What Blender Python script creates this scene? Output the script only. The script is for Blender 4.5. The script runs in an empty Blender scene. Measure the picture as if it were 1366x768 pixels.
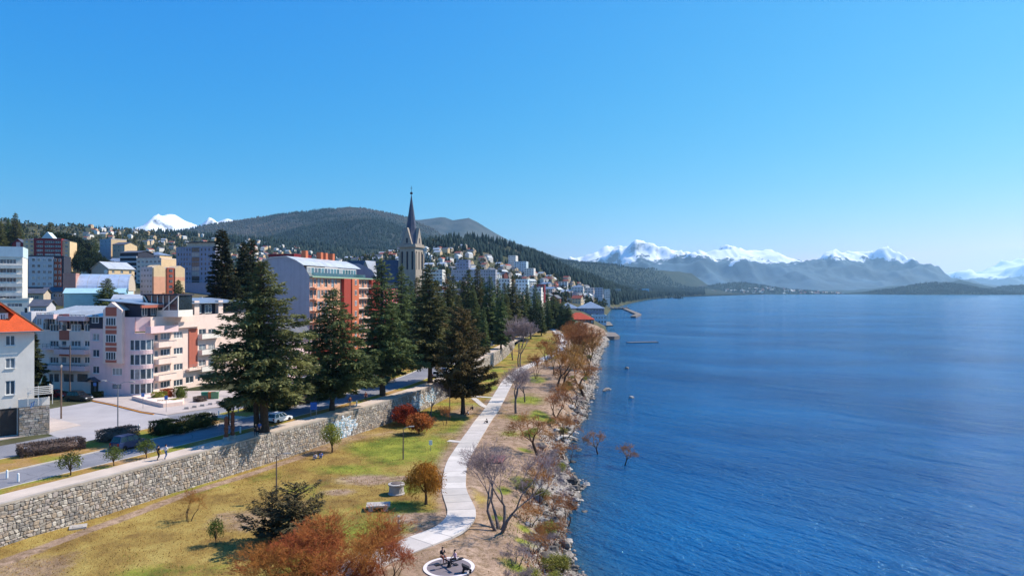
import bpy, math, random
import numpy as np
from mathutils import Vector

SC = bpy.context.scene
COL = SC.collection
R = math.radians
random.seed(7)
RNG = np.random.default_rng(7)

# ------------------------------------------------------------------ camera
CAMZ, HZ, F, CX = 28.5, 387.0, 910.0, 683.0     # metres above the lake; horizon row, focal length in photo pixels
cam = bpy.data.cameras.new('camera')
cam.sensor_width = 36.0
cam.lens = 36.0 * F / 1366.0
cam.clip_start = 0.5
cam.clip_end = 120000.0
camo = bpy.data.objects.new('camera', cam)
COL.objects.link(camo)
camo.location = (0, 0, CAMZ)
camo.rotation_euler = (R(90) + math.atan((HZ - 384.0) / F), 0, 0)
SC.camera = camo

# ------------------------------------------------------------------ sky and sun
SUN_AZ, SUN_EL = R(66), R(47)                    # azimuth clockwise from +Y
world = bpy.data.worlds.new('World')
SC.world = world
world.use_nodes = True
wn, wl = world.node_tree.nodes, world.node_tree.links
bg = wn['Background']
sky = wn.new('ShaderNodeTexSky')
sky.sky_type = 'NISHITA'
sky.sun_disc = False
sky.sun_elevation = SUN_EL
sky.sun_rotation = SUN_AZ
sky.altitude = 600
sky.air_density = 1.0
sky.dust_density = 0.25
sky.ozone_density = 3.0
# photographic grade of the whole sky: per-channel contrast, the same in every direction
sep = wn.new('ShaderNodeSeparateColor'); com = wn.new('ShaderNodeCombineColor')
wl.new(sky.outputs[0], sep.inputs[0])
for ch, (cap, pw, k) in enumerate(((0.42, 2.6, 6.0), (0.56, 0.82, 0.93), (0.75, 0.20, 0.67))):
    prev = sep.outputs[ch]
    for op, val in (('MULTIPLY', 0.06), ('MINIMUM', cap), ('POWER', pw), ('MULTIPLY', k / 0.15)):
        mnode = wn.new('ShaderNodeMath'); mnode.operation = op; mnode.inputs[1].default_value = val
        wl.new(prev, mnode.inputs[0]); prev = mnode.outputs[0]
    wl.new(prev, com.inputs[ch])
wl.new(com.outputs[0], bg.inputs['Color'])
bg.inputs['Strength'].default_value = 0.15

sun = bpy.data.lights.new('sun', 'SUN')
sun.energy = 4.1
sun.angle = R(0.53)
sun.color = (1.0, 0.925, 0.82)
suno = bpy.data.objects.new('sun', sun)
COL.objects.link(suno)
sdir = Vector((math.sin(SUN_AZ) * math.cos(SUN_EL), math.cos(SUN_AZ) * math.cos(SUN_EL), math.sin(SUN_EL)))
suno.location = (0, 0, 300)
suno.rotation_euler = sdir.to_track_quat('Z', 'Y').to_euler()

SC.view_settings.view_transform = 'Standard'
SC.view_settings.look = 'None'
SC.view_settings.exposure = 0.7
SC.view_settings.gamma = 1.0
SC.view_settings.use_curve_mapping = False
SC.cycles.max_bounces = 6
SC.cycles.diffuse_bounces = 3
SC.cycles.glossy_bounces = 3
SC.cycles.transmission_bounces = 3
SC.cycles.transparent_max_bounces = 6
SC.cycles.volume_bounces = 1
SC.cycles.caustics_reflective = False
SC.cycles.caustics_refractive = False
SC.cycles.sample_clamp_indirect = 6.0

# ------------------------------------------------------------------ helpers
def interp(x, xs, ys):
    return np.interp(x, xs, ys)

def smooth(a, b, x):
    t = np.clip((np.asarray(x, float) - a) / (b - a), 0, 1)
    return t * t * (3 - 2 * t)

_perm = np.random.default_rng(3).permutation(4096)
_val = np.random.default_rng(4).random(4096) * 2 - 1
def vnoise(x, y):
    x = np.asarray(x, float); y = np.asarray(y, float)
    xi = np.floor(x).astype(int); yi = np.floor(y).astype(int)
    xf = x - xi; yf = y - yi
    u = xf * xf * (3 - 2 * xf); v = yf * yf * (3 - 2 * yf)
    def h(a, b): return _val[_perm[(a + _perm[b & 4095]) & 4095]]
    return (h(xi, yi) * (1 - u) + h(xi + 1, yi) * u) * (1 - v) + (h(xi, yi + 1) * (1 - u) + h(xi + 1, yi + 1) * u) * v
def fbm(x, y, o=5, gain=0.5, ridged=False):
    s = 0.0; a = 1.0; f = 1.0; n = 0.0
    for i in range(o):
        w = vnoise(np.asarray(x) * f + 17.3 * i, np.asarray(y) * f - 9.1 * i)
        if ridged: w = 1 - 2 * np.abs(w)
        s = s + a * w; n += a; a *= gain; f *= 2.03
    return s / n

class MB:
    """collects polygons with material slots, then links them as one mesh object"""
    def __init__(self): self.v = []; self.f = []; self.m = []
    def face(self, pts, mi=0):
        n = len(self.v); self.v.extend([tuple(p) for p in pts]); self.f.append(tuple(range(n, n + len(pts)))); self.m.append(mi)
    def box(self, c, s, rz=0, mi=0, taper=1.0):
        cx, cy, cz = c; sx, sy, sz = s[0] / 2, s[1] / 2, s[2] / 2
        ca, sa = math.cos(rz), math.sin(rz)
        n = len(self.v)
        for z, k in ((-sz, 1.0), (sz, taper)):
            for x, y in ((-sx, -sy), (sx, -sy), (sx, sy), (-sx, sy)):
                x *= k; y *= k
                self.v.append((cx + x * ca - y * sa, cy + x * sa + y * ca, cz + z))
        for q in ((0, 3, 2, 1), (4, 5, 6, 7), (0, 1, 5, 4), (1, 2, 6, 5), (2, 3, 7, 6), (3, 0, 4, 7)):
            self.f.append(tuple(n + i for i in q)); self.m.append(mi)
    def prism(self, poly, z0, z1, mi=0, mtop=None, bottom=True):
        """vertical prism over a 2-d polygon (counter-clockwise)"""
        a = sum(poly[i][0] * poly[(i + 1) % len(poly)][1] - poly[(i + 1) % len(poly)][0] * poly[i][1] for i in range(len(poly)))
        if a < 0: poly = poly[::-1]
        n = len(self.v); k = len(poly)
        self.v.extend([(p[0], p[1], z0) for p in poly]); self.v.extend([(p[0], p[1], z1) for p in poly])
        for i in range(k):
            j = (i + 1) % k
            self.f.append((n + i, n + j, n + k + j, n + k + i)); self.m.append(mi)
        self.f.append(tuple(range(n + k, n + 2 * k))); self.m.append(mi if mtop is None else mtop)
        if bottom: self.f.append(tuple(range(n + k - 1, n - 1, -1))); self.m.append(mi)
    def hexa(self, b, t, mi=0, mtop=None):
        """solid from four bottom and four top points"""
        n = len(self.v); self.v.extend([tuple(p) for p in list(b) + list(t)])
        for i, q in enumerate(((3, 2, 1, 0), (4, 5, 6, 7), (0, 1, 5, 4), (1, 2, 6, 5), (2, 3, 7, 6), (3, 0, 4, 7))):
            self.f.append(tuple(n + j for j in q)); self.m.append(mtop if (mtop is not None and i == 1) else mi)
    def tube(self, pts, rad, n=6, mi=0, caps=True):
        pts = [Vector(p) for p in pts]
        base = len(self.v); k = len(pts)
        for i, p in enumerate(pts):
            d = (pts[min(i + 1, k - 1)] - pts[max(i - 1, 0)])
            if d.length < 1e-9: d = Vector((0, 0, 1))
            d.normalize()
            a = Vector((0, 0, 1)) if abs(d.z) < 0.9 else Vector((1, 0, 0))
            u = d.cross(a).normalized(); w = d.cross(u)
            r = rad[i] if hasattr(rad, '__len__') else rad
            for j in range(n):
                t = 2 * math.pi * j / n
                q = p + u * (r * math.cos(t)) + w * (r * math.sin(t))
                self.v.append((q.x, q.y, q.z))
        for i in range(k - 1):
            for j in range(n):
                a = base + i * n + j; b = base + i * n + (j + 1) % n
                self.f.append((a, b, b + n, a + n)); self.m.append(mi)
        if caps:
            self.f.append(tuple(base + j for j in range(n))[::-1]); self.m.append(mi)
            self.f.append(tuple(base + (k - 1) * n + j for j in range(n))); self.m.append(mi)
    def lathe(self, prof, c=(0, 0, 0), n=12, mi=0):
        base = len(self.v)
        for r, z in prof:
            for j in range(n):
                t = 2 * math.pi * j / n
                self.v.append((c[0] + r * math.cos(t), c[1] + r * math.sin(t), c[2] + z))
        for i in range(len(prof) - 1):
            for j in range(n):
                a = base + i * n + j; b = base + i * n + (j + 1) % n
                self.f.append((a, b, b + n, a + n)); self.m.append(mi)
        self.f.append(tuple(base + j for j in range(n))[::-1]); self.m.append(mi)
        self.f.append(tuple(base + (len(prof) - 1) * n + j for j in range(n))); self.m.append(mi)
    def ball(self, c, r, nu=10, nv=7, mi=0, jit=0.0, rnd=random):
        base = len(self.v)
        rx, ry, rz = r if hasattr(r, '__len__') else (r, r, r)
        for i in range(nv + 1):
            ph = math.pi * i / nv
            for j in range(nu):
                t = 2 * math.pi * j / nu
                k = 1 + (rnd.uniform(-jit, jit) if jit and 0 < i < nv else 0)
                self.v.append((c[0] + rx * k * math.sin(ph) * math.cos(t), c[1] + ry * k * math.sin(ph) * math.sin(t), c[2] + rz * k * math.cos(ph)))
        for i in range(nv):
            for j in range(nu):
                a = base + i * nu + j; b = base + i * nu + (j + 1) % nu
                self.f.append((a, a + nu, b + nu, b)); self.m.append(mi)
    def mesh(self, name, mats, off=(0, 0, 0), smooth=False):
        me = bpy.data.meshes.new(name)
        ox, oy, oz = off
        me.from_pydata([(x - ox, y - oy, z - oz) for x, y, z in self.v], [], self.f)
        for m in (mats if isinstance(mats, (list, tuple)) else [mats]): me.materials.append(m)
        if any(self.m): me.polygons.foreach_set('material_index', self.m)
        if smooth: me.polygons.foreach_set('use_smooth', [True] * len(self.f))
        me.update()
        return me

def np_mesh(name, verts, faces, mats, smooth=False, mi=None):
    """fast mesh from numpy arrays, faces all with the same corner count"""
    verts = np.asarray(verts, dtype=np.float32); faces = np.asarray(faces, dtype=np.int32)
    me = bpy.data.meshes.new(name)
    nf, k = faces.shape
    me.vertices.add(len(verts)); me.vertices.foreach_set('co', verts.ravel())
    me.loops.add(nf * k); me.loops.foreach_set('vertex_index', faces.ravel())
    me.polygons.add(nf); me.polygons.foreach_set('loop_start', np.arange(0, nf * k, k, dtype=np.int32))
    try: me.polygons.foreach_set('loop_total', np.full(nf, k, dtype=np.int32))
    except Exception: pass
    for m in (mats if isinstance(mats, (list, tuple)) else [mats]): me.materials.append(m)
    if mi is not None: me.polygons.foreach_set('material_index', np.asarray(mi, dtype=np.int32))
    if smooth: me.polygons.foreach_set('use_smooth', np.ones(nf, dtype=bool))
    me.update(calc_edges=True)
    me.validate()
    return me

def link(name, me, parent=None, loc=(0, 0, 0), rz=0.0, scale=None):
    o = bpy.data.objects.new(name, me)
    COL.objects.link(o)
    o.location = loc; o.rotation_euler = (0, 0, rz)
    if scale is not None: o.scale = scale if hasattr(scale, '__len__') else (scale,) * 3
    if parent is not None: o.parent = parent
    return o
def tag(o, label=None, cat=None, group=None, kind=None):
    if label: o['label'] = label
    if cat: o['category'] = cat
    if group: o['group'] = group
    if kind: o['kind'] = kind
    return o
def thing(name, label, cat, loc=(0, 0, 0), group=None, rz=0.0):
    return tag(link(name, None, None, loc, rz), label, cat, group)
def part(parent, name, mb, mats, smooth=False, label=None):
    """mesh given in world coordinates, hung under an unrotated thing"""
    L = parent.location if parent.parent is None else parent.parent.location + parent.location
    o = link(name, mb.mesh(name, mats, tuple(L), smooth), parent)
    if label: o['label'] = label
    return o
def struct(name, me):
    return tag(link(name, me), kind='structure')
def copy_tree(o, parent=None):
    c = o.copy(); COL.objects.link(c); c.parent = parent
    for ch in o.children: copy_tree(ch, c)
    return c

# ------------------------------------------------------------------ materials
def srgb(r, g, b):
    return tuple(((c / 255) / 12.92 if c / 255 <= 0.04045 else (((c / 255) + 0.055) / 1.055) ** 2.4) for c in (r, g, b))
class NT:
    def __init__(self, m):
        self.t = m.node_tree; self.n = self.t.nodes; self.l = self.t.links
        self.bsdf = self.n.get('Principled BSDF')
    def new(self, t, **kw):
        x = self.n.new(t)
        for k, v in kw.items():
            if k in x.inputs: x.inputs[k].default_value = v
            else: setattr(x, k, v)
        return x
    def link(self, a, b): self.l.new(a, b)
    def noise(self, scale, detail=4.0, vec=None, rough=0.55):
        x = self.new('ShaderNodeTexNoise', Scale=scale, Detail=detail, Roughness=rough)
        if vec is not None: self.link(vec, x.inputs['Vector'])
        return x.outputs['Fac']
    def ramp(self, fac, stops):
        x = self.n.new('ShaderNodeValToRGB')
        el = x.color_ramp.elements
        while len(el) < len(stops): el.new(0.5)
        for e, (p, c) in zip(el, stops):
            e.position = p; e.color = (*c, 1) if hasattr(c, '__len__') else (c, c, c, 1)
        self.link(fac, x.inputs['Fac'])
        return x.outputs['Color']
    def mix(self, fac, a, b, mode='MIX'):
        x = self.n.new('ShaderNodeMix'); x.data_type = 'RGBA'; x.blend_type = mode
        for s, v in ((x.inputs['Factor'], fac), (x.inputs['A'], a), (x.inputs['B'], b)):
            if hasattr(v, 'is_output'): self.link(v, s)
            elif s.type == 'RGBA': s.default_value = (*v, 1) if hasattr(v, '__len__') else (v, v, v, 1)
            else: s.default_value = v
        return x.outputs['Result']
    def math(self, op, a, b=None, c=None, clamp=False):
        x = self.n.new('ShaderNodeMath'); x.operation = op; x.use_clamp = clamp
        for i, v in enumerate((a, b, c)):
            if v is None: continue
            if hasattr(v, 'is_output'): self.link(v, x.inputs[i])
            else: x.inputs[i].default_value = v
        return x.outputs[0]
    def bump(self, h, strength=0.3, dist=0.1):
        x = self.new('ShaderNodeBump', Strength=strength, Distance=dist)
        self.link(h, x.inputs['Height']); self.link(x.outputs[0], self.bsdf.inputs['Normal'])
        return x
    def pos(self, sx=1, sy=1, sz=1):
        g = self.n.new('ShaderNodeNewGeometry')
        if (sx, sy, sz) == (1, 1, 1): return g.outputs['Position']
        v = self.n.new('ShaderNodeVectorMath'); v.operation = 'MULTIPLY'
        self.link(g.outputs['Position'], v.inputs[0]); v.inputs[1].default_value = (sx, sy, sz)
        return v.outputs[0]
    def attr(self, name):
        a = self.n.new('ShaderNodeAttribute'); a.attribute_name = name
        return a
    def rnd(self): return self.n.new('ShaderNodeObjectInfo').outputs['Random']
_M = {}
def newmat(name, rough=0.8, spec=0.3, metal=0.0):
    m = bpy.data.materials.new(name); m.use_nodes = True
    t = NT(m)
    t.bsdf.inputs['Roughness'].default_value = rough
    t.bsdf.inputs['Specular IOR Level'].default_value = spec
    t.bsdf.inputs['Metallic'].default_value = metal
    return m, t
def mat(name, c, var=0.12, scale=0.8, rough=0.85, spec=0.25, metal=0.0, bump=0.0, bscale=6.0, rand=0.0, streak=0.0):
    """procedural surface: base colour broken up by noise, optional weather streaks and a per-object shift"""
    if name in _M: return _M[name]
    m, t = newmat(name, rough, spec, metal)
    f = t.noise(scale, 6, t.pos())
    a = tuple(x * (1 - var) for x in c); b = tuple(min(1, x * (1 + var)) for x in c)
    col = t.ramp(f, [(0.3, a), (0.7, b)])
    if streak:
        g = t.noise(1.0, 5, t.pos(1.3, 1.3, 0.09))
        col = t.mix(t.math('MULTIPLY', t.ramp(g, [(0.48, 0.0), (0.75, 1.0)]), streak), col, tuple(x * 0.5 for x in c))
    if rand:
        hsn = t.n.new('ShaderNodeHueSaturation')
        t.link(t.math('MULTIPLY_ADD', t.rnd(), 2 * rand, 1 - rand), hsn.inputs['Value'])
        t.link(col, hsn.inputs['Color']); col = hsn.outputs[0]
    t.link(col, t.bsdf.inputs['Base Color'])
    if bump: t.bump(t.noise(bscale, 5, t.pos()), bump, 0.05)
    _M[name] = m
    return m
def leafmat(name, dark, light, scale=0.35, rand=0.25, trans=0.0, rough=0.75):
    if name in _M: return _M[name]
    m, t = newmat(name, rough, 0.15)
    tc = t.n.new('ShaderNodeTexCoord')
    f = t.noise(scale, 3, tc.outputs['Object'])
    f2 = t.noise(scale * 9, 2, tc.outputs['Object'])
    ff = t.math('ADD', t.math('MULTIPLY', f, 0.65), t.math('MULTIPLY', f2, 0.35))
    col = t.ramp(ff, [(0.36, dark), (0.66, light)])
    hsn = t.n.new('ShaderNodeHueSaturation')
    t.link(t.math('MULTIPLY_ADD', t.rnd(), 2 * rand, 1 - rand), hsn.inputs['Value'])
    t.link(t.math('MULTIPLY_ADD', t.rnd(), 0.03, 0.485), hsn.inputs['Hue'])
    t.link(col, hsn.inputs['Color'])
    t.link(hsn.outputs[0], t.bsdf.inputs['Base Color'])
    if trans:
        tr = t.n.new('ShaderNodeBsdfTranslucent'); t.link(hsn.outputs[0], tr.inputs['Color'])
        mx = t.n.new('ShaderNodeMixShader'); mx.inputs[0].default_value = trans
        out = t.n['Material Output']
        t.link(t.bsdf.outputs[0], mx.inputs[1]); t.link(tr.outputs[0], mx.inputs[2]); t.link(mx.outputs[0], out.inputs['Surface'])
    _M[name] = m
    return m

# ------------------------------------------------------------------ the lie of the land
TOWNZ = 8.5
def unproj(px, py, z):
    Y = (CAMZ - z) * F / (py - HZ)
    return ((px - CX) / F * Y, Y)
# outer top edge of the promenade wall and the lake shore, both as X over Y
_w = [unproj(px, py, TOWNZ + 0.12) for px, py in ((-60, 687), (0, 668.5), (85, 651), (169, 630), (254, 606), (340, 583), (409, 565), (480, 545.5), (550, 524.6), (600, 507), (652, 474), (692, 453))]
WALL_Y = np.array([20.0] + [p[1] for p in _w] + [420.0, 600.0])
_sl0 = (_w[1][0] - _w[0][0]) / (_w[1][1] - _w[0][1])
WALL_X = np.array([_w[0][0] + (20 - _w[0][1]) * 0.40] + [p[0] for p in _w] + [30.0, 55.0])
_cw = np.polyfit(WALL_Y, WALL_X, 5)
_cy = np.linspace(20, 600, 300)
_k = np.exp(-0.5 * (np.arange(-12, 13) / 6.0) ** 2); _k /= _k.sum()
_cx = np.convolve(np.pad(np.interp(_cy, WALL_Y, WALL_X), 12, mode='reflect', reflect_type='odd'), _k, 'valid')
def Xw(Y): return np.interp(Y, _cy, _cx)
SHORE = [(20, 4.5), (50, 6.0), (62, 6.4), (68, 6.9), (78, 6.6), (85.6, 7.0), (94, 8.8), (102, 9.8), (112, 9.0), (122, 9.6), (135, 12.5), (152, 16), (170, 19.0), (200, 24), (240, 30), (279, 36), (320, 43), (346, 48), (420, 60), (489, 68), (600, 82), (800, 112), (1037, 152), (1500, 262), (2000, 398), (2357, 510), (3000, 780), (4000, 1330), (5000, 1950), (5763, 2387)]
_sy = np.array([s[0] for s in SHORE], float); _sx = np.array([s[1] for s in SHORE], float)
def Xs(Y):
    Y = np.asarray(Y, float)
    return np.interp(Y, _sy, _sx) + 0.9 * vnoise(Y * 0.11, 3.3) + 0.5 * vnoise(Y * 0.37, 8.3)
def Zlow(X, Y):
    X = np.asarray(X, float); Y = np.asarray(Y, float)
    xw, xs = Xw(Y), Xs(Y)
    t = (X - xw) / (xs - xw)
    z = np.interp(t, [-0.1, 0, 0.12, 0.5, 0.74, 0.86, 0.93, 1.0, 1.1, 1.35], [4.75, 4.7, 4.5, 4.25, 4.0, 3.1, 1.35, 0.0, -0.9, -2.2])
    z = z + (0.16 * vnoise(X * 0.11, Y * 0.11) + 0.05 * vnoise(X * 0.5, Y * 0.5)) * np.clip((1.02 - t) * 6, 0, 1)
    fl = np.exp(-(((X + 5.55) ** 2 + (Y - 60.0) ** 2) / 11.0) ** 2)      # levelled playground
    z = z * (1 - fl) + 4.0 * fl
    up = smooth(225, 300, Y) * np.clip((1 - t) * 2.2, 0, 1)
    return z * (1 - up) + up * np.minimum(TOWNZ - 0.05, z + 4.2)
_ry = np.array([0, 300, 420, 600, 1037, 1500, 2357, 4000, 6000.]); _rx = np.array([0, 0, 0, 55, 90, 190, 410, 1180, 2300.])
def Xref(Y):
    Y = np.asarray(Y, float)
    return np.where(Y < 420, Xw(Y), np.interp(Y, [420, 600, 1037, 1500, 2357, 4000, 6000], [30, 50, 90, 190, 410, 1180, 2300]))
def Zup(X, Y):
    X = np.asarray(X, float); Y = np.asarray(Y, float)
    d = Xref(Y) - X
    e = np.maximum(0, d - 48)
    z = TOWNZ + 0.105 * e * smooth(0, 60, e) + 0.03 * np.maximum(0, d - 500) + 0.045 * np.maximum(0, Y - 1100) * smooth(450, 1000, d)
    z = z - 0.05 * np.clip(d - 48, 0, 700) * smooth(1500, 2400, Y) * (1 - smooth(500, 1000, d))
    z = np.minimum(z, 175 + 0.1 * (z - 175))
    # the wooded hill above the town centre
    gx = X + 75 - 0.10 * (Y - 1500)
    bump = smooth(330, 620, Y) * 100 * np.exp(-0.5 * (gx / np.where(gx > 0, 190, 135)) ** 2) * np.exp(-0.5 * ((Y - 1530) / np.where(Y < 1530, 400, 500)) ** 2)
    bump = bump * (1 + 0.10 * vnoise(X / 60, Y / 60))
    z = z + bump + smooth(60, 300, d) * (3.5 * vnoise(X / 90, Y / 90) + 1.2 * vnoise(X / 30, Y / 30))
    # gentle land along the far shore
    z = z + smooth(2200, 3200, Y) * smooth(40, 500, Xs(Y) - X) * (9 + 8 * vnoise(X / 300, Y / 300))
    ds = Xs(Y) - X
    zz = np.minimum(z, np.where(Y > 405, np.maximum(-4, ds * 0.55 - 0.3), 1e9))
    return np.where(Y > 405, zz, z)
def lowpt(px, py, dz=0.0):
    """point of the lakeside park seen at a photo position"""
    z = 4.2
    for _ in range(12):
        X, Y = unproj(px, py, z + dz)
        z = 0.5 * z + 0.5 * float(Zlow(X, Y))
    X, Y = unproj(px, py, z + dz)
    return Vector((X, Y, float(Zlow(X, Y))))
def uppt(px, py, z=TOWNZ):
    X, Y = unproj(px, py, z)
    return Vector((X, Y, z))
def atY(px, Y, z=None):
    X = (px - CX) / F * Y
    return Vector((X, Y, float(Zup(X, Y)) if z is None else z))
def zat(py, Y): return CAMZ - (py - HZ) / F * Y

# ================================================================== LARGE STRUCTURE
def grid_mesh(name, XX, YY, ZZ, mats, smooth=True, attrs=None):
    r, c = XX.shape
    v = np.stack([XX, YY, ZZ], -1).reshape(-1, 3)
    i = np.arange(r * c).reshape(r, c)
    f = np.stack([i[:-1, :-1], i[:-1, 1:], i[1:, 1:], i[1:, :-1]], -1).reshape(-1, 4)
    me = np_mesh(name, v, f, mats, smooth)
    for k, a in (attrs or {}).items():
        at = me.attributes.new(k, 'FLOAT', 'POINT')
        at.data.foreach_set('value', np.asarray(a, dtype=np.float32).ravel())
    return me
def rows(a, b, first, growth):
    y = [a]; s = first
    while y[-1] < b:
        y.append(y[-1] + s); s *= growth
    return np.array(y)

# ---- town ground and foothills
m_town, t = newmat('town_ground', 0.95, 0.1)
n1 = t.noise(0.02, 6, t.pos()); n2 = t.noise(0.25, 5, t.pos())
c1 = t.ramp(n1, [(0.35, srgb(108, 100, 84)), (0.5, srgb(88, 86, 62)), (0.66, srgb(62, 70, 46))])
c2 = t.ramp(n2, [(0.3, 0.55), (0.75, 1.25)])
spz = t.n.new('ShaderNodeSeparateXYZ'); t.link(t.pos(), spz.inputs[0])
c1 = t.mix(t.math('MULTIPLY_ADD', spz.outputs['Y'], 1 / 700.0, -1.6, True), c1, t.ramp(n1, [(0.35, srgb(34, 46, 38)), (0.7, srgb(62, 68, 50))]))
t.link(t.mix(1.0, c1, c2, 'MULTIPLY'), t.bsdf.inputs['Base Color'])
t.bump(t.noise(0.15, 6, t.pos()), 0.6, 1.2)
YY = np.concatenate([rows(20, 403, 2.5, 1.012), [404.5, 406.5], rows(410, 6200, 7, 1.02)])
tc = np.concatenate([[0, 0.0008, 0.003], np.linspace(0.006, 1, 110) ** 1.25])
right = np.where(YY < 405, Xw(YY) - 0.45, Xs(YY) + 9)
width = 1.5 * YY + 260
XX = right[:, None] - tc[None, :] * width[:, None]
Yg = np.repeat(YY[:, None], len(tc), 1)
struct('ground', grid_mesh('ground', XX, Yg, Zup(XX, Yg), m_town))

# ---- lake
m_lake, t = newmat('lake_water', 0.1, 0.5)
t.bsdf.inputs['IOR'].default_value = 1.31
t.bsdf.inputs['Specular Tint'].default_value = (0.22, 0.80, 1.0, 1)
sh = t.attr('shallow').outputs['Fac']
g = t.n.new('ShaderNodeNewGeometry')
mp = t.n.new('ShaderNodeMapping'); mp.inputs['Rotation'].default_value = (0, 0, R(47))
t.link(g.outputs['Position'], mp.inputs['Vector'])
def wv(sx, sy, det, ro=0.5):
    q = t.n.new('ShaderNodeVectorMath'); q.operation = 'MULTIPLY'; q.inputs[1].default_value = (sx, sy, 1)
    t.link(mp.outputs[0], q.inputs[0])
    return t.noise(1.0, det, q.outputs[0], ro)
swell = wv(0.07, 0.22, 3.0); chop = wv(0.42, 1.1, 4.0, 0.62); rip = wv(1.6, 2.6, 3.0, 0.6)
h = t.math('ADD', t.math('MULTIPLY', swell, 1.5), t.math('ADD', t.math('MULTIPLY', chop, 0.95), t.math('MULTIPLY', rip, 0.28)))
wind = t.ramp(wv(0.006, 0.02, 5.0, 0.6), [(0.3, 0.35), (0.7, 1.5)])
h = t.math('MULTIPLY', h, wind)
t.bump(h, 1.0, 1.0)
big = t.noise(0.008, 4, t.pos(1, 2.2, 1))
deep = t.mix(t.ramp(big, [(0.35, 0.0), (0.7, 1.0)]), srgb(0, 64, 116), srgb(0, 98, 154))
shc = t.mix(t.noise(0.6, 4, t.pos()), srgb(24, 66, 96), srgb(58, 84, 88))
t.link(t.mix(sh, deep, shc), t.bsdf.inputs['Base Color'])
YL = np.concatenate([rows(15, 420, 3.0, 1.0), rows(425, 19000, 12, 1.055)])
cl = np.array([-60, -14, -6, -3, -1, 0, 1, 2, 3, 4.5, 6.5, 9, 12, 17, 25, 40, 70, 140, 300, 700, 1600, 4000, 9000, 20000.])
XL = Xs(YL)[:, None] + cl[None, :]
YLg = np.repeat(YL[:, None], len(cl), 1)
shal = np.repeat(np.interp(cl, [-3, 0, 2, 6, 14], [1, 0.9, 0.6, 0.25, 0])[None, :], len(YL), 0)
struct('lake', grid_mesh('lake', XL, YLg, XL * 0, m_lake, attrs={'shallow': shal}))

# ---- lakeside park
PATH = [lowpt(px, py) for px, py in ((415, 785), (458, 767), (492, 750), (526, 735), (570, 719), (598, 707), (613, 695), (616, 683), (611, 668), (606, 654), (606, 640), (610, 618), (622, 596), (640, 568), (658, 543), (670, 522), (678, 508), (694, 494), (718, 483), (742, 470), (751, 459), (750, 450), (742, 442), (735, 436))]
def dense(pts, step):
    """Catmull-Rom resampling of a polyline in x, y"""
    P = [np.array((p[0], p[1])) for p in pts]
    P = [2 * P[0] - P[1]] + P + [2 * P[-1] - P[-2]]
    out = []
    for i in range(1, len(P) - 2):
        a, b, c, d = P[i - 1:i + 3]
        n = max(2, int(np.linalg.norm(c - b) / step))
        for k in range(n):
            u = k / n
            out.append(0.5 * ((2 * b) + (c - a) * u + (2 * a - 5 * b + 4 * c - d) * u * u + (3 * b - a - 3 * c + d) * u ** 3))
    out.append(P[-2])
    return np.array(out)
pathc = dense(PATH, 1.2)
TRAIL = dense([lowpt(px, py) for px, py in ((-60, 772), (-30, 762), (0, 751), (60, 729), (120, 706), (190, 681), (260, 655), (330, 633), (390, 613), (430, 598))], 0.5)
def dist_to(P, XX, YY):
    d = np.full(XX.shape, 1e9)
    for p in P: d = np.minimum(d, (XX - p[0]) ** 2 + (YY - p[1]) ** 2)
    return np.sqrt(d)
YP = rows(26, 424, 0.55, 1.0065)
tp = np.concatenate([np.linspace(-0.012, 1.0, 110), [1.03, 1.07, 1.12, 1.2, 1.35]])
XP = Xw(YP)[:, None] + tp[None, :] * (Xs(YP) - Xw(YP))[:, None]
YPg = np.repeat(YP[:, None], len(tp), 1)
ZP = Zlow(XP, YPg)
dp = dist_to(pathc, XP, YPg); dtr = dist_to(TRAIL, XP, YPg)
nz = fbm(XP * 0.16, YPg * 0.16, 4)
side = np.interp(YPg, pathc[:, 1], pathc[:, 0])            # path position for each row (monotone enough)
tt = np.repeat(tp[None, :], len(YP), 0)
dirt = np.clip(1.25 - (dp - 1.2) / (2.2 + 1.3 * nz), 0, 1) * 0.85
dirt = np.maximum(dirt, np.clip((XP - side) * 0.35 + nz * 1.6 - .1, 0, 1) * (tt > 0.3))
dirt = np.maximum(dirt, 1.7 * np.clip(1.45 - dtr / 0.6, 0, 1))
def blob(px, py, rx, ry=None, nzs=0.5):
    p = lowpt(px, py); ry = ry or rx
    return np.clip(1.15 - np.sqrt(((XP - p.x) / rx) ** 2 + ((YPg - p.y) / ry) ** 2) + nzs * nz, 0, 1)
for b in ((570, 690, 5, 2.2), (620, 548, 4.5, 8), (490, 640, 5.5, 4), (540, 637, 2.5, 2), (530, 760, 6, 4), (640, 740, 9, 5), (590, 700, 4, 3), (455, 655, 3, 2)):
    dirt = np.maximum(dirt, blob(*b))
tan_ = fbm(XP * 0.07 + 9, YPg * 0.07, 4)
dirt = np.maximum(dirt, np.clip(tan_ * 1.9 - 0.25, 0, 0.62) * (XP < side - 3))
green = np.clip(-0.06 + 1.15 * nz - .5 * tan_ + 0.34 * np.clip((XP + 32) / 14, 0, 1), 0, 1)
for b in ((490, 598, 6, 6), (530, 590, 5, 10), (545, 652, 4, 3.5), (535, 672, 4.5, 2.2), (455, 625, 6, 3.5), (650, 517, 4, 9), (652, 530, 2.5, 4)):
    green = np.maximum(green, blob(*b)); dirt *= 1 - 0.8 * blob(*b)
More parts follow.
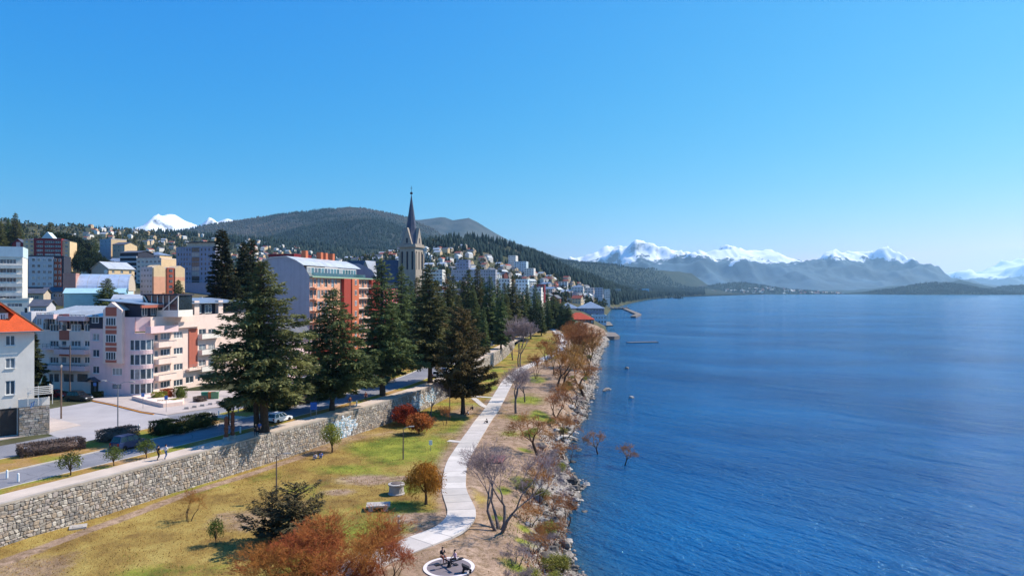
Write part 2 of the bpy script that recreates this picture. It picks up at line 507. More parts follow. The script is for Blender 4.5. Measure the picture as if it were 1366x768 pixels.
for b in ((708, 533, 5, 10), (690, 556, 3.5, 5), (682, 578, 3, 4), (700, 705, 2.2, 2), (690, 757, 2.4, 1.6), (690, 640, 1.6, 3), (735, 470, 4, 20), (760, 440, 6, 25), (665, 690, 1.5, 1.5), (720, 555, 3, 6), (705, 580, 2.5, 4), (700, 600, 2, 3), (715, 505, 4, 14), (705, 725, 2, 1.5), (672, 655, 1.2, 2.5)):
    green = np.maximum(green, 1.2 * blob(*b)); dirt *= 1 - blob(*b)
peb = np.clip((tt - 0.875 + 0.05 * nz) * 12, 0, 1)
for b in ((735, 590, 4, 4), (745, 635, 3, 6), (725, 655, 2.6, 5)): peb = np.maximum(peb, blob(*b))
m_park, t = newmat('park_ground', 0.95, 0.1)
fine = t.noise(2.2, 6, t.pos(), 0.65); mid = t.noise(0.33, 5, t.pos()); vfine = t.noise(9.0, 4, t.pos(), 0.7)
dry = t.ramp(mid, [(0.3, srgb(118, 92, 52)), (0.5, srgb(150, 124, 66)), (0.7, srgb(168, 146, 82))])
grn = t.ramp(mid, [(0.35, srgb(92, 104, 40)), (0.65, srgb(142, 142, 58))])
drt = t.mix(t.ramp(t.noise(1.1, 6, t.pos(), .7), [(.42, 0.0), (.62, 1.0)]), t.ramp(mid, [(0.3, srgb(146, 120, 100)), (0.7, srgb(182, 154, 132))]), srgb(126, 104, 80))
pbl = t.ramp(t.noise(5.5, 5, t.pos(), 0.8), [(0.32, srgb(70, 64, 58)), (0.5, srgb(140, 130, 120)), (0.68, srgb(205, 198, 190))])
def soft(a, w=0.5):
    return t.ramp(t.math('ADD', t.attr(a).outputs['Fac'], t.math('MULTIPLY', t.math('SUBTRACT', fine, 0.5), 1.1)), [(0.5 - w / 2, 0.0), (0.5 + w / 2, 1.0)])
c = t.mix(soft('green', 0.55), dry, grn)
c = t.mix(soft('dirt', 0.5), c, drt)
c = t.mix(soft('pebble', 0.4), c, pbl)
wet = t.math('MULTIPLY', t.attr('wet').outputs['Fac'], 0.7)
c = t.mix(wet, c, srgb(52, 50, 46))
c = t.mix(1.0, c, t.ramp(vfine, [(0.25, 0.62), (0.75, 1.32)]), 'MULTIPLY')
t.link(c, t.bsdf.inputs['Base Color'])
t.bump(t.math('ADD', fine, t.math('MULTIPLY', vfine, 0.4)), 0.8, 0.16)
wetA = np.clip((0.32 - ZP) * 3, 0, 1)
struct('park_lawn', grid_mesh('park_lawn', XP, YPg, ZP, m_park, attrs={'dirt': dirt, 'green': green, 'pebble': peb, 'wet': wetA}))

# ---- concrete lakeside path with its side branches
m_path = mat('path_concrete', srgb(196, 186, 177), 0.14, 0.3, 0.9, 0.15, bump=0.15, bscale=8)
def ribbon(name, centre, half, thick=0.07, z=None, mt=m_path, lift=0.05):
    c = np.asarray(centre); d = np.gradient(c, axis=0); d /= np.linalg.norm(d, axis=1)[:, None]
    n = np.stack([-d[:, 1], d[:, 0]], 1)
    hw = half if hasattr(half, '__len__') else np.full(len(c), half)
    L = c + n * np.asarray(hw)[:, None]; Rr = c - n * np.asarray(hw)[:, None]
    mb = MB()
    zc = Zlow(c[:, 0], c[:, 1])
    zl = np.maximum(np.maximum(Zlow(L[:, 0], L[:, 1]), Zlow(Rr[:, 0], Rr[:, 1])), zc) + lift
    zl = np.convolve(np.pad(zl, 2, mode='edge'), np.ones(5) / 5, 'valid') + 0.02
    for i in range(len(c) - 1):
        a, b, e, f = (*Rr[i], zl[i]), (*L[i], zl[i]), (*L[i + 1], zl[i + 1]), (*Rr[i + 1], zl[i + 1])
        mb.face([a, f, e, b])
        mb.face([(a[0], a[1], a[2] - .3), (f[0], f[1], f[2] - .3), f, a])
        mb.face([b, e, (e[0], e[1], e[2] - .3), (b[0], b[1], b[2] - .3)])
    return struct(name, mb.mesh(name, mt))
hw = np.interp(np.arange(len(pathc)), [0, len(pathc) * 0.08, len(pathc)], [1.75, 1.5, 1.45])
ribbon('path_bed', pathc, hw - 0.06, lift=0.02, mt=mat('joint_sand', srgb(120, 108, 98), .15, 1))
_pa = np.concatenate([[0], np.cumsum(np.linalg.norm(np.diff(pathc, axis=0), axis=1))])
path_e = tag(link('path', None), kind='structure')
_zc = np.maximum.reduce([Zlow(pathc[:, 0] + a, pathc[:, 1] + b) for a, b in ((0, 0), (1.4, 0), (-1.4, 0), (0, 1.4), (0, -1.4))])
_zc = np.convolve(np.pad(_zc, 3, mode='edge'), np.ones(7) / 7, 'valid') + 0.10
_pd = np.gradient(pathc, axis=0); _pd /= np.linalg.norm(_pd, axis=1)[:, None]
m_slabs = [mat('path_slab_%d' % i, srgb(*c), 0.10, 0.5, 0.9, 0.15, bump=0.2, bscale=6) for i, c in enumerate(((198, 188, 179), (190, 180, 172), (204, 194, 184), (184, 175, 166)))]
_rp = random.Random(2); s_ = 0.0
while s_ < _pa[-1] - 2.7:
    q = np.linspace(s_ + 0.03, s_ + 2.6, 4); mb = MB(); L_, R_ = [], []
    for u in q:
        x, y, z = (float(np.interp(u, _pa, k)) for k in (pathc[:, 0], pathc[:, 1], _zc)); dx, dy = float(np.interp(u, _pa, _pd[:, 0])), float(np.interp(u, _pa, _pd[:, 1])); h = float(np.interp(u, _pa, hw))
        L_.append((x - dy * h, y + dx * h, z)); R_.append((x + dy * h, y - dx * h, z))
    for i in range(3):
        mb.hexa([(a[0], a[1], a[2] - .25) for a in (R_[i], R_[i + 1], L_[i + 1], L_[i])], [R_[i], R_[i + 1], L_[i + 1], L_[i]])
    link('slab', mb.mesh('slab', _rp.choice(m_slabs)), path_e); s_ += 2.63
for q in (((598, 587.5), (608, 588.5), (622, 590)), ((632, 531), (643, 540), (655, 546)), ((629, 528.5), (645, 529.5), (664, 531))):
    ribbon('path', dense([lowpt(*p) for p in q], 0.8), 0.6, lift=0.045)

# ---- avenue: strips parallel to the promenade wall, d metres inland of its outer edge
def off(Y, d):
    s = float((Xw(Y + 1.5) - Xw(Y - 1.5)) / 3.0); n = math.hypot(1, s)
    return (float(Xw(Y)) - d / n, Y + d * s / n)
def strip(name, d0, d1, z0, z1, mt, Y0=24.0, Y1=400.0, step=3.0, make=True, kind=True):
    mb = MB(); ys = np.arange(Y0, Y1 + 0.1, step)
    for a, b in zip(ys[:-1], ys[1:]):
        p = [off(a, d0), off(b, d0), off(b, d1), off(a, d1)]
        mb.face([(*q, z1) for q in p])
        if z0 < z1 - 0.02:
            mb.face([(*p[0], z0), (*p[1], z0), (*p[1], z1), (*p[0], z1)])
            mb.face([(*p[2], z0), (*p[3], z0), (*p[3], z1), (*p[2], z1)])
    o = link(name, mb.mesh(name, mt))
    return tag(o, kind='structure') if kind else o
m_asph, t = newmat('asphalt', 0.9, 0.2)
n1 = t.noise(0.12, 6, t.pos()); n2 = t.noise(6, 4, t.pos())
cc = t.ramp(n1, [(0.3, srgb(112, 112, 118)), (0.55, srgb(132, 130, 134)), (0.75, srgb(150, 146, 146))])
vo = t.n.new('ShaderNodeTexVoronoi'); vo.feature = 'DISTANCE_TO_EDGE'; vo.inputs['Scale'].default_value = 0.16
dd = t.n.new('ShaderNodeVectorMath'); dd.operation = 'ADD'
nn = t.n.new('ShaderNodeTexNoise'); nn.inputs['Scale'].default_value = 0.5; t.link(t.pos(), nn.inputs['Vector'])
t.link(t.pos(), dd.inputs[0]); t.link(nn.outputs['Color'], dd.inputs[1]); t.link(dd.outputs[0], vo.inputs['Vector'])
crack = t.ramp(vo.outputs['Distance'], [(0.0, 1.0), (0.012, 0.0)])
cc = t.mix(t.math('MULTIPLY', crack, 0.55), cc, srgb(62, 62, 66))
cc = t.mix(1.0, cc, t.ramp(n2, [(0.3, 0.86), (0.7, 1.1)]), 'MULTIPLY')
t.link(cc, t.bsdf.inputs['Base Color']); t.bump(n2, 0.2, 0.03)
m_walk = mat('promenade_paving', srgb(196, 178, 162), 0.13, 0.35, 0.9, 0.15, bump=0.2, bscale=5)
m_kerb = mat('kerb_concrete', srgb(190, 180, 168), 0.14, 0.8, 0.9, 0.15, bump=0.2)
m_sidewalk = mat('sidewalk_paving', srgb(182, 168, 160), 0.12, 0.4, 0.9, 0.15, bump=0.2)
m_verge, t = newmat('verge_grass', 0.95, 0.1)
n1 = t.noise(0.22, 5, t.pos()); n2 = t.noise(4, 5, t.pos(), 0.7)
cc = t.ramp(n1, [(0.32, srgb(168, 134, 98)), (0.47, srgb(158, 124, 66)), (0.58, srgb(136, 132, 54)), (0.75, srgb(118, 130, 46))])
t.link(t.mix(1.0, cc, t.ramp(n2, [(0.25, 0.65), (0.75, 1.3)]), 'MULTIPLY'), t.bsdf.inputs['Base Color']); t.bump(n2, 0.8, 0.15)
Z0 = TOWNZ
strip('promenade', 0.5, 3.3, Z0 - 0.3, Z0 + 0.115, m_walk)
strip('verge', 3.3, 5.35, Z0 - 0.3, Z0 + 0.105, m_verge)
strip('kerb', 5.35, 5.55, Z0 - 0.3, Z0 + 0.125, m_kerb)
strip('road', 5.55, 12.0, Z0, Z0 + 0.006, m_asph)
strip('kerb', 12.0, 12.2, Z0 - 0.3, Z0 + 0.125, m_kerb)
strip('median', 12.2, 18.6, Z0 - 0.3, Z0 + 0.11, m_verge)
strip('kerb', 18.6, 18.8, Z0 - 0.3, Z0 + 0.125, m_kerb)
strip('road', 18.8, 26.6, Z0, Z0 + 0.006, m_asph)
# the side street between the white house and the pink apartment block, and pavements round it
def sheet(name, pts, z, mt, thick=0.0):
    mb = MB(); P = [unproj(px, py, z) for px, py in pts]
    if thick: mb.prism(P, z - thick, z, bottom=False)
    else: mb.face([(*p, z) for p in P] if sum(P[i][0] * P[(i + 1) % len(P)][1] - P[(i + 1) % len(P)][0] * P[i][1] for i in range(len(P))) > 0 else [(*p, z) for p in P[::-1]])
    return struct(name, mb.mesh(name, mt))
m_asph2 = mat('side_street_asphalt', srgb(166, 160, 160), 0.10, 0.25, 0.9, 0.2, bump=0.15)
sheet('road', [(30, 566), (62, 577), (118, 598), (250, 570), (222, 553.5), (190, 549), (150, 539), (122, 533), (112, 526), (40, 514)], Z0 + 0.012, m_asph2)
strip('kerb', 26.6, 26.85, Z0 - 0.2, Z0 + 0.125, m_kerb, 118.5, 400)
strip('sidewalk', 26.85, 33.5, Z0 - 0.2, Z0 + 0.11, m_sidewalk, 118.5, 400)
strip('kerb', 26.6, 26.85, Z0 - 0.2, Z0 + 0.125, m_kerb, 24, 77)
strip('sidewalk', 26.85, 29.2, Z0 - 0.2, Z0 + 0.11, m_sidewalk, 24, 77)
sheet('sidewalk', [(-40, 587), (0, 586), (58, 577), (108, 566), (66, 556), (-40, 562)], Z0 + 0.10, m_sidewalk, 0.3)
sheet('sidewalk', [(124, 533), (152, 538.5), (190, 548), (222, 552.5), (262, 546.5), (330, 536), (330, 520), (180, 522), (112, 520), (112, 525.5)], Z0 + 0.13, m_sidewalk, 0.3)
# paved crossings of the median
m_slab = mat('paving_slab', srgb(190, 182, 172), 0.1, 1.0, 0.9, 0.15, rand=0.12)
for Yc in (101.5, 84.8):
    for k in range(9):
        x, y = off(Yc, 12.6 + 0.68 * k); s = float((Xw(Yc + 1) - Xw(Yc - 1)) / 2)
        mb = MB(); mb.box((0, 0, 0), (0.42, 2.2, 0.05), 0)
        o = link('paving_slab', mb.mesh('paving_slab', m_slab), None, (x, y, Z0 + 0.13), -math.atan(s)); tag(o, kind='structure')

# ---- distant hills and mountains
def ridge(name, crest, Yc, wf, wb, mt, amp, nscale, dx, ny=46, base=-4.0, small=0.0, pw=1.25, jag=0.0, soft_ends=0.06):
    cx = np.array([(p[0] - CX) / F * Yc for p in crest]); cz = np.array([zat(p[1], Yc) for p in crest])
    X = np.arange(cx[0], cx[-1] + dx, dx)
    S = np.concatenate([-np.linspace(1, 0, int(ny * 0.65), endpoint=False) ** 1.2, np.linspace(0, 1, int(ny * 0.35))])
    def height(XX, SS):
        h = np.interp(XX, cx, cz)
        h = h + jag * fbm(XX / nscale * 2.2, XX * 0 + 5.5, 5)
        ends = smooth(0, soft_ends, (XX - cx[0]) / (cx[-1] - cx[0])) * smooth(0, soft_ends, (cx[-1] - XX) / (cx[-1] - cx[0]))
        a = np.abs(SS)
        g = (1 - a) ** pw
        YYs = Yc + np.where(SS < 0, SS * wf, SS * wb)
        nse = fbm(XX / nscale + 3.1, YYs / nscale, 6, 0.52, True)
        z = base + (h - base) * g * (ends if soft_ends else 1) + amp * (nse - 0.1) * np.clip(a * 5, 0.0, 1) * (1 - a) ** 0.8
        z = z + small * fbm(XX / 55.0, YYs / 55.0, 3)
        return np.maximum(z, base - 1), YYs
    XX, SS = np.meshgrid(X, S)
    Z, Yr = height(XX, SS)
    o = struct(name, grid_mesh(name, XX, Yr, Z, mt))
    return lambda x, s: height(np.asarray(x, float), np.asarray(s, float)), (cx[0], cx[-1]), o
def mount_mat(name, line, rock, wid=250.0, slope=0.62, nsc=0.0014):
    m, t = newmat(name, 0.85, 0.1)
    g = t.n.new('ShaderNodeNewGeometry'); sp = t.n.new('ShaderNodeSeparateXYZ'); t.link(g.outputs['Position'], sp.inputs[0])
    sn = t.n.new('ShaderNodeSeparateXYZ'); t.link(g.outputs['Normal'], sn.inputs[0])
    nz_ = t.noise(nsc, 9, t.pos(), 0.68)
    hgt = t.math('ADD', sp.outputs['Z'], t.math('MULTIPLY', t.math('SUBTRACT', nz_, 0.5), wid * 5.0))
    snow = t.ramp(t.math('MULTIPLY_ADD', t.math('SUBTRACT', hgt, line), 1.0 / wid, 0.5), [(0.42, 0.0), (0.60, 1.0)])
    steep = t.ramp(t.math('ADD', sn.outputs['Z'], t.math('MULTIPLY', t.math('SUBTRACT', t.noise(nsc * 3, 6, t.pos(), 0.7), 0.5), 0.7)), [(slope - 0.12, 0.0), (slope + 0.05, 1.0)])
    fac = t.math('MULTIPLY', snow, steep)
    rk = t.ramp(nz_, [(0.35, tuple(x * 0.6 for x in rock)), (0.7, tuple(x * 1.4 for x in rock))])
    t.link(t.mix(fac, rk, (0.86, 0.88, 0.9)), t.bsdf.inputs['Base Color'])
    return m
def forest_mat(name, a, b, sc=0.012):
    m, t = newmat(name, 0.95, 0.05)
    n = t.noise(sc, 7, t.pos(), 0.62); n2 = t.noise(sc * 7, 5, t.pos(), 0.7)
    cc = t.ramp(n, [(0.33, a), (0.66, b)])
    t.link(t.mix(1.0, cc, t.ramp(n2, [(0.3, 0.5), (0.75, 1.35)]), 'MULTIPLY'), t.bsdf.inputs['Base Color'])
    t.bump(n2, 1.0, 9.0)
    return m
m_mtR = mount_mat('snow_mountain', 455, srgb(62, 84, 100), 138, 0.60, .0023)
m_mtL = mount_mat('snow_peak', 590, srgb(70, 84, 104), 156, 0.60, .0037)
m_mtF = mount_mat('far_snow_mountain', 290, srgb(84, 100, 112), 142, 0.6, .0024)
m_hillA = forest_mat('hill_forest', srgb(38, 50, 50), srgb(72, 76, 72))
m_hillB = forest_mat('hill_heath', srgb(46, 58, 62), srgb(88, 90, 86), 0.006)
m_isle = forest_mat('island_forest', srgb(34, 52, 54), srgb(52, 66, 58))
ridge('mountain', [(735, 388), (765, 352), (783, 344), (800, 339), (812, 336), (826, 330), (836, 329), (848, 336), (862, 339), (880, 341), (893, 337), (905, 336), (925, 336), (932, 331), (942, 337), (955, 333), (985, 334), (1010, 335), (1036, 336), (1044, 341), (1055, 348), (1075, 352), (1088, 352), (1102, 349), (1118, 345), (1132, 340), (1145, 345), (1160, 350), (1174, 360), (1190, 377), (1215, 388)], 10500, 3100, 2700, m_mtR, 456, 1020, 24, 100, jag=90, pw=1.1)
ridge('mountain', [(1150, 390), (1185, 378), (1205, 371), (1225, 377), (1245, 374), (1265, 368), (1280, 374), (1300, 370), (1325, 358), (1342, 356), (1366, 353), (1400, 350), (1450, 364), (1500, 388)], 16000, 3600, 3000, m_mtF, 450, 1360, 48, 70, jag=120, pw=1.05)
ridge('mountain', [(120, 375), (165, 325), (183, 312), (200, 303), (212, 294), (225, 287), (234, 287), (246, 294), (262, 301), (275, 303), (290, 296), (303, 292), (318, 297), (345, 310), (420, 360), (470, 385)], 8400, 2160, 2400, m_mtL, 240, 640, 19, 90, jag=26, pw=1.0)
hD, hDx, _ = ridge('hill', [(120, 380), (165, 335), (200, 318), (240, 309), (300, 298), (350, 290), (400, 283), (440, 278), (470, 276.5), (500, 281), (540, 290), (575, 305), (610, 325), (660, 350), (700, 366), (770, 384), (800, 388)], 4600, 2300, 1700, m_hillA, 60, 700, 28, 60, small=6, jag=10, pw=1.0)
hD2, hD2x, _ = ridge('hill', [(230, 384), (300, 345), (360, 318), (420, 300), (460, 293), (490, 292), (520, 298), (560, 316), (600, 336), (650, 362), (690, 380)], 3400, 1300, 1000, m_hillA, 40, 500, 22, 50, small=6, jag=10, pw=1.0)
ridge('hill', [(430, 386), (480, 310), (530, 293), (560, 294), (580, 291.5), (592, 290), (604, 294), (614, 292), (625, 290.5), (636, 296), (655, 307), (680, 320), (720, 333), (760, 347), (800, 361), (830, 372), (862, 380), (895, 386), (930, 388)], 6900, 2600, 2000, m_hillB, 120, 900, 40, 56, jag=18, pw=1.0)
hF, hFx, _ = ridge('hill', [(780, 390), (815, 380), (845, 374), (870, 377), (905, 382), (935, 383), (955, 379), (985, 376), (1005, 379), (1025, 384), (1045, 386.5), (1075, 389.5)], 5600, 1000, 900, m_isle, 16, 300, 26, 40, small=5, jag=4, pw=0.9)
ridge('hill', [(1030, 388), (1080, 386), (1140, 387), (1170, 384), (1195, 381), (1215, 384), (1250, 388)], 7600, 800, 800, m_isle, 17, 280, 40, 30, small=5, jag=6)
hG, hGx, _ = ridge('island', [(1149, 392), (1160, 389), (1190, 385), (1215, 380), (1240, 377), (1262, 377.5), (1285, 382), (1305, 388), (1318, 392)], 4700, 520, 500, m_isle, 10, 220, 18, 40, small=4, jag=3, pw=0.8)
hH, hHx, _ = ridge('island', [(1296, 391), (1315, 387), (1335, 382), (1360, 380), (1400, 381), (1450, 391)], 5200, 520, 500, m_isle, 10, 220, 20, 40, small=4, jag=3, pw=0.8)
ridge('hill', [(1225, 391), (1255, 383), (1272, 375), (1280, 372.5), (1292, 376), (1310, 384), (1345, 391)], 6900, 800, 700, m_isle, 15, 220, 30, 30, small=4, jag=4)

# ---- air: pale haze that turns the far hills blue
m_haze = bpy.data.materials.new('haze'); m_haze.use_nodes = True
hn, hl = m_haze.node_tree.nodes, m_haze.node_tree.links
hn.remove(hn['Principled BSDF'])
pv = hn.new('ShaderNodeVolumePrincipled')
pv.inputs['Color'].default_value = (0.50, 0.79, 1.0, 1)
pv.inputs['Density'].default_value = 0.000047
pv.inputs['Anisotropy'].default_value = 0.45
hl.new(pv.outputs[0], hn['Material Output'].inputs['Volume'])
mb = MB(); mb.box((2000, 10000, 636), (52000, 22400, 1288))
hz = link('haze', mb.mesh('haze', m_haze)); hz['kind'] = 'stuff'

# ================================================================== PROMENADE WALL
stone_cols = [(176, 165, 151), (158, 148, 136), (144, 136, 126), (188, 178, 164), (166, 148, 128), (134, 127, 120), (170, 157, 147), (152, 137, 121)]
m_stones = [mat('wall_stone_%d' % i, srgb(*c), 0.22, 2.5, 0.9, 0.2, bump=0.5, bscale=7) for i, c in enumerate(stone_cols)]
m_paint = [mat('graffiti_white', srgb(206, 210, 212), 0.1, 1.5, 0.7), mat('graffiti_blue', srgb(156, 184, 200), 0.2, 1.5, 0.7)]
m_mortar = mat('wall_mortar', srgb(128, 118, 108), 0.2, 1.5, 0.95, bump=0.4)
wall = thing('stone_wall', 'long rubble stone retaining wall below the promenade, with painted patches', 'wall', (*off(40, 0), 4.0))
WY0, WY1 = 26.0, 262.0
# arc-length table along the wall face
_ys = np.linspace(WY0, WY1, 900); _xs = Xw(_ys)
_arc = np.concatenate([[0], np.cumsum(np.hypot(np.diff(_xs), np.diff(_ys)))])
def wallpt(s, z, out=0.0):
    Y = float(np.interp(s, _arc, _ys))
    batter = (TOWNZ + 0.1 - z) * 0.06
    return (*off(Y, -(batter + out)), z)
def zfoot(s):
    p = wallpt(s, 5.0); return float(Zlow(p[0] + 0.35, p[1])) - 0.25
mb = MB()
NS = 160
for i in range(NS):
    a, b = _arc[-1] * i / NS, _arc[-1] * (i + 1) / NS
    za, zb = zfoot(a), zfoot(b)
    mb.face([wallpt(a, za), wallpt(b, zb), wallpt(b, TOWNZ), wallpt(a, TOWNZ)])
part(wall, 'wall_core', mb, m_mortar)
rs = random.Random(5)
m_cope = mat('coping_stone', srgb(168, 156, 142), 0.15, 0.8, 0.9, bump=0.3, rand=0.08)
s = 0.0
while s < _arc[-1] - 2.6:
    mb = MB()
    a, b = s + 0.012, s + 2.4
    pa, pb = wallpt(a, TOWNZ, 0.06), wallpt(b, TOWNZ, 0.06)
    qa, qb = wallpt(a, TOWNZ, -0.51), wallpt(b, TOWNZ, -0.51)
    h = 0.16 + rs.uniform(-0.012, 0.012)
    mb.hexa([(*pa[:2], TOWNZ - 0.05), (*pb[:2], TOWNZ - 0.05), (*qb[:2], TOWNZ - 0.05), (*qa[:2], TOWNZ - 0.05)], [(*pa[:2], TOWNZ + h), (*pb[:2], TOWNZ + h), (*qb[:2], TOWNZ + h), (*qa[:2], TOWNZ + h)])
    part(wall, 'coping_stone', mb, m_cope)
    s += 2.4
def in_paint(s, z, spots):
    for (cs, cz, rs_, rz) in spots:
        if ((s - cs) / rs_) ** 2 + ((z - cz) / rz) ** 2 < 1: return True
    return False
def s_of(px, py):
    best = min(range(0, 900, 2), key=lambda i: abs((_xs[i] / _ys[i]) * F + CX - px)); return _arc[best]
spots = [(s_of(455, 0), 6.3, 4.2, 1.7), (s_of(556, 0), 6.6, 3.0, 1.6), (s_of(575, 0), 6.8, 3.5, 1.3)]
mb2 = MB(); nstone = 0
first_px_s = s_of(2, 0)
z_course = [4.0]
while z_course[-1] < TOWNZ - 0.1: z_course.append(z_course[-1] + rs.uniform(0.2, 0.42))
z_course[-1] = TOWNZ - 0.02
L = _arc[-1]
wob = lambda s, k: 0.16 * float(vnoise(s * 0.55, k * 7.7)) + 0.10 * float(vnoise(s * 1.7, k * 3.1))
stones = []
for k in range(len(z_course) - 1):
    s = -rs.uniform(0, 0.6)
    while s < L - 1:
        w = rs.uniform(0.2, 0.62) * (1.25 if s > 120 else 1.0); e = s + w
        stones.append((max(s, 0), e, k)); s = e
stones.sort(key=lambda q: (0 if q[0] > first_px_s - 1 else 1, q[0]))
for (a, b, k) in stones:
    za = zfoot(a)
    top0, top1 = (z_course[k + 1] + (wob(a, k + 1) if k + 2 < len(z_course) else 0)), (z_course[k + 1] + (wob(b, k + 1) if k + 2 < len(z_course) else 0))
    bot0, bot1 = z_course[k] + wob(a, k), z_course[k] + wob(b, k)
    if max(top0, top1) < za + 0.1: continue
    g = 0.022
    sk = rs.uniform(-0.08, 0.08)
    c = [(a + g + sk, bot0 + g), (b - g + sk, bot1 + g), (b - g - sk, top1 - g), (a + g - sk, top0 - g)]
    ring = []
    for i in range(4):                                   # cut corners: eight-sided rubble
        p, q, r_ = c[i - 1], c[i], c[(i + 1) % 4]
        f1, f2 = rs.uniform(0.1, 0.32), rs.uniform(0.1, 0.32)
        ring.append((q[0] + (p[0] - q[0]) * f1, q[1] + (p[1] - q[1]) * f1)); ring.append((q[0] + (r_[0] - q[0]) * f2, q[1] + (r_[1] - q[1]) * f2))
    cs = sum(p[0] for p in ring) / 8; cz = sum(p[1] for p in ring) / 8
    dep = rs.uniform(0.04, 0.10)
    mi = rs.choice(range(8))
    if in_paint(cs + rs.uniform(-.6, .6), cz + rs.uniform(-.3, .3), spots) and rs.random() < 0.85: mi = 8 if rs.random() < 0.62 else 9
    m = MB() if nstone < 300 else mb2
    n = len(m.v)
    back = [wallpt(p[0], p[1], -0.02) for p in ring]
    mid = [wallpt(p[0], p[1], dep * 0.55) for p in ring]
    frt = [wallpt(cs + (p[0] - cs) * 0.72, cz + (p[1] - cz) * 0.72, dep + rs.uniform(-0.02, 0.02)) for p in ring]
    m.v.extend(back); m.v.extend(mid); m.v.extend(frt)
    for i in range(8):
        j = (i + 1) % 8
        m.f.append((n + i, n + j, n + 8 + j, n + 8 + i)); m.f.append((n + 8 + i, n + 8 + j, n + 16 + j, n + 16 + i)); m.m += [mi, mi]
    m.f.append(tuple(n + 16 + i for i in range(8))); m.m.append(mi)
    if nstone < 300:
        m.m = [0] * len(m.f)
        part(wall, 'stone', m, (m_stones + m_paint)[mi])
    nstone += 1
o = part(wall, 'stones', mb2, m_stones + m_paint); o['kind'] = 'stuff'

# ================================================================== BUILDINGS
def glassmat(name, tint=(0.07, 0.10, 0.13), rough=0.06):
    m, t = newmat(name, rough, 0.6)
    col = t.ramp(t.rnd(), [(0.0, tuple(x * 0.5 for x in tint)), (0.55, tint), (0.6, srgb(70, 82, 94)), (0.8, srgb(168, 168, 164)), (1.0, srgb(92, 116, 134))])
    f = t.noise(1.4, 3, t.pos())
    t.link(t.mix(1.0, col, t.ramp(f, [(0.3, 0.7), (0.7, 1.2)]), 'MULTIPLY'), t.bsdf.inputs['Base Color'])
    return m
m_glass = glassmat('window_glass')
m_glassd = glassmat('dark_glass', (0.03, 0.045, 0.06))
m_wframe = mat('white_window_frame', srgb(226, 226, 222), 0.05, 2, 0.6)
m_dframe = mat('dark_window_frame', srgb(70, 62, 58), 0.1, 2, 0.6)
def plaster(name, r, g, b, streak=0.16):
    return mat(name, srgb(r, g, b), 0.06, 0.6, 0.9, 0.15, bump=0.12, bscale=9, streak=streak)
p_pink = plaster('pink_plaster', 230, 198, 194); p_cream = plaster('cream_plaster', 236, 210, 194); p_terr = plaster('terracotta_plaster', 178, 104, 86)
p_white = plaster('white_plaster', 230, 221, 208); p_lav = plaster('pale_grey_plaster', 196, 192, 196)
p_grey = plaster('grey_plaster', 168, 166, 172, 0.3); p_orange = plaster('orange_plaster', 198, 114, 82); p_peach = plaster('peach_plaster', 222, 162, 130)
p_sand = plaster('sand_plaster', 224, 192, 150); p_maroon = plaster('maroon_plaster', 136, 52, 58); p_red = plaster('red_plaster', 164, 72, 60)
p_rose = plaster('rose_plaster', 226, 108, 112); p_blueg = plaster('pale_blue_plaster', 196, 212, 218); p_dark = plaster('charcoal_cladding', 58, 60, 72)
p_brick = plaster('red_brown_brick', 158, 84, 66); p_beige = plaster('beige_plaster', 196, 178, 158); p_mauve = plaster('mauve_concrete', 148, 148, 166, 0.25)
def metalroof(name, r, g, b, rough=0.42, metal=0.35):
    if name in _M: return _M[name]
    m, t = newmat(name, rough, 0.4, metal)
    c = srgb(r, g, b)
    f = t.noise(0.4, 5, t.pos()); s2 = t.noise(1.0, 4, t.pos(0.8, 0.8, 0.1))
    cc = t.ramp(f, [(0.3, tuple(x * 0.82 for x in c)), (0.7, tuple(min(1, x * 1.08) for x in c))])
    t.link(t.mix(t.math('MULTIPLY', t.ramp(s2, [(0.5, 0.0), (0.8, 1.0)]), 0.35), cc, srgb(128, 110, 96)), t.bsdf.inputs['Base Color'])
    _M[name] = m
    return m
r_zinc = metalroof('zinc_roof', 206, 206, 204); r_blue = metalroof('blue_grey_roof', 150, 162, 176); r_dark = metalroof('dark_roof', 82, 84, 94, 0.6, 0.1)
r_slate = mat('slate_roof', srgb(74, 80, 96), 0.15, 0.8, 0.7, 0.3, bump=0.3)
def tilemat(name, r, g, b):
    m, t = newmat(name, 0.85, 0.2)
    c = srgb(r, g, b)
    f = t.noise(0.7, 5, t.pos()); f2 = t.noise(7, 3, t.pos())
    cc = t.ramp(f, [(0.3, tuple(x * 0.8 for x in c)), (0.7, tuple(min(1, x * 1.1) for x in c))])
    t.link(t.mix(1.0, cc, t.ramp(f2, [(0.3, 0.85), (0.7, 1.12)]), 'MULTIPLY'), t.bsdf.inputs['Base Color'])
    w = t.new('ShaderNodeTexWave', Scale=3.4, Distortion=0.4); w.bands_direction = 'Z'; t.link(t.pos(), w.inputs['Vector'])
    t.bump(w.outputs['Fac'], 0.6, 0.06)
    return m
r_tile = tilemat('orange_tile_roof', 226, 96, 52); r_rust = tilemat('red_tile_roof', 186, 76, 52)
m_rail = mat('grey_railing', srgb(120, 122, 126), 0.1, 2, 0.6)
m_wood = mat('brown_wood', srgb(110, 82, 62), 0.2, 2, 0.8)

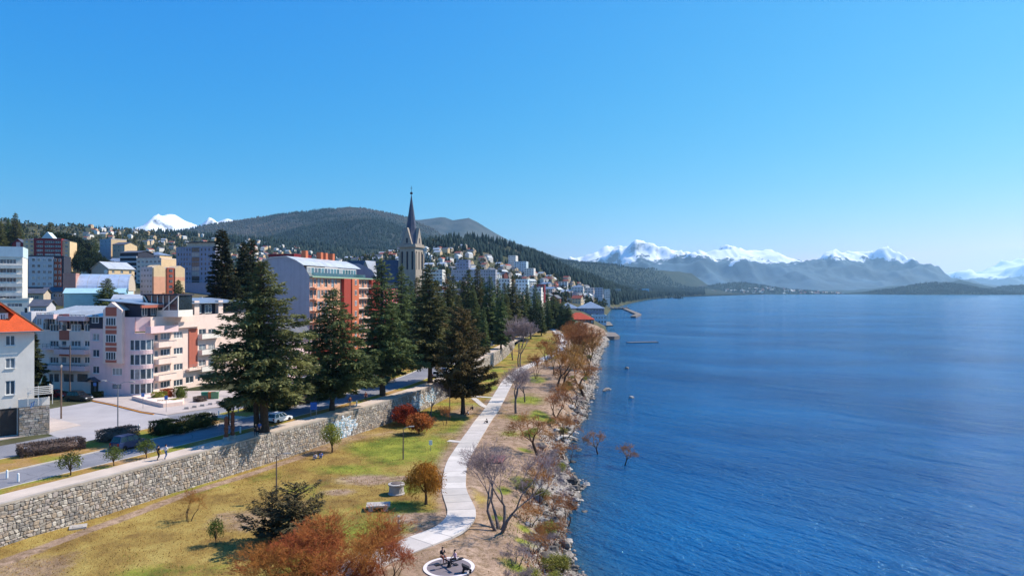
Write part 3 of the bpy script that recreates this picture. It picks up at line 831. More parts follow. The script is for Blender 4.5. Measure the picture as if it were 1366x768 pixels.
class Fac:
    """vertical facade plane: start point, direction along it, outward normal on the right of the direction"""
    def __init__(self, p, d):
        n = math.hypot(*d); self.p = (p[0], p[1]); self.d = (d[0] / n, d[1] / n); self.n = (self.d[1], -self.d[0])
        self.a = math.atan2(self.d[1], self.d[0])
    def s(self, px):
        u = (px - CX) / F
        return (u * self.p[1] - self.p[0]) / (self.d[0] - u * self.d[1])
    def z(self, px, py):
        return zat(py, self.p[1] + self.s(px) * self.d[1])
    def at(self, s, z, out=0.0):
        return (self.p[0] + s * self.d[0] + out * self.n[0], self.p[1] + s * self.d[1] + out * self.n[1], z)
    def rect(self, x0, y0, x1, y1, snap=None):
        xm = (x0 + x1) / 2
        return (self.s(x0), self.s(x1), self.z(xm, y1), self.z(xm, y0))
_wcache = {}
def win_mesh(w, h, kind, fm, gm):
    key = (round(w, 1), round(h, 1), kind, fm.name, gm.name)
    if key in _wcache: return _wcache[key], key[0], key[1]
    w, h = key[0], key[1]
    f = MB(); fr = min(0.09, w * 0.09)
    def bar(x0, x1, z0, z1, y=0.0, d=0.07): f.box(((x0 + x1) / 2, y, (z0 + z1) / 2), (x1 - x0, d, z1 - z0))
    bar(-w / 2, -w / 2 + fr, 0, h); bar(w / 2 - fr, w / 2, 0, h); bar(-w / 2 + fr, w / 2 - fr, 0, fr); bar(-w / 2 + fr, w / 2 - fr, h - fr, h)
    nm = {'single': 0, 'double': 1, 'triple': 2, 'quad': 3}.get(kind, 1)
    for i in range(nm):
        x = -w / 2 + w * (i + 1) / (nm + 1); bar(x - fr * 0.6, x + fr * 0.6, fr, h - fr, 0.002, 0.066)
    g = MB(); g.box((0, -0.01, h / 2), (w - fr * 1.2, 0.02, h - fr * 1.2))
    sill = MB(); sill.box((0, -0.09 - 0.04, -0.035), (w + 0.12, 0.24, 0.06))
    _wcache[key] = (f.mesh('window', fm), g.mesh('pane', gm), sill.mesh('sill', fm))
    return _wcache[key], w, h
def put_window(T, fac, r, kind='double', fm=None, gm=None, depth=0.14, sill=False, name='window', pane=True):
    s0, s1, z0, z1 = r
    (fme, gme, sme), w, h = win_mesh(s1 - s0, z1 - z0, kind, fm or m_wframe, gm or m_glass)
    p = fac.at((s0 + s1) / 2, z0, -depth)
    o = link(name, fme, T, (p[0] - T.location.x, p[1] - T.location.y, p[2] - T.location.z), fac.a, ((s1 - s0) / w, 1, (z1 - z0) / h))
    if pane: link('pane', gme, o)
    if sill:
        link('sill', sme, o, (0, -(depth - 0.09) + 0.02, 0))
    return o
def wall_mesh(mb, fac, s0, s1, z0, z1, holes, mi=0, depth=0.16, rmi=None):
    """wall face with real openings and reveals"""
    hs = [h for h in holes if h[1] > s0 and h[0] < s1 and h[3] > z0 and h[2] < z1]
    xs = sorted(set([s0, s1] + [min(max(v, s0), s1) for h in hs for v in h[:2]])); zs = sorted(set([z0, z1] + [min(max(v, z0), z1) for h in hs for v in h[2:4]]))
    for i in range(len(xs) - 1):
        for j in range(len(zs) - 1):
            cx, cz = (xs[i] + xs[i + 1]) / 2, (zs[j] + zs[j + 1]) / 2
            if any(h[0] < cx < h[1] and h[2] < cz < h[3] for h in hs): continue
            mb.face([fac.at(xs[i], zs[j]), fac.at(xs[i + 1], zs[j]), fac.at(xs[i + 1], zs[j + 1]), fac.at(xs[i], zs[j + 1])], mi)
    rmi = mi if rmi is None else rmi
    for a, b, c, d in [h[:4] for h in hs]:
        D = -depth - 0.03
        for (p, q) in (((a, c), (b, c)), ((b, c), (b, d)), ((b, d), (a, d)), ((a, d), (a, c))):
            mb.face([fac.at(*p), fac.at(*p, D), fac.at(*q, D), fac.at(*q)], rmi)
        mb.face([fac.at(a, c, D), fac.at(b, c, D), fac.at(b, d, D), fac.at(a, d, D)], rmi)
def slab(mb, fac, s0, s1, z0, z1, o0, o1, mi=0):
    mb.hexa([fac.at(s0, z0, o1), fac.at(s1, z0, o1), fac.at(s1, z0, o0), fac.at(s0, z0, o0)], [fac.at(s0, z1, o1), fac.at(s1, z1, o1), fac.at(s1, z1, o0), fac.at(s0, z1, o0)], mi)
def balcony(T, fac, s0, s1, z, h=1.0, out=1.1, mt=None, rail=False, base_out=0.0):
    b = MB(); slab(b, fac, s0, s1, z - 0.16, z, base_out, base_out + out)
    if not rail:
        slab(b, fac, s0, s1, z, z + h, base_out + out - 0.12, base_out + out)
        slab(b, fac, s0, s0 + 0.12, z, z + h, base_out, base_out + out - 0.12); slab(b, fac, s1 - 0.12, s1, z, z + h, base_out, base_out + out - 0.12)
    o = part(T, 'balcony', b, mt)
    if rail or h < 0.9:
        rb = MB(); top = z + 1.0; lo = z if rail else z + h
        for zz in (top, (top + lo) / 2): slab(rb, fac, s0, s1, zz - 0.03, zz + 0.03, base_out + out - 0.09, base_out + out - 0.03)
        n = max(2, int((s1 - s0) / 0.9))
        for i in range(n + 1):
            x = s0 + 0.03 + (s1 - s0 - 0.06) * i / n; slab(rb, fac, x - 0.025, x + 0.025, lo, top - 0.03, base_out + out - 0.085, base_out + out - 0.035)
        part(T, 'railing', rb, m_rail)
    return o

# ------------------------------------------------------------------ pink apartment block on the corner
def pink_block():
    C = unproj(180, 528.5, TOWNZ)                        # foot of the rounded corner
    A = Fac((C[0] - 24.5 * 0.972, C[1] + 24.5 * 0.235), (0.972, -0.235))    # wing on the side street, left to right
    B = Fac((C[0] + 2.1, C[1] + 1.6), (0.285, 0.958))                        # wing on the avenue
    T = thing('apartment_block', 'pink and cream corner apartment block with terracotta panels and balconies', 'apartment block', (C[0] - 8, C[1] + 8, TOWNZ))
    zt = TOWNZ + 14.9
    # ---- wing A
    sA = lambda x: A.s(x)
    holesA = []
    def addA(x0, y0, x1, y1, kind='double', **kw):
        r = A.rect(x0, y0, x1, y1); holesA.append(r); put_window(T, A, r, kind, **kw)
    def zo(y): return 360 + y / 3.8412
    for cx0, cx1, kind in ((66.5, 78, 'triple'), (82, 88.5, 'single'), (94.5, 107.5, 'triple'), (112.5, 119.5, 'double')):
        for y0, y1 in ((278, 315), (362, 392), (445, 478)):
            addA(cx0, zo(y0), cx1, zo(y1), kind)
    for x0, x1, k in ((66, 71, 'single'), (85, 98.5, 'triple'), (103, 117, 'triple'), (72.5, 79, 'double')):
        addA(x0, zo(532), x1, zo(572), k, fm=m_dframe)
    addA(57, zo(270), 60, zo(305), 'single')
    for y0, y1 in ((325, 362), (407, 445), (492, 530)):
        addA(123.5, zo(y0), 132.5, zo(y1), 'double', sill=True)
    addA(149.5, zo(502), 163, zo(540), 'triple'); addA(150, zo(585), 162, zo(607), 'double', fm=m_dframe)
    door = A.rect(121, zo(572), 131.5, zo(640)); door = (door[0], door[1], TOWNZ + 0.13, door[3]); holesA.append(door)
    sL, sR = -1.5, A.s(180)
    mb = MB()
    wall_mesh(mb, A, sL, sA(120.5), TOWNZ - 0.5, zt - 2.6, holesA, 1, rmi=1)
    wall_mesh(mb, A, sA(120.5), sR, TOWNZ - 0.5, zt, holesA, 0, rmi=0)
    part(T, 'wall', mb, [p_pink, p_cream], label='side-street wall in cream and pink')
    d = MB(); slab(d, A, door[0], door[1], door[2], door[3], -0.15, -0.08); part(T, 'door', d, m_dframe)
    d = MB(); zc = door[3] + 0.1
    pz = lambda s, z, o: A.at(s, z, o)
    mid = (door[0] + door[1]) / 2
    d.hexa([pz(door[0] - .5, zc, 1.3), pz(mid, zc + .7, 1.3), pz(mid, zc + .7, -.02), pz(door[0] - .5, zc, -.02)], [pz(door[0] - .5, zc + .15, 1.3), pz(mid, zc + .85, 1.3), pz(mid, zc + .85, -.02), pz(door[0] - .5, zc + .15, -.02)])
    d.hexa([pz(mid, zc + .7, 1.3), pz(door[1] + .5, zc, 1.3), pz(door[1] + .5, zc, -.02), pz(mid, zc + .7, -.02)], [pz(mid, zc + .85, 1.3), pz(door[1] + .5, zc + .15, 1.3), pz(door[1] + .5, zc + .15, -.02), pz(mid, zc + .85, -.02)])
    part(T, 'door_canopy', d, r_dark)
    # side end wall and back
    E = MB()
    e0, e1 = A.at(sL, TOWNZ - .5), A.at(sL, TOWNZ - .5, -11.0)
    E.face([e1, e0, (e0[0], e0[1], zt - 2.6), (e1[0], e1[1], zt - 2.6)])
    part(T, 'end_wall', E, p_lav)
    P = MB(); slab(P, A, sL - 0.4, sL + 2.2, TOWNZ - .5, zt + 0.9, -3.0, 0.35); part(T, 'corner_pier', P, p_lav)
    h = A.rect(49, zo(192), 51.5, zo(222)); put_window(T, A, (sL + 0.5, sL + 1.4, h[2], h[3]), 'single', depth=-0.36)
    # terracotta panel and balconies
    for y0, y1 in ((225, 264), (310, 358), (395, 440)):
        tp = MB(); r = A.rect(79.5, zo(y0), 92.5, zo(y1)); slab(tp, A, r[0], r[1], r[2], r[3], 0.003, 0.08); part(T, 'terracotta_panel', tp, p_terr)
    for (x0, x1, yb, rail) in ((55.5, 78.5, 245, False), (84, 119.5, 255, False), (79, 119.5, 425, False), (62, 119.5, 507, False)):
        z = A.z((x0 + x1) / 2, zo(yb))
        balcony(T, A, sA(x0), sA(x1), z, 0.75, 1.15, p_pink)
    for (x0, x1, yb) in ((62, 84, 395),):
        balcony(T, A, sA(x0), sA(x1), A.z(73, zo(yb + 8)), 0.2, 0.9, p_pink)
    # attic storey set back under the zinc roof
    zb = zt - 2.6
    at = MB(); slab(at, A, sL + 2.2, sA(121), zb, zb + 2.5, -9.5, -1.6); part(T, 'attic_wall', at, p_dark)
    AT = Fac(A.at(0, 0, -1.6)[:2], A.d)
    for x0, x1 in ((66, 74), (93.5, 104.5), (112, 121)):
        r = (AT.s(x0), AT.s(x1), zb + 0.25, zb + 2.2); put_window(T, AT, r, 'double', depth=-0.04)
    for x in (59, 84.5):
        dm = MB(); s = AT.s(x); slab(dm, AT, s - 0.95, s + 0.95, zb, zb + 2.3, 0.0, 1.0)
        for k in range(5):
            w0, w1 = 0.95 * math.cos(k * 0.314), 0.95 * math.cos((k + 1) * 0.314)
            slab(dm, AT, s - w1, s + w1, zb + 2.3 + 0.16 * k, zb + 2.46 + 0.16 * k, 0.0, 1.0)
        part(T, 'dormer', dm, p_blueg)
    for x in (59, 84.5):
        s = AT.s(x); put_window(T, AT, (s - .6, s + .6, zb + .8, zb + 2.3), 'double', depth=-1.03)
    rf = MB(); z0_, z1_ = zb + 2.45, zb + 4.3
    q0, q1 = sL + 1.2, sA(122)
    rf.hexa([A.at(q0, z0_, -0.5), A.at(q1, z0_, -0.5), A.at(q1 + 2.2, z1_, -10.5), A.at(q0 + 0.5, z1_, -10.5)], [A.at(q0, z0_ + .14, -0.5), A.at(q1, z0_ + .14, -0.5), A.at(q1 + 2.2, z1_ + .14, -10.5), A.at(q0 + 0.5, z1_ + .14, -10.5)])
    roof = part(T, 'roof', rf, r_zinc)
    for i in range(17):
        sm = MB(); k = i / 16; s0 = q0 + 0.05 + (q1 - q0 - 0.1) * k; s1 = s0 + 0.5 + 1.7 * k
        sm.hexa([A.at(s0, z0_ + .142, -0.5), A.at(s0 + .07, z0_ + .142, -0.5), A.at(s1 + .07, z1_ + .142, -10.5), A.at(s1, z1_ + .142, -10.5)], [A.at(s0, z0_ + .2, -0.5), A.at(s0 + .07, z0_ + .2, -0.5), A.at(s1 + .07, z1_ + .2, -10.5), A.at(s1, z1_ + .2, -10.5)])
        part(roof, 'seam', sm, r_blue)
    gb = MB(); gb.hexa([A.at(q1, zb, -0.6), A.at(q1 + .3, zb, -0.6), A.at(q1 + 2.4, zb, -10.4), A.at(q1 + 2.1, zb, -10.4)], [A.at(q1, z0_, -0.6), A.at(q1 + .3, z0_, -0.6), A.at(q1 + 2.4, z1_, -10.4), A.at(q1 + 2.1, z1_, -10.4)])
    part(T, 'gable_wall', gb, p_dark)
    # dark cladding beside the gabled bay and a small zinc roof
    cb = MB(); slab(cb, A, sA(120), sA(141), zt - 2.2, zt - 0.05, 0.01, 0.14); part(T, 'cladding', cb, p_dark)
    put_window(T, A, A.rect(124, zo(228), 133, zo(272)), 'double', depth=-0.2)
    zr = MB(); zr.hexa([A.at(sA(117), zt - 0.04, 0.7), A.at(sA(142), zt - 0.04, 0.7), A.at(sA(144), zt + 1.0, -6), A.at(sA(119), zt + 1.0, -6)], [A.at(sA(117), zt + 0.12, 0.7), A.at(sA(142), zt + .12, 0.7), A.at(sA(144), zt + 1.14, -6), A.at(sA(119), zt + 1.14, -6)])
    part(T, 'roof', zr, r_zinc)
    # gabled bay with terracotta spandrels
    bay = MB(); s0, s1 = sA(141.5), sA(166.5); zb0 = A.z(154, zo(478)); bz = A.z(154, zo(205)); bap = A.z(152, zo(165))
    slab(bay, A, s0, s1, zb0, bz, 0.0, 0.7)
    sm_ = (s0 + s1) / 2 - 0.3
    bay.hexa([A.at(s0, bz, .7), A.at(s1, bz, .7), A.at(s1, bz, -5), A.at(s0, bz, -5)], [A.at(sm_ - .05, bap, .7), A.at(sm_ + .05, bap, .7), A.at(sm_ + .05, bap, -5), A.at(sm_ - .05, bap, -5)])
    part(T, 'gabled_bay', bay, p_cream)
    BF = Fac(A.at(0, 0, 0.7)[:2], A.d)
    w0, w1 = sA(144.5) + .1, sA(159) + .1
    pn = MB()
    slab(pn, BF, w0, w1, A.z(152, zo(235)), A.z(152, zo(190)), 0.003, 0.06)
    part(T, 'terracotta_panel', pn, p_terr)
    for y0, y1 in ((286, 300), (306, 326), (370, 386), (394, 414), (457, 472)):
        pn = MB(); slab(pn, BF, w0, w1, A.z(152, zo(y1)), A.z(152, zo(y0)), 0.003, 0.06); part(T, 'terracotta_panel', pn, p_terr)
    for y0, y1 in ((243, 284), (330, 370), (418, 458)): put_window(T, BF, (w0 + .1, w1 - .1, A.z(152, zo(y1)), A.z(152, zo(y0))), 'quad', depth=-0.05)
    # ---- rounded glazed corner
    cc = (C[0] + 0.1, C[1] + 2.4); n = 9
    a0, a1 = A.a - math.pi / 2 - 0.25, B.a - math.pi / 2 + 0.12
    ang = [a0 + (a1 - a0) * i / n for i in range(n + 1)]
    arc_ = lambda r, a, z: (cc[0] + r * math.cos(a), cc[1] + r * math.sin(a), z)
    floors = [TOWNZ + 0.4 + 2.75 * i for i in range(5)]
    zc_top = B.z(195, 441)
    for (za, zb_) in [(TOWNZ - .5, floors[0] + 0.0)] + [(floors[i] + 2.0, floors[i + 1]) for i in range(3)] + [(floors[3] + 2.0, zt - 3.0)]:
        cr = MB()
        for i in range(n):
            cr.face([arc_(2.5, ang[i], za), arc_(2.5, ang[i + 1], za), arc_(2.5, ang[i + 1], zb_), arc_(2.5, ang[i], zb_)])
            cr.face([arc_(2.5, ang[i], zb_), arc_(2.5, ang[i + 1], zb_), arc_(1.6, ang[i + 1], zb_), arc_(1.6, ang[i], zb_)])
        part(T, 'corner_wall', cr, p_pink)
    for fi in range(4):
        for i in range(0, n, 2):
            pa, pb = arc_(2.44, ang[i], 0), arc_(2.44, ang[min(i + 2, n)], 0)
            f = Fac(pa[:2], (pb[0] - pa[0], pb[1] - pa[1])); w = math.hypot(pb[0] - pa[0], pb[1] - pa[1])
            put_window(T, f, (0.03, w - 0.03, floors[fi] + 0.003, floors[fi] + 1.997), 'single', depth=0.03)
    # ---- wing B
    holesB = []
    LB = 27.5
    def addB(x0, y0, x1, y1, kind='double', **kw):
        r = B.rect(x0, y0, x1, y1); holesB.append(r); put_window(T, B, r, kind, **kw)
    for (x0, x1, y0, k) in ((206.5, 211.5, 330, 'single'), (214.5, 227.5, 322, 'triple'), (232, 244, 316, 'triple')):
        for i in range(4):
            if i == 3 and x0 < 212: continue
            yy = y0 + i * (82 if x0 < 230 else 81.5)
            addB(x0, zo(yy), x1, zo(yy + 33), k)
    for (x0, x1, y0, k) in ((257.5, 262, 313, 'single'), (265.5, 275, 302, 'double'), (278, 287, 302, 'double')):
        for i in range(3): addB(x0, zo(y0 + i * 78), x1, zo(y0 + i * 78 + 33), k)
    for x0, x1, y0, y1, k in ((248, 258.5, 545, 578, 'double'), (264, 267, 545, 568, 'single'), (273, 287, 530, 560, 'triple'), (206.5, 211, 578, 608, 'single'), (281, 292, 600, 640, 'triple')): addB(x0, zo(y0), x1, zo(y1), k)
    for x0, x1, y0 in ((248.5, 257.5, 622), (263, 268.5, 612)):
        r = B.rect(x0, zo(y0), x1, zo(655)); holesB.append((r[0], r[1], TOWNZ + 0.13, r[3]))
        d = MB(); slab(d, B, r[0], r[1], TOWNZ + .13, r[3], -0.17, -0.1); part(T, 'garage_door', d, m_wood)
    mb = MB(); wall_mesh(mb, B, 0, LB, TOWNZ - .5, zt, holesB, 0)
    part(T, 'wall', mb, [p_cream], label='sunlit avenue wall in pale cream pink')
    e0, e1 = B.at(LB, TOWNZ - .5), B.at(LB, TOWNZ - .5, -11)
    E = MB(); E.face([e0, e1, (e1[0], e1[1], zt + 1), (e0[0], e0[1], zt + 1)]); part(T, 'end_wall', E, p_cream)
    tp = MB(); r = B.rect(251.5, zo(300), 263.5, zo(495)); slab(tp, B, r[0], r[0] + 0.35, r[2], r[3], .003, 0.2); slab(tp, B, r[0] + .35, r[1], r[2], r[3], .003, .06)
    part(T, 'terracotta_panel', tp, p_terr)
    for y in (385, 470, 553): balcony(T, B, B.s(205.5), B.s(229.5), B.z(217, zo(y + 4)), 0.85, 1.15, p_cream)
    balcony(T, B, B.s(194), B.s(231), B.z(213, zo(315)), 1.15, 1.3, p_pink)
    balcony(T, B, B.s(233), B.s(264), B.z(250, zo(288)), 1.0, 0.9, p_cream)
    for y in (335, 415, 500): balcony(T, B, B.s(264.5), B.s(290), B.z(277, zo(y + 10)), 0.85, 1.0, p_white)
    balcony(T, B, B.s(248), B.s(264), B.z(256, zo(508)), 0.2, 0.9, p_cream)
    # attic on wing B
    at = MB(); slab(at, B, -1.0, LB, zt + 0.003, zt + 2.3, -9.5, -1.3); part(T, 'attic_wall', at, p_dark)
    BT = Fac(B.at(0, 0, -1.3)[:2], B.d)
    for x0, x1 in ((189, 196), (201, 207), (218, 226), (237, 246), (263, 268), (273, 282)):
        put_window(T, BT, (BT.s(x0), BT.s(x1), zt + 0.2, zt + 2.05), 'double', depth=-0.04)
    for x in (258, 290): pr = MB(); s = BT.s(x); slab(pr, BT, s - 0.7, s + 0.7, zt + .003, zt + 2.9, 0.0, 0.9); part(T, 'roof_pier', pr, p_cream)
    rf = MB()
    rf.hexa([B.at(-1.5, zt + 2.3, 0.1), B.at(LB + .3, zt + 2.3, 0.1), B.at(LB + .3, zt + 3.2, -10), B.at(-2.5, zt + 3.2, -10)], [B.at(-1.5, zt + 2.46, .1), B.at(LB + .3, zt + 2.46, .1), B.at(LB + .3, zt + 3.36, -10), B.at(-2.5, zt + 3.36, -10)])
    part(T, 'roof', rf, r_blue)
    fb = MB(); slab(fb, B, BT.s(178) + .5, BT.s(233), zt + 1.75, zt + 2.28, -0.2, 0.12); part(T, 'fascia', fb, p_terr)
    # middle body closing the corner under the roof
    body = MB()
    k0, k1, k2, k3 = A.at(sA(121), 0), A.at(sR - .2, 0, -0.4), B.at(0.4, 0, -0.4), B.at(6, 0, -10)
    body.prism([k0[:2], k1[:2], k2[:2], k3[:2], A.at(sA(123), 0, -10)[:2]], zt - 2.7, zt + 0.0)
    part(T, 'corner_body', body, p_pink)
    # glazed roof house
    G = Fac((A.at(sA(166), 0, -4.5)[0], A.at(sA(166), 0, -4.5)[1]), (0.972, -0.1))
    gh = MB(); w = 7.4; zg = zt + 2.6; zl = zt - 0.1
    slab(gh, G, 0, w, zl, zt + 1.2, -5, 0); slab(gh, G, -0.2, w + .2, zt + 4.1, zt + 4.35, -5.2, 0.3, 1)
    for x in (0.0, 1.8, 3.0, 4.2, 5.4, w - .15): slab(gh, G, x, x + .15, zt + 1.2, zt + 4.1, -0.15, 0)
    for i in (0, 1):
        x0, x1 = (1.8, 0.1) if i == 0 else (4.0, w - .1)
        gh.hexa([G.at(x0, zt + 1.2, .12), G.at(x0 + .3, zt + 1.2, .12), G.at(x0 + .3, zt + 1.2, .003), G.at(x0, zt + 1.2, .003)], [G.at(x1, zt + 4.05, .12), G.at(x1 + .3, zt + 4.05, .12), G.at(x1 + .3, zt + 4.05, .003), G.at(x1, zt + 4.05, .003)])
    part(T, 'roof_house', gh, [p_white, p_dark])
    gl = MB(); slab(gl, G, 0.1, w - .1, zt + 1.2, zt + 4.1, -4.9, -0.2); part(T, 'roof_glazing', gl, m_glassd)
    ch = MB(); ch.box((*A.at(sA(118), 0, -8)[:2], zt + 2.4), (0.5, 0.5, 2.2), A.a); part(T, 'chimney', ch, p_grey)
    return T, A, B
pinkT, PA, PB = pink_block()

# ------------------------------------------------------------------ generic blocks of the town
class Blk: pass
def block(name, label, cat, xl, xc, xr, Y, ytop, theta=14.0, front=None, side=None, roof='flat', rmat=None, depth=None, zb=None, group=None, eave=0.5, rise=2.0, ridge='front', ztop=None, parapet=0.5):
    """building given by the photo columns of its left edge, near corner and far right edge; returns its facades"""
    th = R(theta); C = ((xc - CX) / F * Y, Y)
    fr = Fac(C, (math.cos(th), -math.sin(th))); Lf = -fr.s(xl)
    fr = Fac((C[0] - Lf * fr.d[0], C[1] - Lf * fr.d[1]), fr.d)
    sd = Fac(C, (math.sin(th), math.cos(th)))
    Ls = depth if depth else max(3.0, min(60.0, sd.s(xr)))
    b = Blk(); b.f, b.s, b.Lf, b.Ls = fr, sd, Lf, Ls
    b.zt = zat(ytop, Y) if ztop is None else ztop
    cxm, cym = fr.at(Lf / 2, 0, -Ls / 2)[:2]
    b.zb = (float(min(Zup(*fr.at(0, 0)[:2]), Zup(*C), Zup(*sd.at(Ls, 0)[:2]))) - 0.6) if zb is None else zb
    b.T = thing(name, label, cat, (cxm, cym, b.zb), group)
    b.hf, b.hs = [], []
    b.front, b.side, b.roof, b.rmat, b.eave, b.rise, b.ridge, b.parapet = front, side or front, roof, rmat, eave, rise, ridge, parapet
    return b
def wgrid(b, which, s0, s1, n, z0, floors, fh, ww=1.3, wh=1.4, kind='double', fm=None, gm=None, sillh=0.9, depth=0.14, pane=True):
    f = b.f if which == 'f' else b.s; L = b.Lf if which == 'f' else b.Ls
    if s0 is None: s0, s1 = 0, L
    for j in range(floors):
        for i in range(n):
            c = s0 + (s1 - s0) * (i + 0.5) / n
            r = (c - ww / 2, c + ww / 2, z0 + j * fh + sillh, z0 + j * fh + sillh + wh)
            if r[0] < 0.1 or r[1] > L - 0.1 or r[3] > b.zt - 0.1: continue
            (b.hf if which == 'f' else b.hs).append(r)
            put_window(b.T, f, r, kind, fm, gm, depth, pane=pane)
def finish(b, extra_front=None):
    f, s, Lf, Ls, zb, zt = b.f, b.s, b.Lf, b.Ls, b.zb, b.zt
    mb = MB()
    wall_mesh(mb, f, 0, Lf, zb, zt, b.hf, 0); wall_mesh(mb, s, 0, Ls, zb, zt, b.hs, 1)
    p0, p1, p2, p3 = f.at(0, 0), f.at(Lf, 0), s.at(Ls, 0), f.at(0, 0, -Ls)
    v = lambda p, z: (p[0], p[1], z)
    mb.face([v(p2, zb), v(p3, zb), v(p3, zt), v(p2, zt)], 0); mb.face([v(p3, zb), v(p0, zb), v(p0, zt), v(p3, zt)], 1)
    if b.roof == 'gable':
        e = b.eave
        if b.ridge == 'front':            # ridge parallel to the front, gable on the sides
            m0, m1 = f.at(0, zt + b.rise, -Ls / 2), f.at(Lf, zt + b.rise, -Ls / 2)
            mb.face([v(p1, zt), v(p2, zt), m1], 1); mb.face([v(p3, zt), v(p0, zt), m0], 1)
        else:
            m0, m1 = f.at(Lf / 2, zt + b.rise, 0), f.at(Lf / 2, zt + b.rise, -Ls)
            mb.face([v(p0, zt), v(p1, zt), m0], 0); mb.face([v(p2, zt), v(p3, zt), m1], 0)
    part(b.T, 'wall', mb, [b.front, b.side])
    rb = MB(); rm = b.rmat or r_dark
    if b.roof == 'flat':
        rb.prism([f.at(0.25, 0, -.25)[:2], f.at(Lf - .25, 0, -.25)[:2], f.at(Lf - .25, 0, -Ls + .25)[:2], f.at(.25, 0, -Ls + .25)[:2]], zt - .6, zt + 0.02)
        part(b.T, 'roof', rb, rm)
        pb = MB(); h = b.parapet
        if h:
            slab(pb, f, -.08, Lf + .08, zt + .003, zt + h, -.25, .08); slab(pb, f, -.08, Lf + .08, zt + .003, zt + h, -Ls - .08, -Ls + .25)
            slab(pb, f, -.08, .25, zt + .003, zt + h, -Ls + .25, -.25); slab(pb, f, Lf - .25, Lf + .08, zt + .003, zt + h, -Ls + .25, -.25)
            part(b.T, 'parapet', pb, b.front)
    elif b.roof == 'gable':
        e, t, r = b.eave, 0.16, b.rise
        if b.ridge == 'front':
            k = e * r / (Ls / 2)
            for a, c in ((e, -Ls / 2), (-Ls - e, -Ls / 2)):
                rb.hexa([f.at(-e, zt - k + .02, a), f.at(Lf + e, zt - k + .02, a), f.at(Lf + e, zt + r + .02, c), f.at(-e, zt + r + .02, c)], [f.at(-e, zt - k + t, a), f.at(Lf + e, zt - k + t, a), f.at(Lf + e, zt + r + t, c), f.at(-e, zt + r + t, c)])
        else:
            k = e * r / (Lf / 2)
            for a, c in ((-e, Lf / 2), (Lf + e, Lf / 2)):
                rb.hexa([f.at(a, zt - k + .02, e), f.at(a, zt - k + .02, -Ls - e), f.at(c, zt + r + .02, -Ls - e), f.at(c, zt + r + .02, e)], [f.at(a, zt - k + t, e), f.at(a, zt - k + t, -Ls - e), f.at(c, zt + r + t, -Ls - e), f.at(c, zt + r + t, e)])
        part(b.T, 'roof', rb, rm)
    elif b.roof == 'hip':
        e, r = b.eave, b.rise; m = min(Lf, Ls) / 2
        q = [f.at(-e, zt, e), f.at(Lf + e, zt, e), f.at(Lf + e, zt, -Ls - e), f.at(-e, zt, -Ls - e)]
        if Lf >= Ls: a0, a1 = f.at(m, zt + r, -Ls / 2), f.at(Lf - m, zt + r, -Ls / 2)
        else: a0, a1 = f.at(Lf / 2, zt + r, -m), f.at(Lf / 2, zt + r, -Ls + m)
        if Lf >= Ls:
            rb.face([q[0], q[1], a1, a0]); rb.face([q[1], q[2], a1]); rb.face([q[2], q[3], a0, a1]); rb.face([q[3], q[0], a0])
        else:
            rb.face([q[0], q[1], a0]); rb.face([q[1], q[2], a1, a0]); rb.face([q[2], q[3], a1]); rb.face([q[3], q[0], a0, a1])
        rb.face([q[3], q[2], q[1], q[0]])
        part(b.T, 'roof', rb, rm)
    return b
def panel(b, which, s0, s1, z0, z1, mt, out=0.06, name='wall_panel', o0=0.003):
    mb = MB(); slab(mb, b.f if which == 'f' else b.s, s0, s1, z0, z1, o0, out); return part(b.T, name, mb, mt)

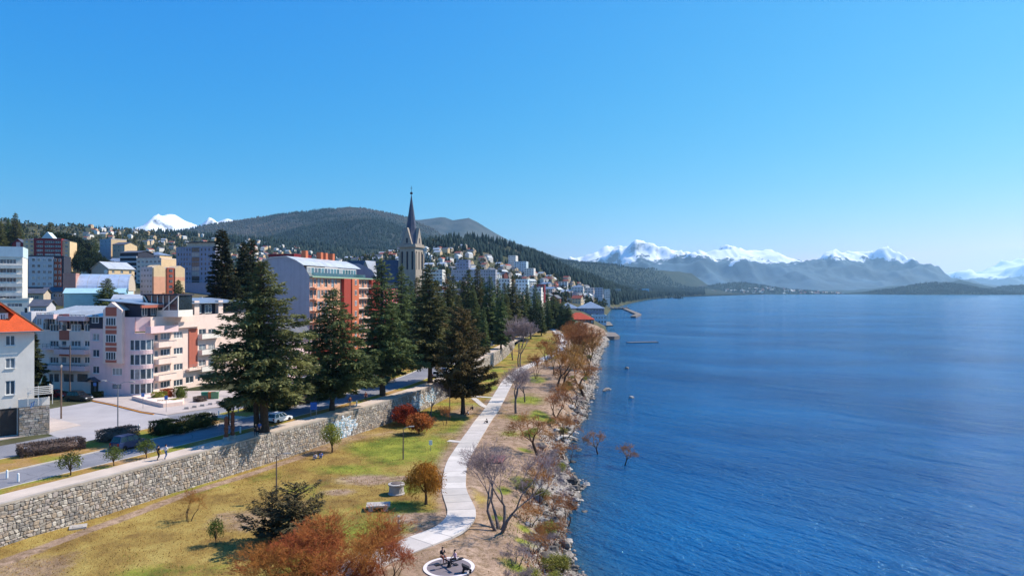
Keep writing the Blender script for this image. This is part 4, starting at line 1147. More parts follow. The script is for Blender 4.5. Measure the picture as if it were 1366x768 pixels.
# ---- white house with the orange roof, side-street corner
def white_house():
    C = unproj(46, 578, TOWNZ)
    b = block('house', 'white plastered house with bright orange tiled roof and stone porch', 'house', -70, 46, 60, C[1], 441, -43, p_white, p_white, 'none', zb=TOWNZ - .4, depth=9.5)
    f = b.f
    zz = lambda y: zat(y, C[1])
    for y0, y1 in ((446, 459.5), (475.5, 489), (505, 523.5)):
        for x0, x1 in ((7.5, 20.5), (-28, -15), (-55, -42)):
            r = (f.s(x0), f.s(x1), zz(y1), zz(y0)); b.hf.append(r); put_window(b.T, f, r, 'double', sill=True)
    r = (f.s(0), f.s(23), TOWNZ + .13, zz(541)); b.hf.append(r)
    d = MB(); slab(d, f, r[0], r[1], r[2], r[3], -.18, -.1); part(b.T, 'garage_door', d, m_dframe)
    b.roof = 'none'; finish(b)
    # steep hipped roof
    e = 0.9; Lf, Ls, zt = b.Lf, b.Ls, b.zt
    rb = MB(); q = [f.at(-e, zt, e), f.at(Lf + e, zt, e), f.at(Lf + e, zt, -Ls - e), f.at(-e, zt, -Ls - e)]
    a1, a0 = f.at(Lf - 5.4, zt + 5.6, -Ls / 2), f.at(4, zt + 5.6, -Ls / 2)
    rb.face([q[0], q[1], a1, a0]); rb.face([q[1], q[2], a1]); rb.face([q[2], q[3], a0, a1]); rb.face([q[3], q[0], a0]); rb.face([q[3], q[2], q[1], q[0]])
    part(b.T, 'roof', rb, r_tile)
    gt = MB(); gt.tube([f.at(-e, zt - .05, e + .07), f.at(Lf + e, zt - .05, e + .07), f.at(Lf + e + .07, zt - .05, -Ls - e)], 0.09, 6); part(b.T, 'gutter', gt, m_rail)
    gt = MB(); gt.tube([q[1], a1], 0.12, 6); part(b.T, 'hip_cap', gt, m_wood)
    # dormer
    s0, s1 = f.s(-14), f.s(17); zd = zat(430, C[1] + 1.5); mid = (s0 + s1) / 2; zr = zd + 1.45
    dm = MB(); slab(dm, f, s0 + .4, s1 - .4, zd, zr, -6, -0.9); part(b.T, 'dormer', dm, p_white)
    put_window(b.T, f, (s0 + .7, s1 - .7, zd + .15, zr - .1), 'quad', depth=0.84)
    dr = MB()
    for a, c in ((s0 - .3, mid), (s1 + .3, mid)):
        dr.hexa([f.at(a, zr - .3, -.4), f.at(c, zr + 1.15, -.4), f.at(c, zr + 1.15, -6), f.at(a, zr - .3, -6)], [f.at(a, zr - .12, -.4), f.at(c, zr + 1.33, -.4), f.at(c, zr + 1.33, -6), f.at(a, zr - .12, -6)])
    part(b.T, 'dormer_roof', dr, r_tile)
    g = MB(); g.face([f.at(s0 + .4, zr, -.88), f.at(s1 - .4, zr, -.88), f.at(mid, zr + 1.0, -.88)]); part(b.T, 'dormer_gable', g, m_wood)
    # stone clad porch with a slatted balcony
    s0, s1 = f.s(24), f.s(46) + 1.6
    sp = MB(); slab(sp, f, s0, s1, TOWNZ - .3, zz(541), -3, 1.3); part(b.T, 'porch', sp, m_mortar)
    rr = random.Random(3); z = TOWNZ - .1; pf = Fac(f.at(0, 0, 1.3)[:2], f.d); zt2 = zz(541)
    while z < zt2 - .1:
        h = min(rr.uniform(.22, .36), zt2 - z); s = s0
        while s < s1 - .05:
            w = min(rr.uniform(.3, .7), s1 - s); st = MB(); slab(st, pf, s + .02, s + w - .02, z + .02, z + h - .02, .003, rr.uniform(.04, .1))
            part(b.T, 'stone', st, rr.choice(m_stones)); s += w
        z += h
    sl = MB(); zb = zz(541) + .02
    balcony(b.T, pf, s0, s1 + .1, zb + .2, 0.95, 0.5, p_white, base_out=-1.0)
    z0 = zz(525)
    for k in range(5):
        st = MB(); slab(st, pf, s0 + .9, s1 + .4, z0 + k * .25, z0 + k * .25 + .12, .0, .06); slab(st, pf, s1 + .34, s1 + .4, z0 + k * .25, z0 + k * .25 + .12, -2.4, .0); part(b.T, 'slat', st, p_white)
    for s in (s0 + .95, (s0 + s1) / 2 + .4, s1 + .3): pb = MB(); slab(pb, pf, s, s + .08, zb + .2, z0 + 1.2, -.08, -.01); part(b.T, 'balcony_post', pb, p_white)
    # flags
    for k, (dx, col, nm) in enumerate(((0.9, (40, 128, 84), 'green and white flag hung out over the slatted porch balcony'), (0.2, (92, 146, 204), 'pale blue and white flag drooping from the stone porch'))):
        P = f.at(f.s(34) + dx * 1.4, (zz(512) if k == 0 else zz(536)), 1.5)
        ft = thing('flag', nm, 'flag', P)
        pm = MB(); tip = (P[0] + 1.0, P[1] - .3, P[2] + (1.5 if k == 0 else .5)); pm.tube([P, tip], .025, 5); part(ft, 'flagpole', pm, m_rail)
        fl = MB()
        for i in range(3):
            o0 = Vector(P).lerp(Vector(tip), .35 + .2 * i); o1 = Vector(P).lerp(Vector(tip), .35 + .2 * (i + 1)); dn = Vector((-.25 + .08 * (i % 2), .06 * (-1) ** i, -.75))
            fl.face([o0, o1, o1 + dn, o0 + dn], 0 if i != 1 else 1)
        part(ft, 'cloth', fl, [mat('flag_cloth_%d' % k, srgb(*col), .1, 3, .9), m_wframe])
    return b
WH = white_house()

# ---- grey gabled wall with the long red apartment front
def red_block():
    C = ((413 - CX) / F * 166, 166.0)
    b = block('apartment_block', 'long red and cream apartment block with blank grey gable wall', 'apartment block', 350, 413, 503, 166, 368, 11.5, p_grey, p_peach, 'none', rmat=r_zinc)
    f, s = b.f, b.s; zt = b.zt; fh = 2.85
    z0 = zt - 8 * fh
    v = lambda p, z: (p[0], p[1], z)
    n = 22; Lc = b.Ls
    for j in range(8):
        for i in range(n):
            c = Lc * (i + .5) / n
            if 8 <= i <= 9: continue
            w = 1.3 if i % 2 else 1.6
            r = (c - w / 2, c + w / 2, z0 + j * fh + (.9 if i % 2 else .15), z0 + j * fh + 2.3)
            b.hs.append(r); put_window(b.T, s, r, 'double', None, m_glassd)
    for j in range(8):
        r = (s.s(466.5), s.s(470.5), z0 + j * fh + .8, z0 + j * fh + 2.2); 
    finish(b)
    # gable top and curved zinc roof
    Lf, Ls = b.Lf, b.Ls
    prof = [(0, zt + 3.9), (Lf * .25, zt + 4.55), (Lf * .52, zt + 4.7), (Lf * .72, zt + 3.7), (Lf * .87, zt + 2.6), (Lf, zt)]
    g = MB(); g.face([f.at(0, zt)] + [f.at(Lf, zt)] + [f.at(a, z) for a, z in prof[::-1][1:]])
    g.face([f.at(a, z, -Ls) for a, z in prof] + [f.at(0, zt, -Ls)]); g.face([f.at(0, zt, -Ls), f.at(0, zt), f.at(0, zt + 3.9), f.at(0, zt + 3.9, -Ls)])
    part(b.T, 'gable_wall', g, p_grey)
    rb = MB()
    pr = prof[:5]
    for (a, z), (a2, z2) in zip(pr[:-1], pr[1:]):
        rb.hexa([f.at(a, z + .02, .25), f.at(a2, z2 + .02, .25), f.at(a2, z2 + .02, -Ls * .8), f.at(a, z + .02, -Ls * .8)], [f.at(a, z + .2, .25), f.at(a2, z2 + .2, .25), f.at(a2, z2 + .2, -Ls * .8), f.at(a, z + .2, -Ls * .8)])
    part(b.T, 'roof', rb, r_zinc)
    # penthouse glazing, its terrace rail and green ledge
    p = Fac(s.at(0, 0, -1.5)[:2], s.d)
    gm = glassmat('teal_glass', srgb(84, 128, 134), .1)
    gl = MB(); slab(gl, p, 1.5, Ls * .72, zt, zt + 2.35, -.3, 0); part(b.T, 'penthouse_wall', gl, p_white)
    for i in range(16):
        a = 1.7 + (Ls * .72 - 1.9) * i / 16; put_window(b.T, p, (a, a + (Ls * .72 - 1.9) / 16 - .12, zt + .15, zt + 2.25), 'single', None, gm, depth=-.05)
    lg = MB(); slab(lg, s, -.2, Ls, zt - .35, zt + .02, .0, .9); part(b.T, 'ledge', lg, mat('pale_green_ledge', srgb(150, 176, 150), .1, 1))
    rl = MB(); slab(rl, s, .5, Ls * .75, zt + .04, zt + .9, .7, .76); part(b.T, 'terrace_rail', rl, gm)
    # projecting orange and red bays
    for x0, x1, mt, o in ((464.5, 473.5, p_orange, 1.2), (455, 464, p_red, .9), (492, 503, p_red, .9)):
        a, c = s.s(x0), s.s(x1); mb = MB(); bf = Fac(s.at(0, 0, o)[:2], s.d)
        slab(mb, s, a, c, b.zb, zt - .36, .003, o); part(b.T, 'bay', mb, mt)
        if mt is p_orange:
            for j in range(8): put_window(b.T, bf, ((a + c) / 2 - .6, (a + c) / 2 + .6, z0 + j * fh + .8, z0 + j * fh + 2.2), 'double', None, m_glassd, depth=-.04)
    for j in range(8):
        balcony(b.T, s, s.s(474.5), s.s(491), z0 + j * fh, .15, 1.0, p_cream)
        balcony(b.T, s, .3, s.s(423), z0 + j * fh, .15, 1.2, p_peach)
        if j < 7: panel(b, 's', s.s(474), s.s(491.5), z0 + j * fh + 2.35, z0 + j * fh + 2.8, p_cream)
    # stacks on the roof
    for x, dx in ((396, 0), (408, 0), (412, .5), (418, 0)):
        q = f.at(Lf * .45, 0, -Ls * (.25 + (x - 396) / 60)); c = MB(); c.box((q[0], q[1], zt + 5.6), (1.3, 1.3, 2.4), R(-11)); part(b.T, 'chimney', c, p_orange)
    return b
RB = red_block()

# ---- white gabled house squeezed between the two apartment blocks
b = block('house', 'small pinkish gabled house between the pink and the red apartment blocks', 'house', 356, 383, 402, 150, 452, 12, p_pink, p_pink, 'gable', r_dark, rise=3.2, ridge='side', depth=11)
wgrid(b, 'f', None, None, 2, b.zb + .8, 3, 2.9, 1.2, 1.4); wgrid(b, 's', None, None, 4, b.zb + .8, 3, 2.9, 1.2, 1.4); finish(b)
b = block('house', 'low cream house with brown roof beside the red apartment block', 'house', 402, 424, 440, 158, 482, 12, p_cream, p_cream, 'gable', r_rust, rise=2.2, depth=9)
wgrid(b, 'f', None, None, 2, b.zb + .8, 2, 2.8, 1.2, 1.3); wgrid(b, 's', None, None, 3, b.zb + .8, 2, 2.8, 1.2, 1.3); finish(b)

# ---- blocks on the slope behind
def office():
    b = block('office_block', 'white office block with ribbon balconies and pale blue top band', 'office block', -50, 30, 33, 212, 343, -30, p_white, p_white, 'flat', r_slate, depth=14)
    fh = 2.83; z0 = b.zt - 6 * fh
    wgrid(b, 'f', None, None, 9, z0, 6, fh, 1.7, 1.35, 'double', m_wframe, None, .75)
    b.hf = [h for h in b.hf]
    finish(b)
    panel(b, 'f', -.1, b.Lf + .1, b.zt + .01, b.zt + 3.2, p_blueg, .15, 'top_band', -13.9)
    for j in range(1, 6): panel(b, 'f', 0, b.Lf, z0 + j * fh - .75, z0 + j * fh + .35, p_white, .55, 'balcony')
    return b
office()
b = block('building', 'low white annex with one window below the ribbon-balcony office block', 'building', 0, 39, 42, 205, 400, -30, p_white, p_white, 'flat', r_slate, depth=10)
wgrid(b, 'f', None, None, 4, b.zt - 3, 1, 3, 1.9, 1.0, sillh=1.0); finish(b)
def charcoal():
    b = block('apartment_block', 'pale grey apartment block in charcoal frame with terracotta window column', 'apartment block', 30, 85, 87, 320, 342, -22, p_dark, p_dark, 'flat', r_dark, depth=15, parapet=0.3)
    fh = 2.78; z0 = b.zt - 5 * fh - .4; f = b.f
    panel(b, 'f', f.s(38), f.s(71.5), z0, b.zt - .3, p_lav, .35); pf = Fac(f.at(0, 0, .35)[:2], f.d)
    panel(b, 'f', f.s(72.3), f.s(81.5), z0, b.zt - .9, p_brick, .35)
    for j in range(5):
        for x0, x1, k in ((42.3, 47, 'single'), (49.7, 54, 'single'), (57, 61.2, 'double'), (64, 69.3, 'double'), (72.8, 75.6, 'single'), (78.2, 81.3, 'single'), (31.5, 34.5, 'double')):
            put_window(b.T, pf if x0 > 35 else f, (pf.s(x0), pf.s(x1), z0 + j * fh + .7, z0 + j * fh + 2.1), k, None, None, depth=-.05)
    finish(b)
    panel(b, 'f', -.2, b.Lf + .2, z0 - 1.4, z0 - .02, p_dark, .7, 'canopy')
    panel(b, 'f', 2, b.Lf - 1, b.zb, z0 - 1.42, p_beige, .3, 'ground_floor')
    return b
charcoal()
def maroon():
    b = block('apartment_block', 'maroon and sand yellow apartment block with gabled centre on the slope', 'apartment block', 31, 93, 97, 455, 321, -18, p_sand, p_sand, 'hip', r_slate, rise=2.0, depth=16)
    f = b.f; fh = 2.8; n = 9; z0 = b.zt - n * fh
    cs0, cs1 = f.s(46), f.s(83)
    panel(b, 'f', cs0, cs1, b.zb, b.zt + 1.2, p_maroon, 1.6, 'centre_bay', -8); pf = Fac(f.at(0, 0, 1.6)[:2], f.d)
    g = MB(); a, c = f.s(56), f.s(72); m = (a + c) / 2; zz = b.zt + 1.21
    g.hexa([f.at(a, zz, 1.7), f.at(c, zz, 1.7), f.at(c, zz, -8), f.at(a, zz, -8)], [f.at(m - .1, zz + 4.2, 1.7), f.at(m + .1, zz + 4.2, 1.7), f.at(m + .1, zz + 4.2, -8), f.at(m - .1, zz + 4.2, -8)]); part(b.T, 'gable', g, p_blueg)
    for j in range(n):
        for x0, x1, k in ((49, 57, 'triple'), (60, 71.5, 'quad'), (73, 80.5, 'triple')): put_window(b.T, pf, (pf.s(x0), pf.s(x1), z0 + j * fh + .8, z0 + j * fh + 2.2), k, depth=-.05)
    wgrid(b, 'f', 0.5, cs0 - .3, 2, z0, n, fh, 1.4, 1.3); wgrid(b, 'f', cs1 + .3, b.Lf, 1, z0, n, fh, 1.5, 1.3)
    finish(b)
    return b
maroon()
b = block('apartment_block', 'narrow maroon gabled block beside the sand yellow wing', 'apartment block', 16, 31, 33, 450, 325, -18, p_maroon, p_maroon, 'gable', r_slate, rise=3.2, ridge='side', depth=18)
panel(b, 'f', b.f.s(21.5), b.f.s(27), b.zt - 8, b.zt + 1.0, p_pink, .1); finish(b)
# hall with the silver barrel roof and the blue shed before it
def hall():
    Y = 258; f = Fac(((84 - CX) / F * Y, Y + 3), (math.cos(R(-24)), -math.sin(R(-24)))); L = f.s(170)
    zb = float(Zup(*f.at(L / 2, 0)[:2])) - 1.5; ze = zat(388, Y); zr = zat(364, Y)
    T = thing('sports_hall', 'long hall under a shiny silver barrel roof behind the pink block', 'hall', (*f.at(L / 2, 0, -10)[:2], zb))
    w = MB(); slab(w, f, 0, L, zb, ze, -24, 0); part(T, 'wall', w, p_blueg)
    rb = MB(); n = 10; s0 = f.s(101)
    for i in range(n):
        a0, a1 = math.pi / 2 * i / n, math.pi / 2 * (i + 1) / n
        y0, z0 = -15 * (1 - math.cos(a0)), ze + (zr - ze) * math.sin(a0); y1, z1 = -15 * (1 - math.cos(a1)), ze + (zr - ze) * math.sin(a1)
        rb.face([f.at(s0, z0, y0), f.at(L + .4, z0, y0), f.at(L + .4, z1, y1), f.at(s0, z1, y1)])
        rb.face([f.at(s0, z1, -30 - y1), f.at(L + .4, z1, -30 - y1), f.at(L + .4, z0, -30 - y0), f.at(s0, z0, -30 - y0)])
    part(T, 'roof', rb, metalroof('silver_roof', 214, 220, 226, .3, .45), True)
    for k in range(6):
        sm = MB(); s = s0 + (L - s0) * k / 5
        for i in range(n):
            a0, a1 = math.pi / 2 * i / n, math.pi / 2 * (i + 1) / n
            y0, z0 = -15 * (1 - math.cos(a0)), ze + (zr - ze) * math.sin(a0); y1, z1 = -15 * (1 - math.cos(a1)), ze + (zr - ze) * math.sin(a1)
            sm.face([f.at(s, z0 + .06, y0 + .06), f.at(s + .3, z0 + .06, y0 + .06), f.at(s + .3, z1 + .06, y1 + .06), f.at(s, z1 + .06, y1 + .06)])
        part(T, 'roof_rib', sm, r_zinc)
    gb = MB(); gb.face([f.at(L + .2, ze, 0)] + [f.at(L + .2, ze + (zr - ze) * math.sin(math.pi * i / 12), -15 * (1 - math.cos(math.pi * i / 12))) for i in range(1, 12)] + [f.at(L + .2, ze, -30)]); part(T, 'end_wall', gb, p_beige)
    b = block('shed', 'sky blue metal shed in front of the barrel-roofed hall', 'shed', 85, 166, 172, 236, 391, -24, mat('sky_blue_sheet', srgb(128, 176, 194), .1, .8, .5), None, 'gable', mat('sky_blue_sheet_roof', srgb(158, 192, 204), .1, .8, .45), rise=1.6, depth=9, eave=.3); finish(b)
    b = block('building', 'bare brick box beside the silver barrel roof', 'building', 84, 101, 103, 262, 366, -24, plaster('pinkish_brick', 188, 140, 128), None, 'flat', r_dark, depth=8); finish(b)
hall()
b = block('house', 'beige gabled house with satellite dish on the slope above the hall', 'house', 122, 145, 161, 330, 358, 22, p_beige, p_sand, 'gable', r_zinc, rise=3.3, ridge='side', depth=14)
wgrid(b, 's', None, None, 3, b.zt - 3.2, 1, 3, 1.4, 1.4)
d = MB(); p = b.f.at(b.f.s(143), b.zt - 1.6, .5); d.lathe([(.05, -.1), (.7, .12), (.95, .35)], (0, 0, 0), 14); d.v = [(p[0] + x, p[1] - z, p[2] + y) for x, y, z in d.v]; part(b.T, 'satellite_dish', d, m_wframe); finish(b)
b = block('apartment_block', 'navy and white striped balcony block on the slope', 'apartment block', 160, 184, 188, 420, 337, 10, p_dark, p_dark, 'gable', r_dark, rise=1.5, depth=14)
for j in range(6): panel(b, 'f', .5, b.Lf - .3, b.zt - 3.2 - j * 2.9, b.zt - 2.2 - j * 2.9, p_lav, .9, 'balcony')
finish(b)
b = block('apartment_block', 'cream terraced block beside the navy striped balconies', 'apartment block', 182, 215, 219, 410, 345, 10, p_cream, p_sand, 'flat', r_blue, depth=14)
wgrid(b, 'f', None, None, 6, b.zt - 15, 5, 2.9, 1.6, 1.4, 'double'); finish(b)
b = block('house', 'cream villa with arched dormers above the cream terraced block', 'house', 190, 213, 217, 440, 340, 10, p_cream, p_sand, 'hip', r_blue, rise=2.4, depth=12); wgrid(b, 'f', None, None, 5, b.zt - 3, 1, 3, 1.2, 1.4); finish(b)
def peach():
    b = block('apartment_tower', 'peach and cream apartment tower with gabled end panels', 'apartment tower', 187, 203, 245, 352, 357, 24, p_lav, p_sand, 'flat', r_slate)
    fh = 2.8; z0 = b.zt - 7 * fh
    wgrid(b, 'f', None, None, 4, z0, 7, fh, 1.1, 1.3, 'double')
    s = b.s
    for x0, x1, g in ((203.3, 218.5, True), (232, 244.8, True)):
        a, c = s.s(x0), s.s(x1); mb = MB(); m = (a + c) / 2; zt = b.zt
        zs = zt - 4.6
        slab(mb, s, a, c, b.zb, zs, .003, 1.0, 0); slab(mb, s, a, c, zs, zt, .003, 1.0, 1)
        mb.hexa([s.at(a, zt, 1.0), s.at(c, zt, 1.0), s.at(c, zt, -6), s.at(a, zt, -6)], [s.at(m - .1, zt + 1.5, 1.0), s.at(m + .1, zt + 1.5, 1.0), s.at(m + .1, zt + 1.5, -6), s.at(m - .1, zt + 1.5, -6)], 1)
        if x0 > 220: slab(mb, s, a + .01, c - .01, zs - 8, zs - 2, 1.003, 1.03, 1)
        part(b.T, 'end_panel', mb, [p_peach, p_sand])
    a, c = s.s(222), s.s(232); mb = MB(); slab(mb, s, a, c, b.zb, b.zt + .3, .003, .6); part(b.T, 'bay', mb, p_brick)
    bf = Fac(s.at(0, 0, .6)[:2], s.d)
    for j in range(7):
        put_window(b.T, bf, (a + 1.0, a + 2.6, z0 + j * fh + .8, z0 + j * fh + 2.2), 'double', m_dframe, m_glassd, depth=-.04)
        put_window(b.T, bf, (c - 3.0, c - 1.4, z0 + j * fh + .8, z0 + j * fh + 2.2), 'double', m_dframe, m_glassd, depth=-.04)
    finish(b)
peach()
def modern():
    b = block('apartment_tower', 'tall grey modern tower with dark glazed recess and flat roof canopy', 'apartment tower', 235, 287, 293, 405, 330, 9, p_mauve, p_mauve, 'flat', r_dark)
    fh = 2.85; z0 = b.zt - 8 * fh; f = b.f
    r0, r1 = f.s(255.5), f.s(266)
    wgrid(b, 'f', 0.5, r0 - .2, 5, z0, 8, fh, .8, 1.5, 'single', m_dframe, m_glassd); wgrid(b, 'f', r1 + .2, b.Lf - .3, 4, z0, 8, fh, .9, 1.5, 'single', m_dframe, m_glassd)
    for j in range(8):
        r = (r0, r1, z0 + j * fh + .25, z0 + (j + 1) * fh - .05); b.hf.append(r); put_window(b.T, f, r, 'triple', m_dframe, m_glassd, depth=.14)
    finish(b)
    pen = MB(); slab(pen, f, f.s(248), b.Lf, b.zt + .03, b.zt + 3.0, -b.Ls + 1, -1.0); part(b.T, 'penthouse', pen, m_glassd)
    cn = MB(); slab(cn, f, f.s(246), b.Lf + 1, b.zt + 3.02, b.zt + 3.5, -b.Ls, .8); part(b.T, 'roof_canopy', cn, p_dark)
    b2 = block('building', 'plain mauve grey podium at the foot of the grey modern tower', 'building', 243, 291, 296, 396, 378, 9, p_mauve, p_mauve, 'flat', r_dark, depth=7); finish(b2)
modern()
for args in (('apartment_tower', 'pale blank tower standing alone on the upper slope', 133, 148, 151, 520, 319, 30, p_lav, p_sand, 'flat', r_dark, 12),
             ('house', 'pale green gabled house right of the blank tower', 150, 166, 171, 510, 326, 15, p_beige, p_sand, 'gable', r_dark, 12),
             ('house', 'ochre cottage with dark roof beside the maroon block', 92, 108, 111, 340, 378, 10, p_sand, p_sand, 'gable', r_dark, 9)):
    nm, lb, xl, xc, xr, Y, yt, th, f_, s_, rf, rm, dp = args
    b = block(nm, lb, nm.split('_')[-1], xl, xc, xr, Y, yt, th, f_, s_, rf, rm, dp); wgrid(b, 'f', None, None, 3, b.zt - 6, 2, 2.9, 1.2, 1.3); finish(b)
for xl, xc, Y, yt, fm_, rm, lab in ((34, 58, 250, 391, p_beige, r_dark, 'low beige workshop with dark roof below the charcoal framed block'), (56, 84, 262, 389, p_grey, r_dark, 'low grey workshop beside the beige workshop'), (150, 186, 215, 400, p_beige, r_zinc, 'low beige house with pale roof behind the pink block left wing'), (40, 62, 190, 408, p_lav, r_dark, 'lavender grey annex between the office block and the pink block')):
    b = block('house', lab, 'house', xl, xc, xc + 3, Y, yt, -20, fm_, None, 'gable', rm, 9, rise=1.6); wgrid(b, 'f', None, None, 4, b.zt - 3, 1, 3, 1.2, 1.2); finish(b)
# orange roofed houses and grey sheds behind the pink block
for xl, xc, xr, Y, yt, th, fm_, rm, rise, lab in ((242, 268, 272, 172, 418, 8, p_white, r_tile, 3.2, 'house with bright orange tiled roof behind the pink block'), (268, 291, 296, 176, 418, 8, p_beige, r_rust, 3.0, 'house with rust red tiled roof behind the pink block'), (214, 240, 244, 168, 419, 30, p_lav, r_dark, 2.6, 'house with steep dark grey roof behind the pink block'), (205, 218, 222, 160, 421, 12, p_beige, r_dark, 2.0, 'low brown-roofed house behind the roof glazing of the pink block')):
    b = block('house', lab, 'house', xl, xc, xr, Y, yt, th, fm_, None, 'gable', rm, 10, rise=rise); wgrid(b, 'f', None, None, 3, b.zt - 3, 1, 3, 1.1, 1.2)
    c = MB(); q = b.f.at(b.Lf * .6, 0, -3.5); c.box((q[0], q[1], b.zt + rise), (.6, .6, 1.8)); part(b.T, 'chimney', c, p_grey); finish(b)
# row beyond the red block
b = block('apartment_block', 'rose pink block showing between the dark conifers', 'apartment block', 506, 512, 531, 238, 387, 8, p_rose, p_rose, 'flat', r_dark)
wgrid(b, 's', None, None, 5, b.zt - 14, 5, 2.8, 1.3, 1.4); wgrid(b, 'f', None, None, 1, b.zt - 14, 5, 2.8, 1.3, 1.4); finish(b)
b = block('apartment_block', 'dark maroon block rising behind the grey gable wall', 'apartment block', 334, 352, 365, 205, 352, 11, p_maroon, p_maroon, 'flat', r_dark, 14); wgrid(b, 'f', None, None, 3, b.zt - 9, 3, 2.9); finish(b)
b = block('building', 'flat brown-red building with chimneys behind the zinc roof of the red block', 'building', 358, 392, 396, 262, 340, 11, p_maroon, p_maroon, 'flat', r_dark, 14); wgrid(b, 'f', None, None, 5, b.zt - 3, 1, 2.9); finish(b)

# ------------------------------------------------------------------ cathedral
def church():
    Y = 352.0; th = R(20); sw = 9.0
    Cx = (553.5 - CX) / F * Y
    f = Fac((Cx - sw * math.cos(th), Y + sw * math.sin(th)), (math.cos(th), -math.sin(th))); s = Fac((Cx, Y), (math.sin(th), math.cos(th)))
    zb = 9.0; zc = zat(329.5, Y)
    T = thing('church', 'stone church with tall slate spire and steep slate nave roof', 'church', (*f.at(sw / 2, 0, -sw / 2)[:2], zb))
    m_st = plaster('church_stone', 170, 156, 140, .35)
    hf = [(sw * (i + .5) / 3 - .55, sw * (i + .5) / 3 + .55, zc - 11.5, zc - 2.2) for i in range(3)]
    mb = MB(); wall_mesh(mb, f, 0, sw, zb, zc, hf, 0, .5); wall_mesh(mb, s, 0, sw, zb, zc, hf, 0, .5)
    bk = Fac(s.at(sw, 0)[:2], (-f.d[0], -f.d[1])); lf = Fac(f.at(0, 0, -sw)[:2], (-s.d[0], -s.d[1]))
    wall_mesh(mb, bk, 0, sw, zb, zc, [], 0); wall_mesh(mb, lf, 0, sw, zb, zc, [], 0)
    part(T, 'tower', mb, m_st)
    for fc in (f, s):
        for h in hf:
            lv = MB(); slab(lv, fc, h[0], h[1], h[2], h[3], -.5, -.4); part(T, 'belfry_louvre', lv, p_dark)
    for fc in (f, s, bk, lf):
        for a in (0, sw):
            bt = MB(); slab(bt, fc, a - .55 if a else -.3, a + .3 if a else .55, zb, zc - 3, .003, .55); part(T, 'buttress', bt, m_st)
    cn = MB(); slab(cn, f, -.8, sw + .8, zc + .003, zc + .9, -sw - .8, .8); slab(cn, f, -.4, sw + .4, zc + .9, zc + 1.6, -sw - .4, .4); part(T, 'cornice', cn, m_st)
    z1 = zc + 1.6
    for fc in (f, s, bk, lf):
        g = MB(); m = sw / 2; ap = z1 + 8.6
        g.hexa([fc.at(m - 2.9, z1, .25), fc.at(m + 2.9, z1, .25), fc.at(m + 2.9, z1, -2.2), fc.at(m - 2.9, z1, -2.2)], [fc.at(m - .08, ap, .25), fc.at(m + .08, ap, .25), fc.at(m + .08, ap, -2.2), fc.at(m - .08, ap, -2.2)]); part(T, 'gablet', g, m_st)
        w = MB(); slab(w, fc, m - .5, m + .5, z1 + .6, z1 + 3.2, .253, .28); part(T, 'lancet_window', w, p_dark)
    cx, cy = f.at(sw / 2, 0, -sw / 2)[:2]
    sp = MB(); prof = [(5.2, z1), (4.1, z1 + 3.5), (3.0, z1 + 7.2), (2.45, z1 + 10), (0.14, zat(258, Y))]
    base = 0
    for r, z in prof:
        for j in range(8):
            a = th * -1 + math.pi / 8 + j * math.pi / 4; sp.v.append((cx + r * math.cos(a), cy + r * math.sin(a), z))
    for i in range(len(prof) - 1):
        for j in range(8):
            a = i * 8 + j; c = i * 8 + (j + 1) % 8; sp.f.append((a, c, c + 8, a + 8)); sp.m.append(0)
    spire = part(T, 'spire', sp, r_slate)
    zt = zat(258, Y)
    cr = MB(); cr.ball((cx, cy, zt + .9), .75, 8, 6); part(spire, 'ball', cr, p_dark)
    cr = MB(); cr.box((cx, cy, zt + 3.0), (.16, .16, 3.4)); cr.box((cx, cy, zt + 3.5), (1.3, .14, .16)); part(spire, 'cross', cr, p_dark)
    # nave running inland from the tower, with a transept
    n0 = f.at(0.5, 0, -sw / 2)[:2]; d = Vector((-0.955, 0.297))
    nf = Fac((n0[0] + d.x * 34, n0[1] + d.y * 34), (-d.x, -d.y)); L = 34; W = 13.0; ze = 33.0; zr = zat(346.5, Y)
    nb = MB(); slab(nb, nf, 0, L, zb, ze, -W / 2, W / 2); nb.face([nf.at(L, ze, W / 2), nf.at(L, ze, -W / 2), nf.at(L, zr, 0)]); nb.face([nf.at(0, ze, -W / 2), nf.at(0, ze, W / 2), nf.at(0, zr, 0)]); part(T, 'nave', nb, m_st)
    nr = MB()
    for sg in (1, -1): nr.hexa([nf.at(-.3, ze - .6, sg * (W / 2 + .5)), nf.at(L + .2, ze - .6, sg * (W / 2 + .5)), nf.at(L + .2, zr, 0), nf.at(-.3, zr, 0)], [nf.at(-.3, ze - .3, sg * (W / 2 + .5)), nf.at(L + .2, ze - .3, sg * (W / 2 + .5)), nf.at(L + .2, zr + .3, 0), nf.at(-.3, zr + .3, 0)])
    part(T, 'nave_roof', nr, r_slate)
    tr = MB(); tx = 17.0; hw = 4.6
    slab(tr, nf, tx - hw, tx + hw, zb, ze, -11, 11); tr.face([nf.at(tx - hw, ze, 11), nf.at(tx + hw, ze, 11), nf.at(tx, zr - .6, 11)]); tr.face([nf.at(tx + hw, ze, -11), nf.at(tx - hw, ze, -11), nf.at(tx, zr - .6, -11)]); part(T, 'transept', tr, m_st)
    rr = MB()
    for sg in (1, -1): rr.hexa([nf.at(tx + sg * (hw + .4), ze - .5, 11.2), nf.at(tx + sg * (hw + .4), ze - .5, -11.2), nf.at(tx, zr - .55, -11.2), nf.at(tx, zr - .55, 11.2)], [nf.at(tx + sg * (hw + .4), ze - .2, 11.2), nf.at(tx + sg * (hw + .4), ze - .2, -11.2), nf.at(tx, zr - .25, -11.2), nf.at(tx, zr - .25, 11.2)])
    part(T, 'transept_roof', rr, metalroof('grey_lead_roof', 158, 164, 176, .5, .2))
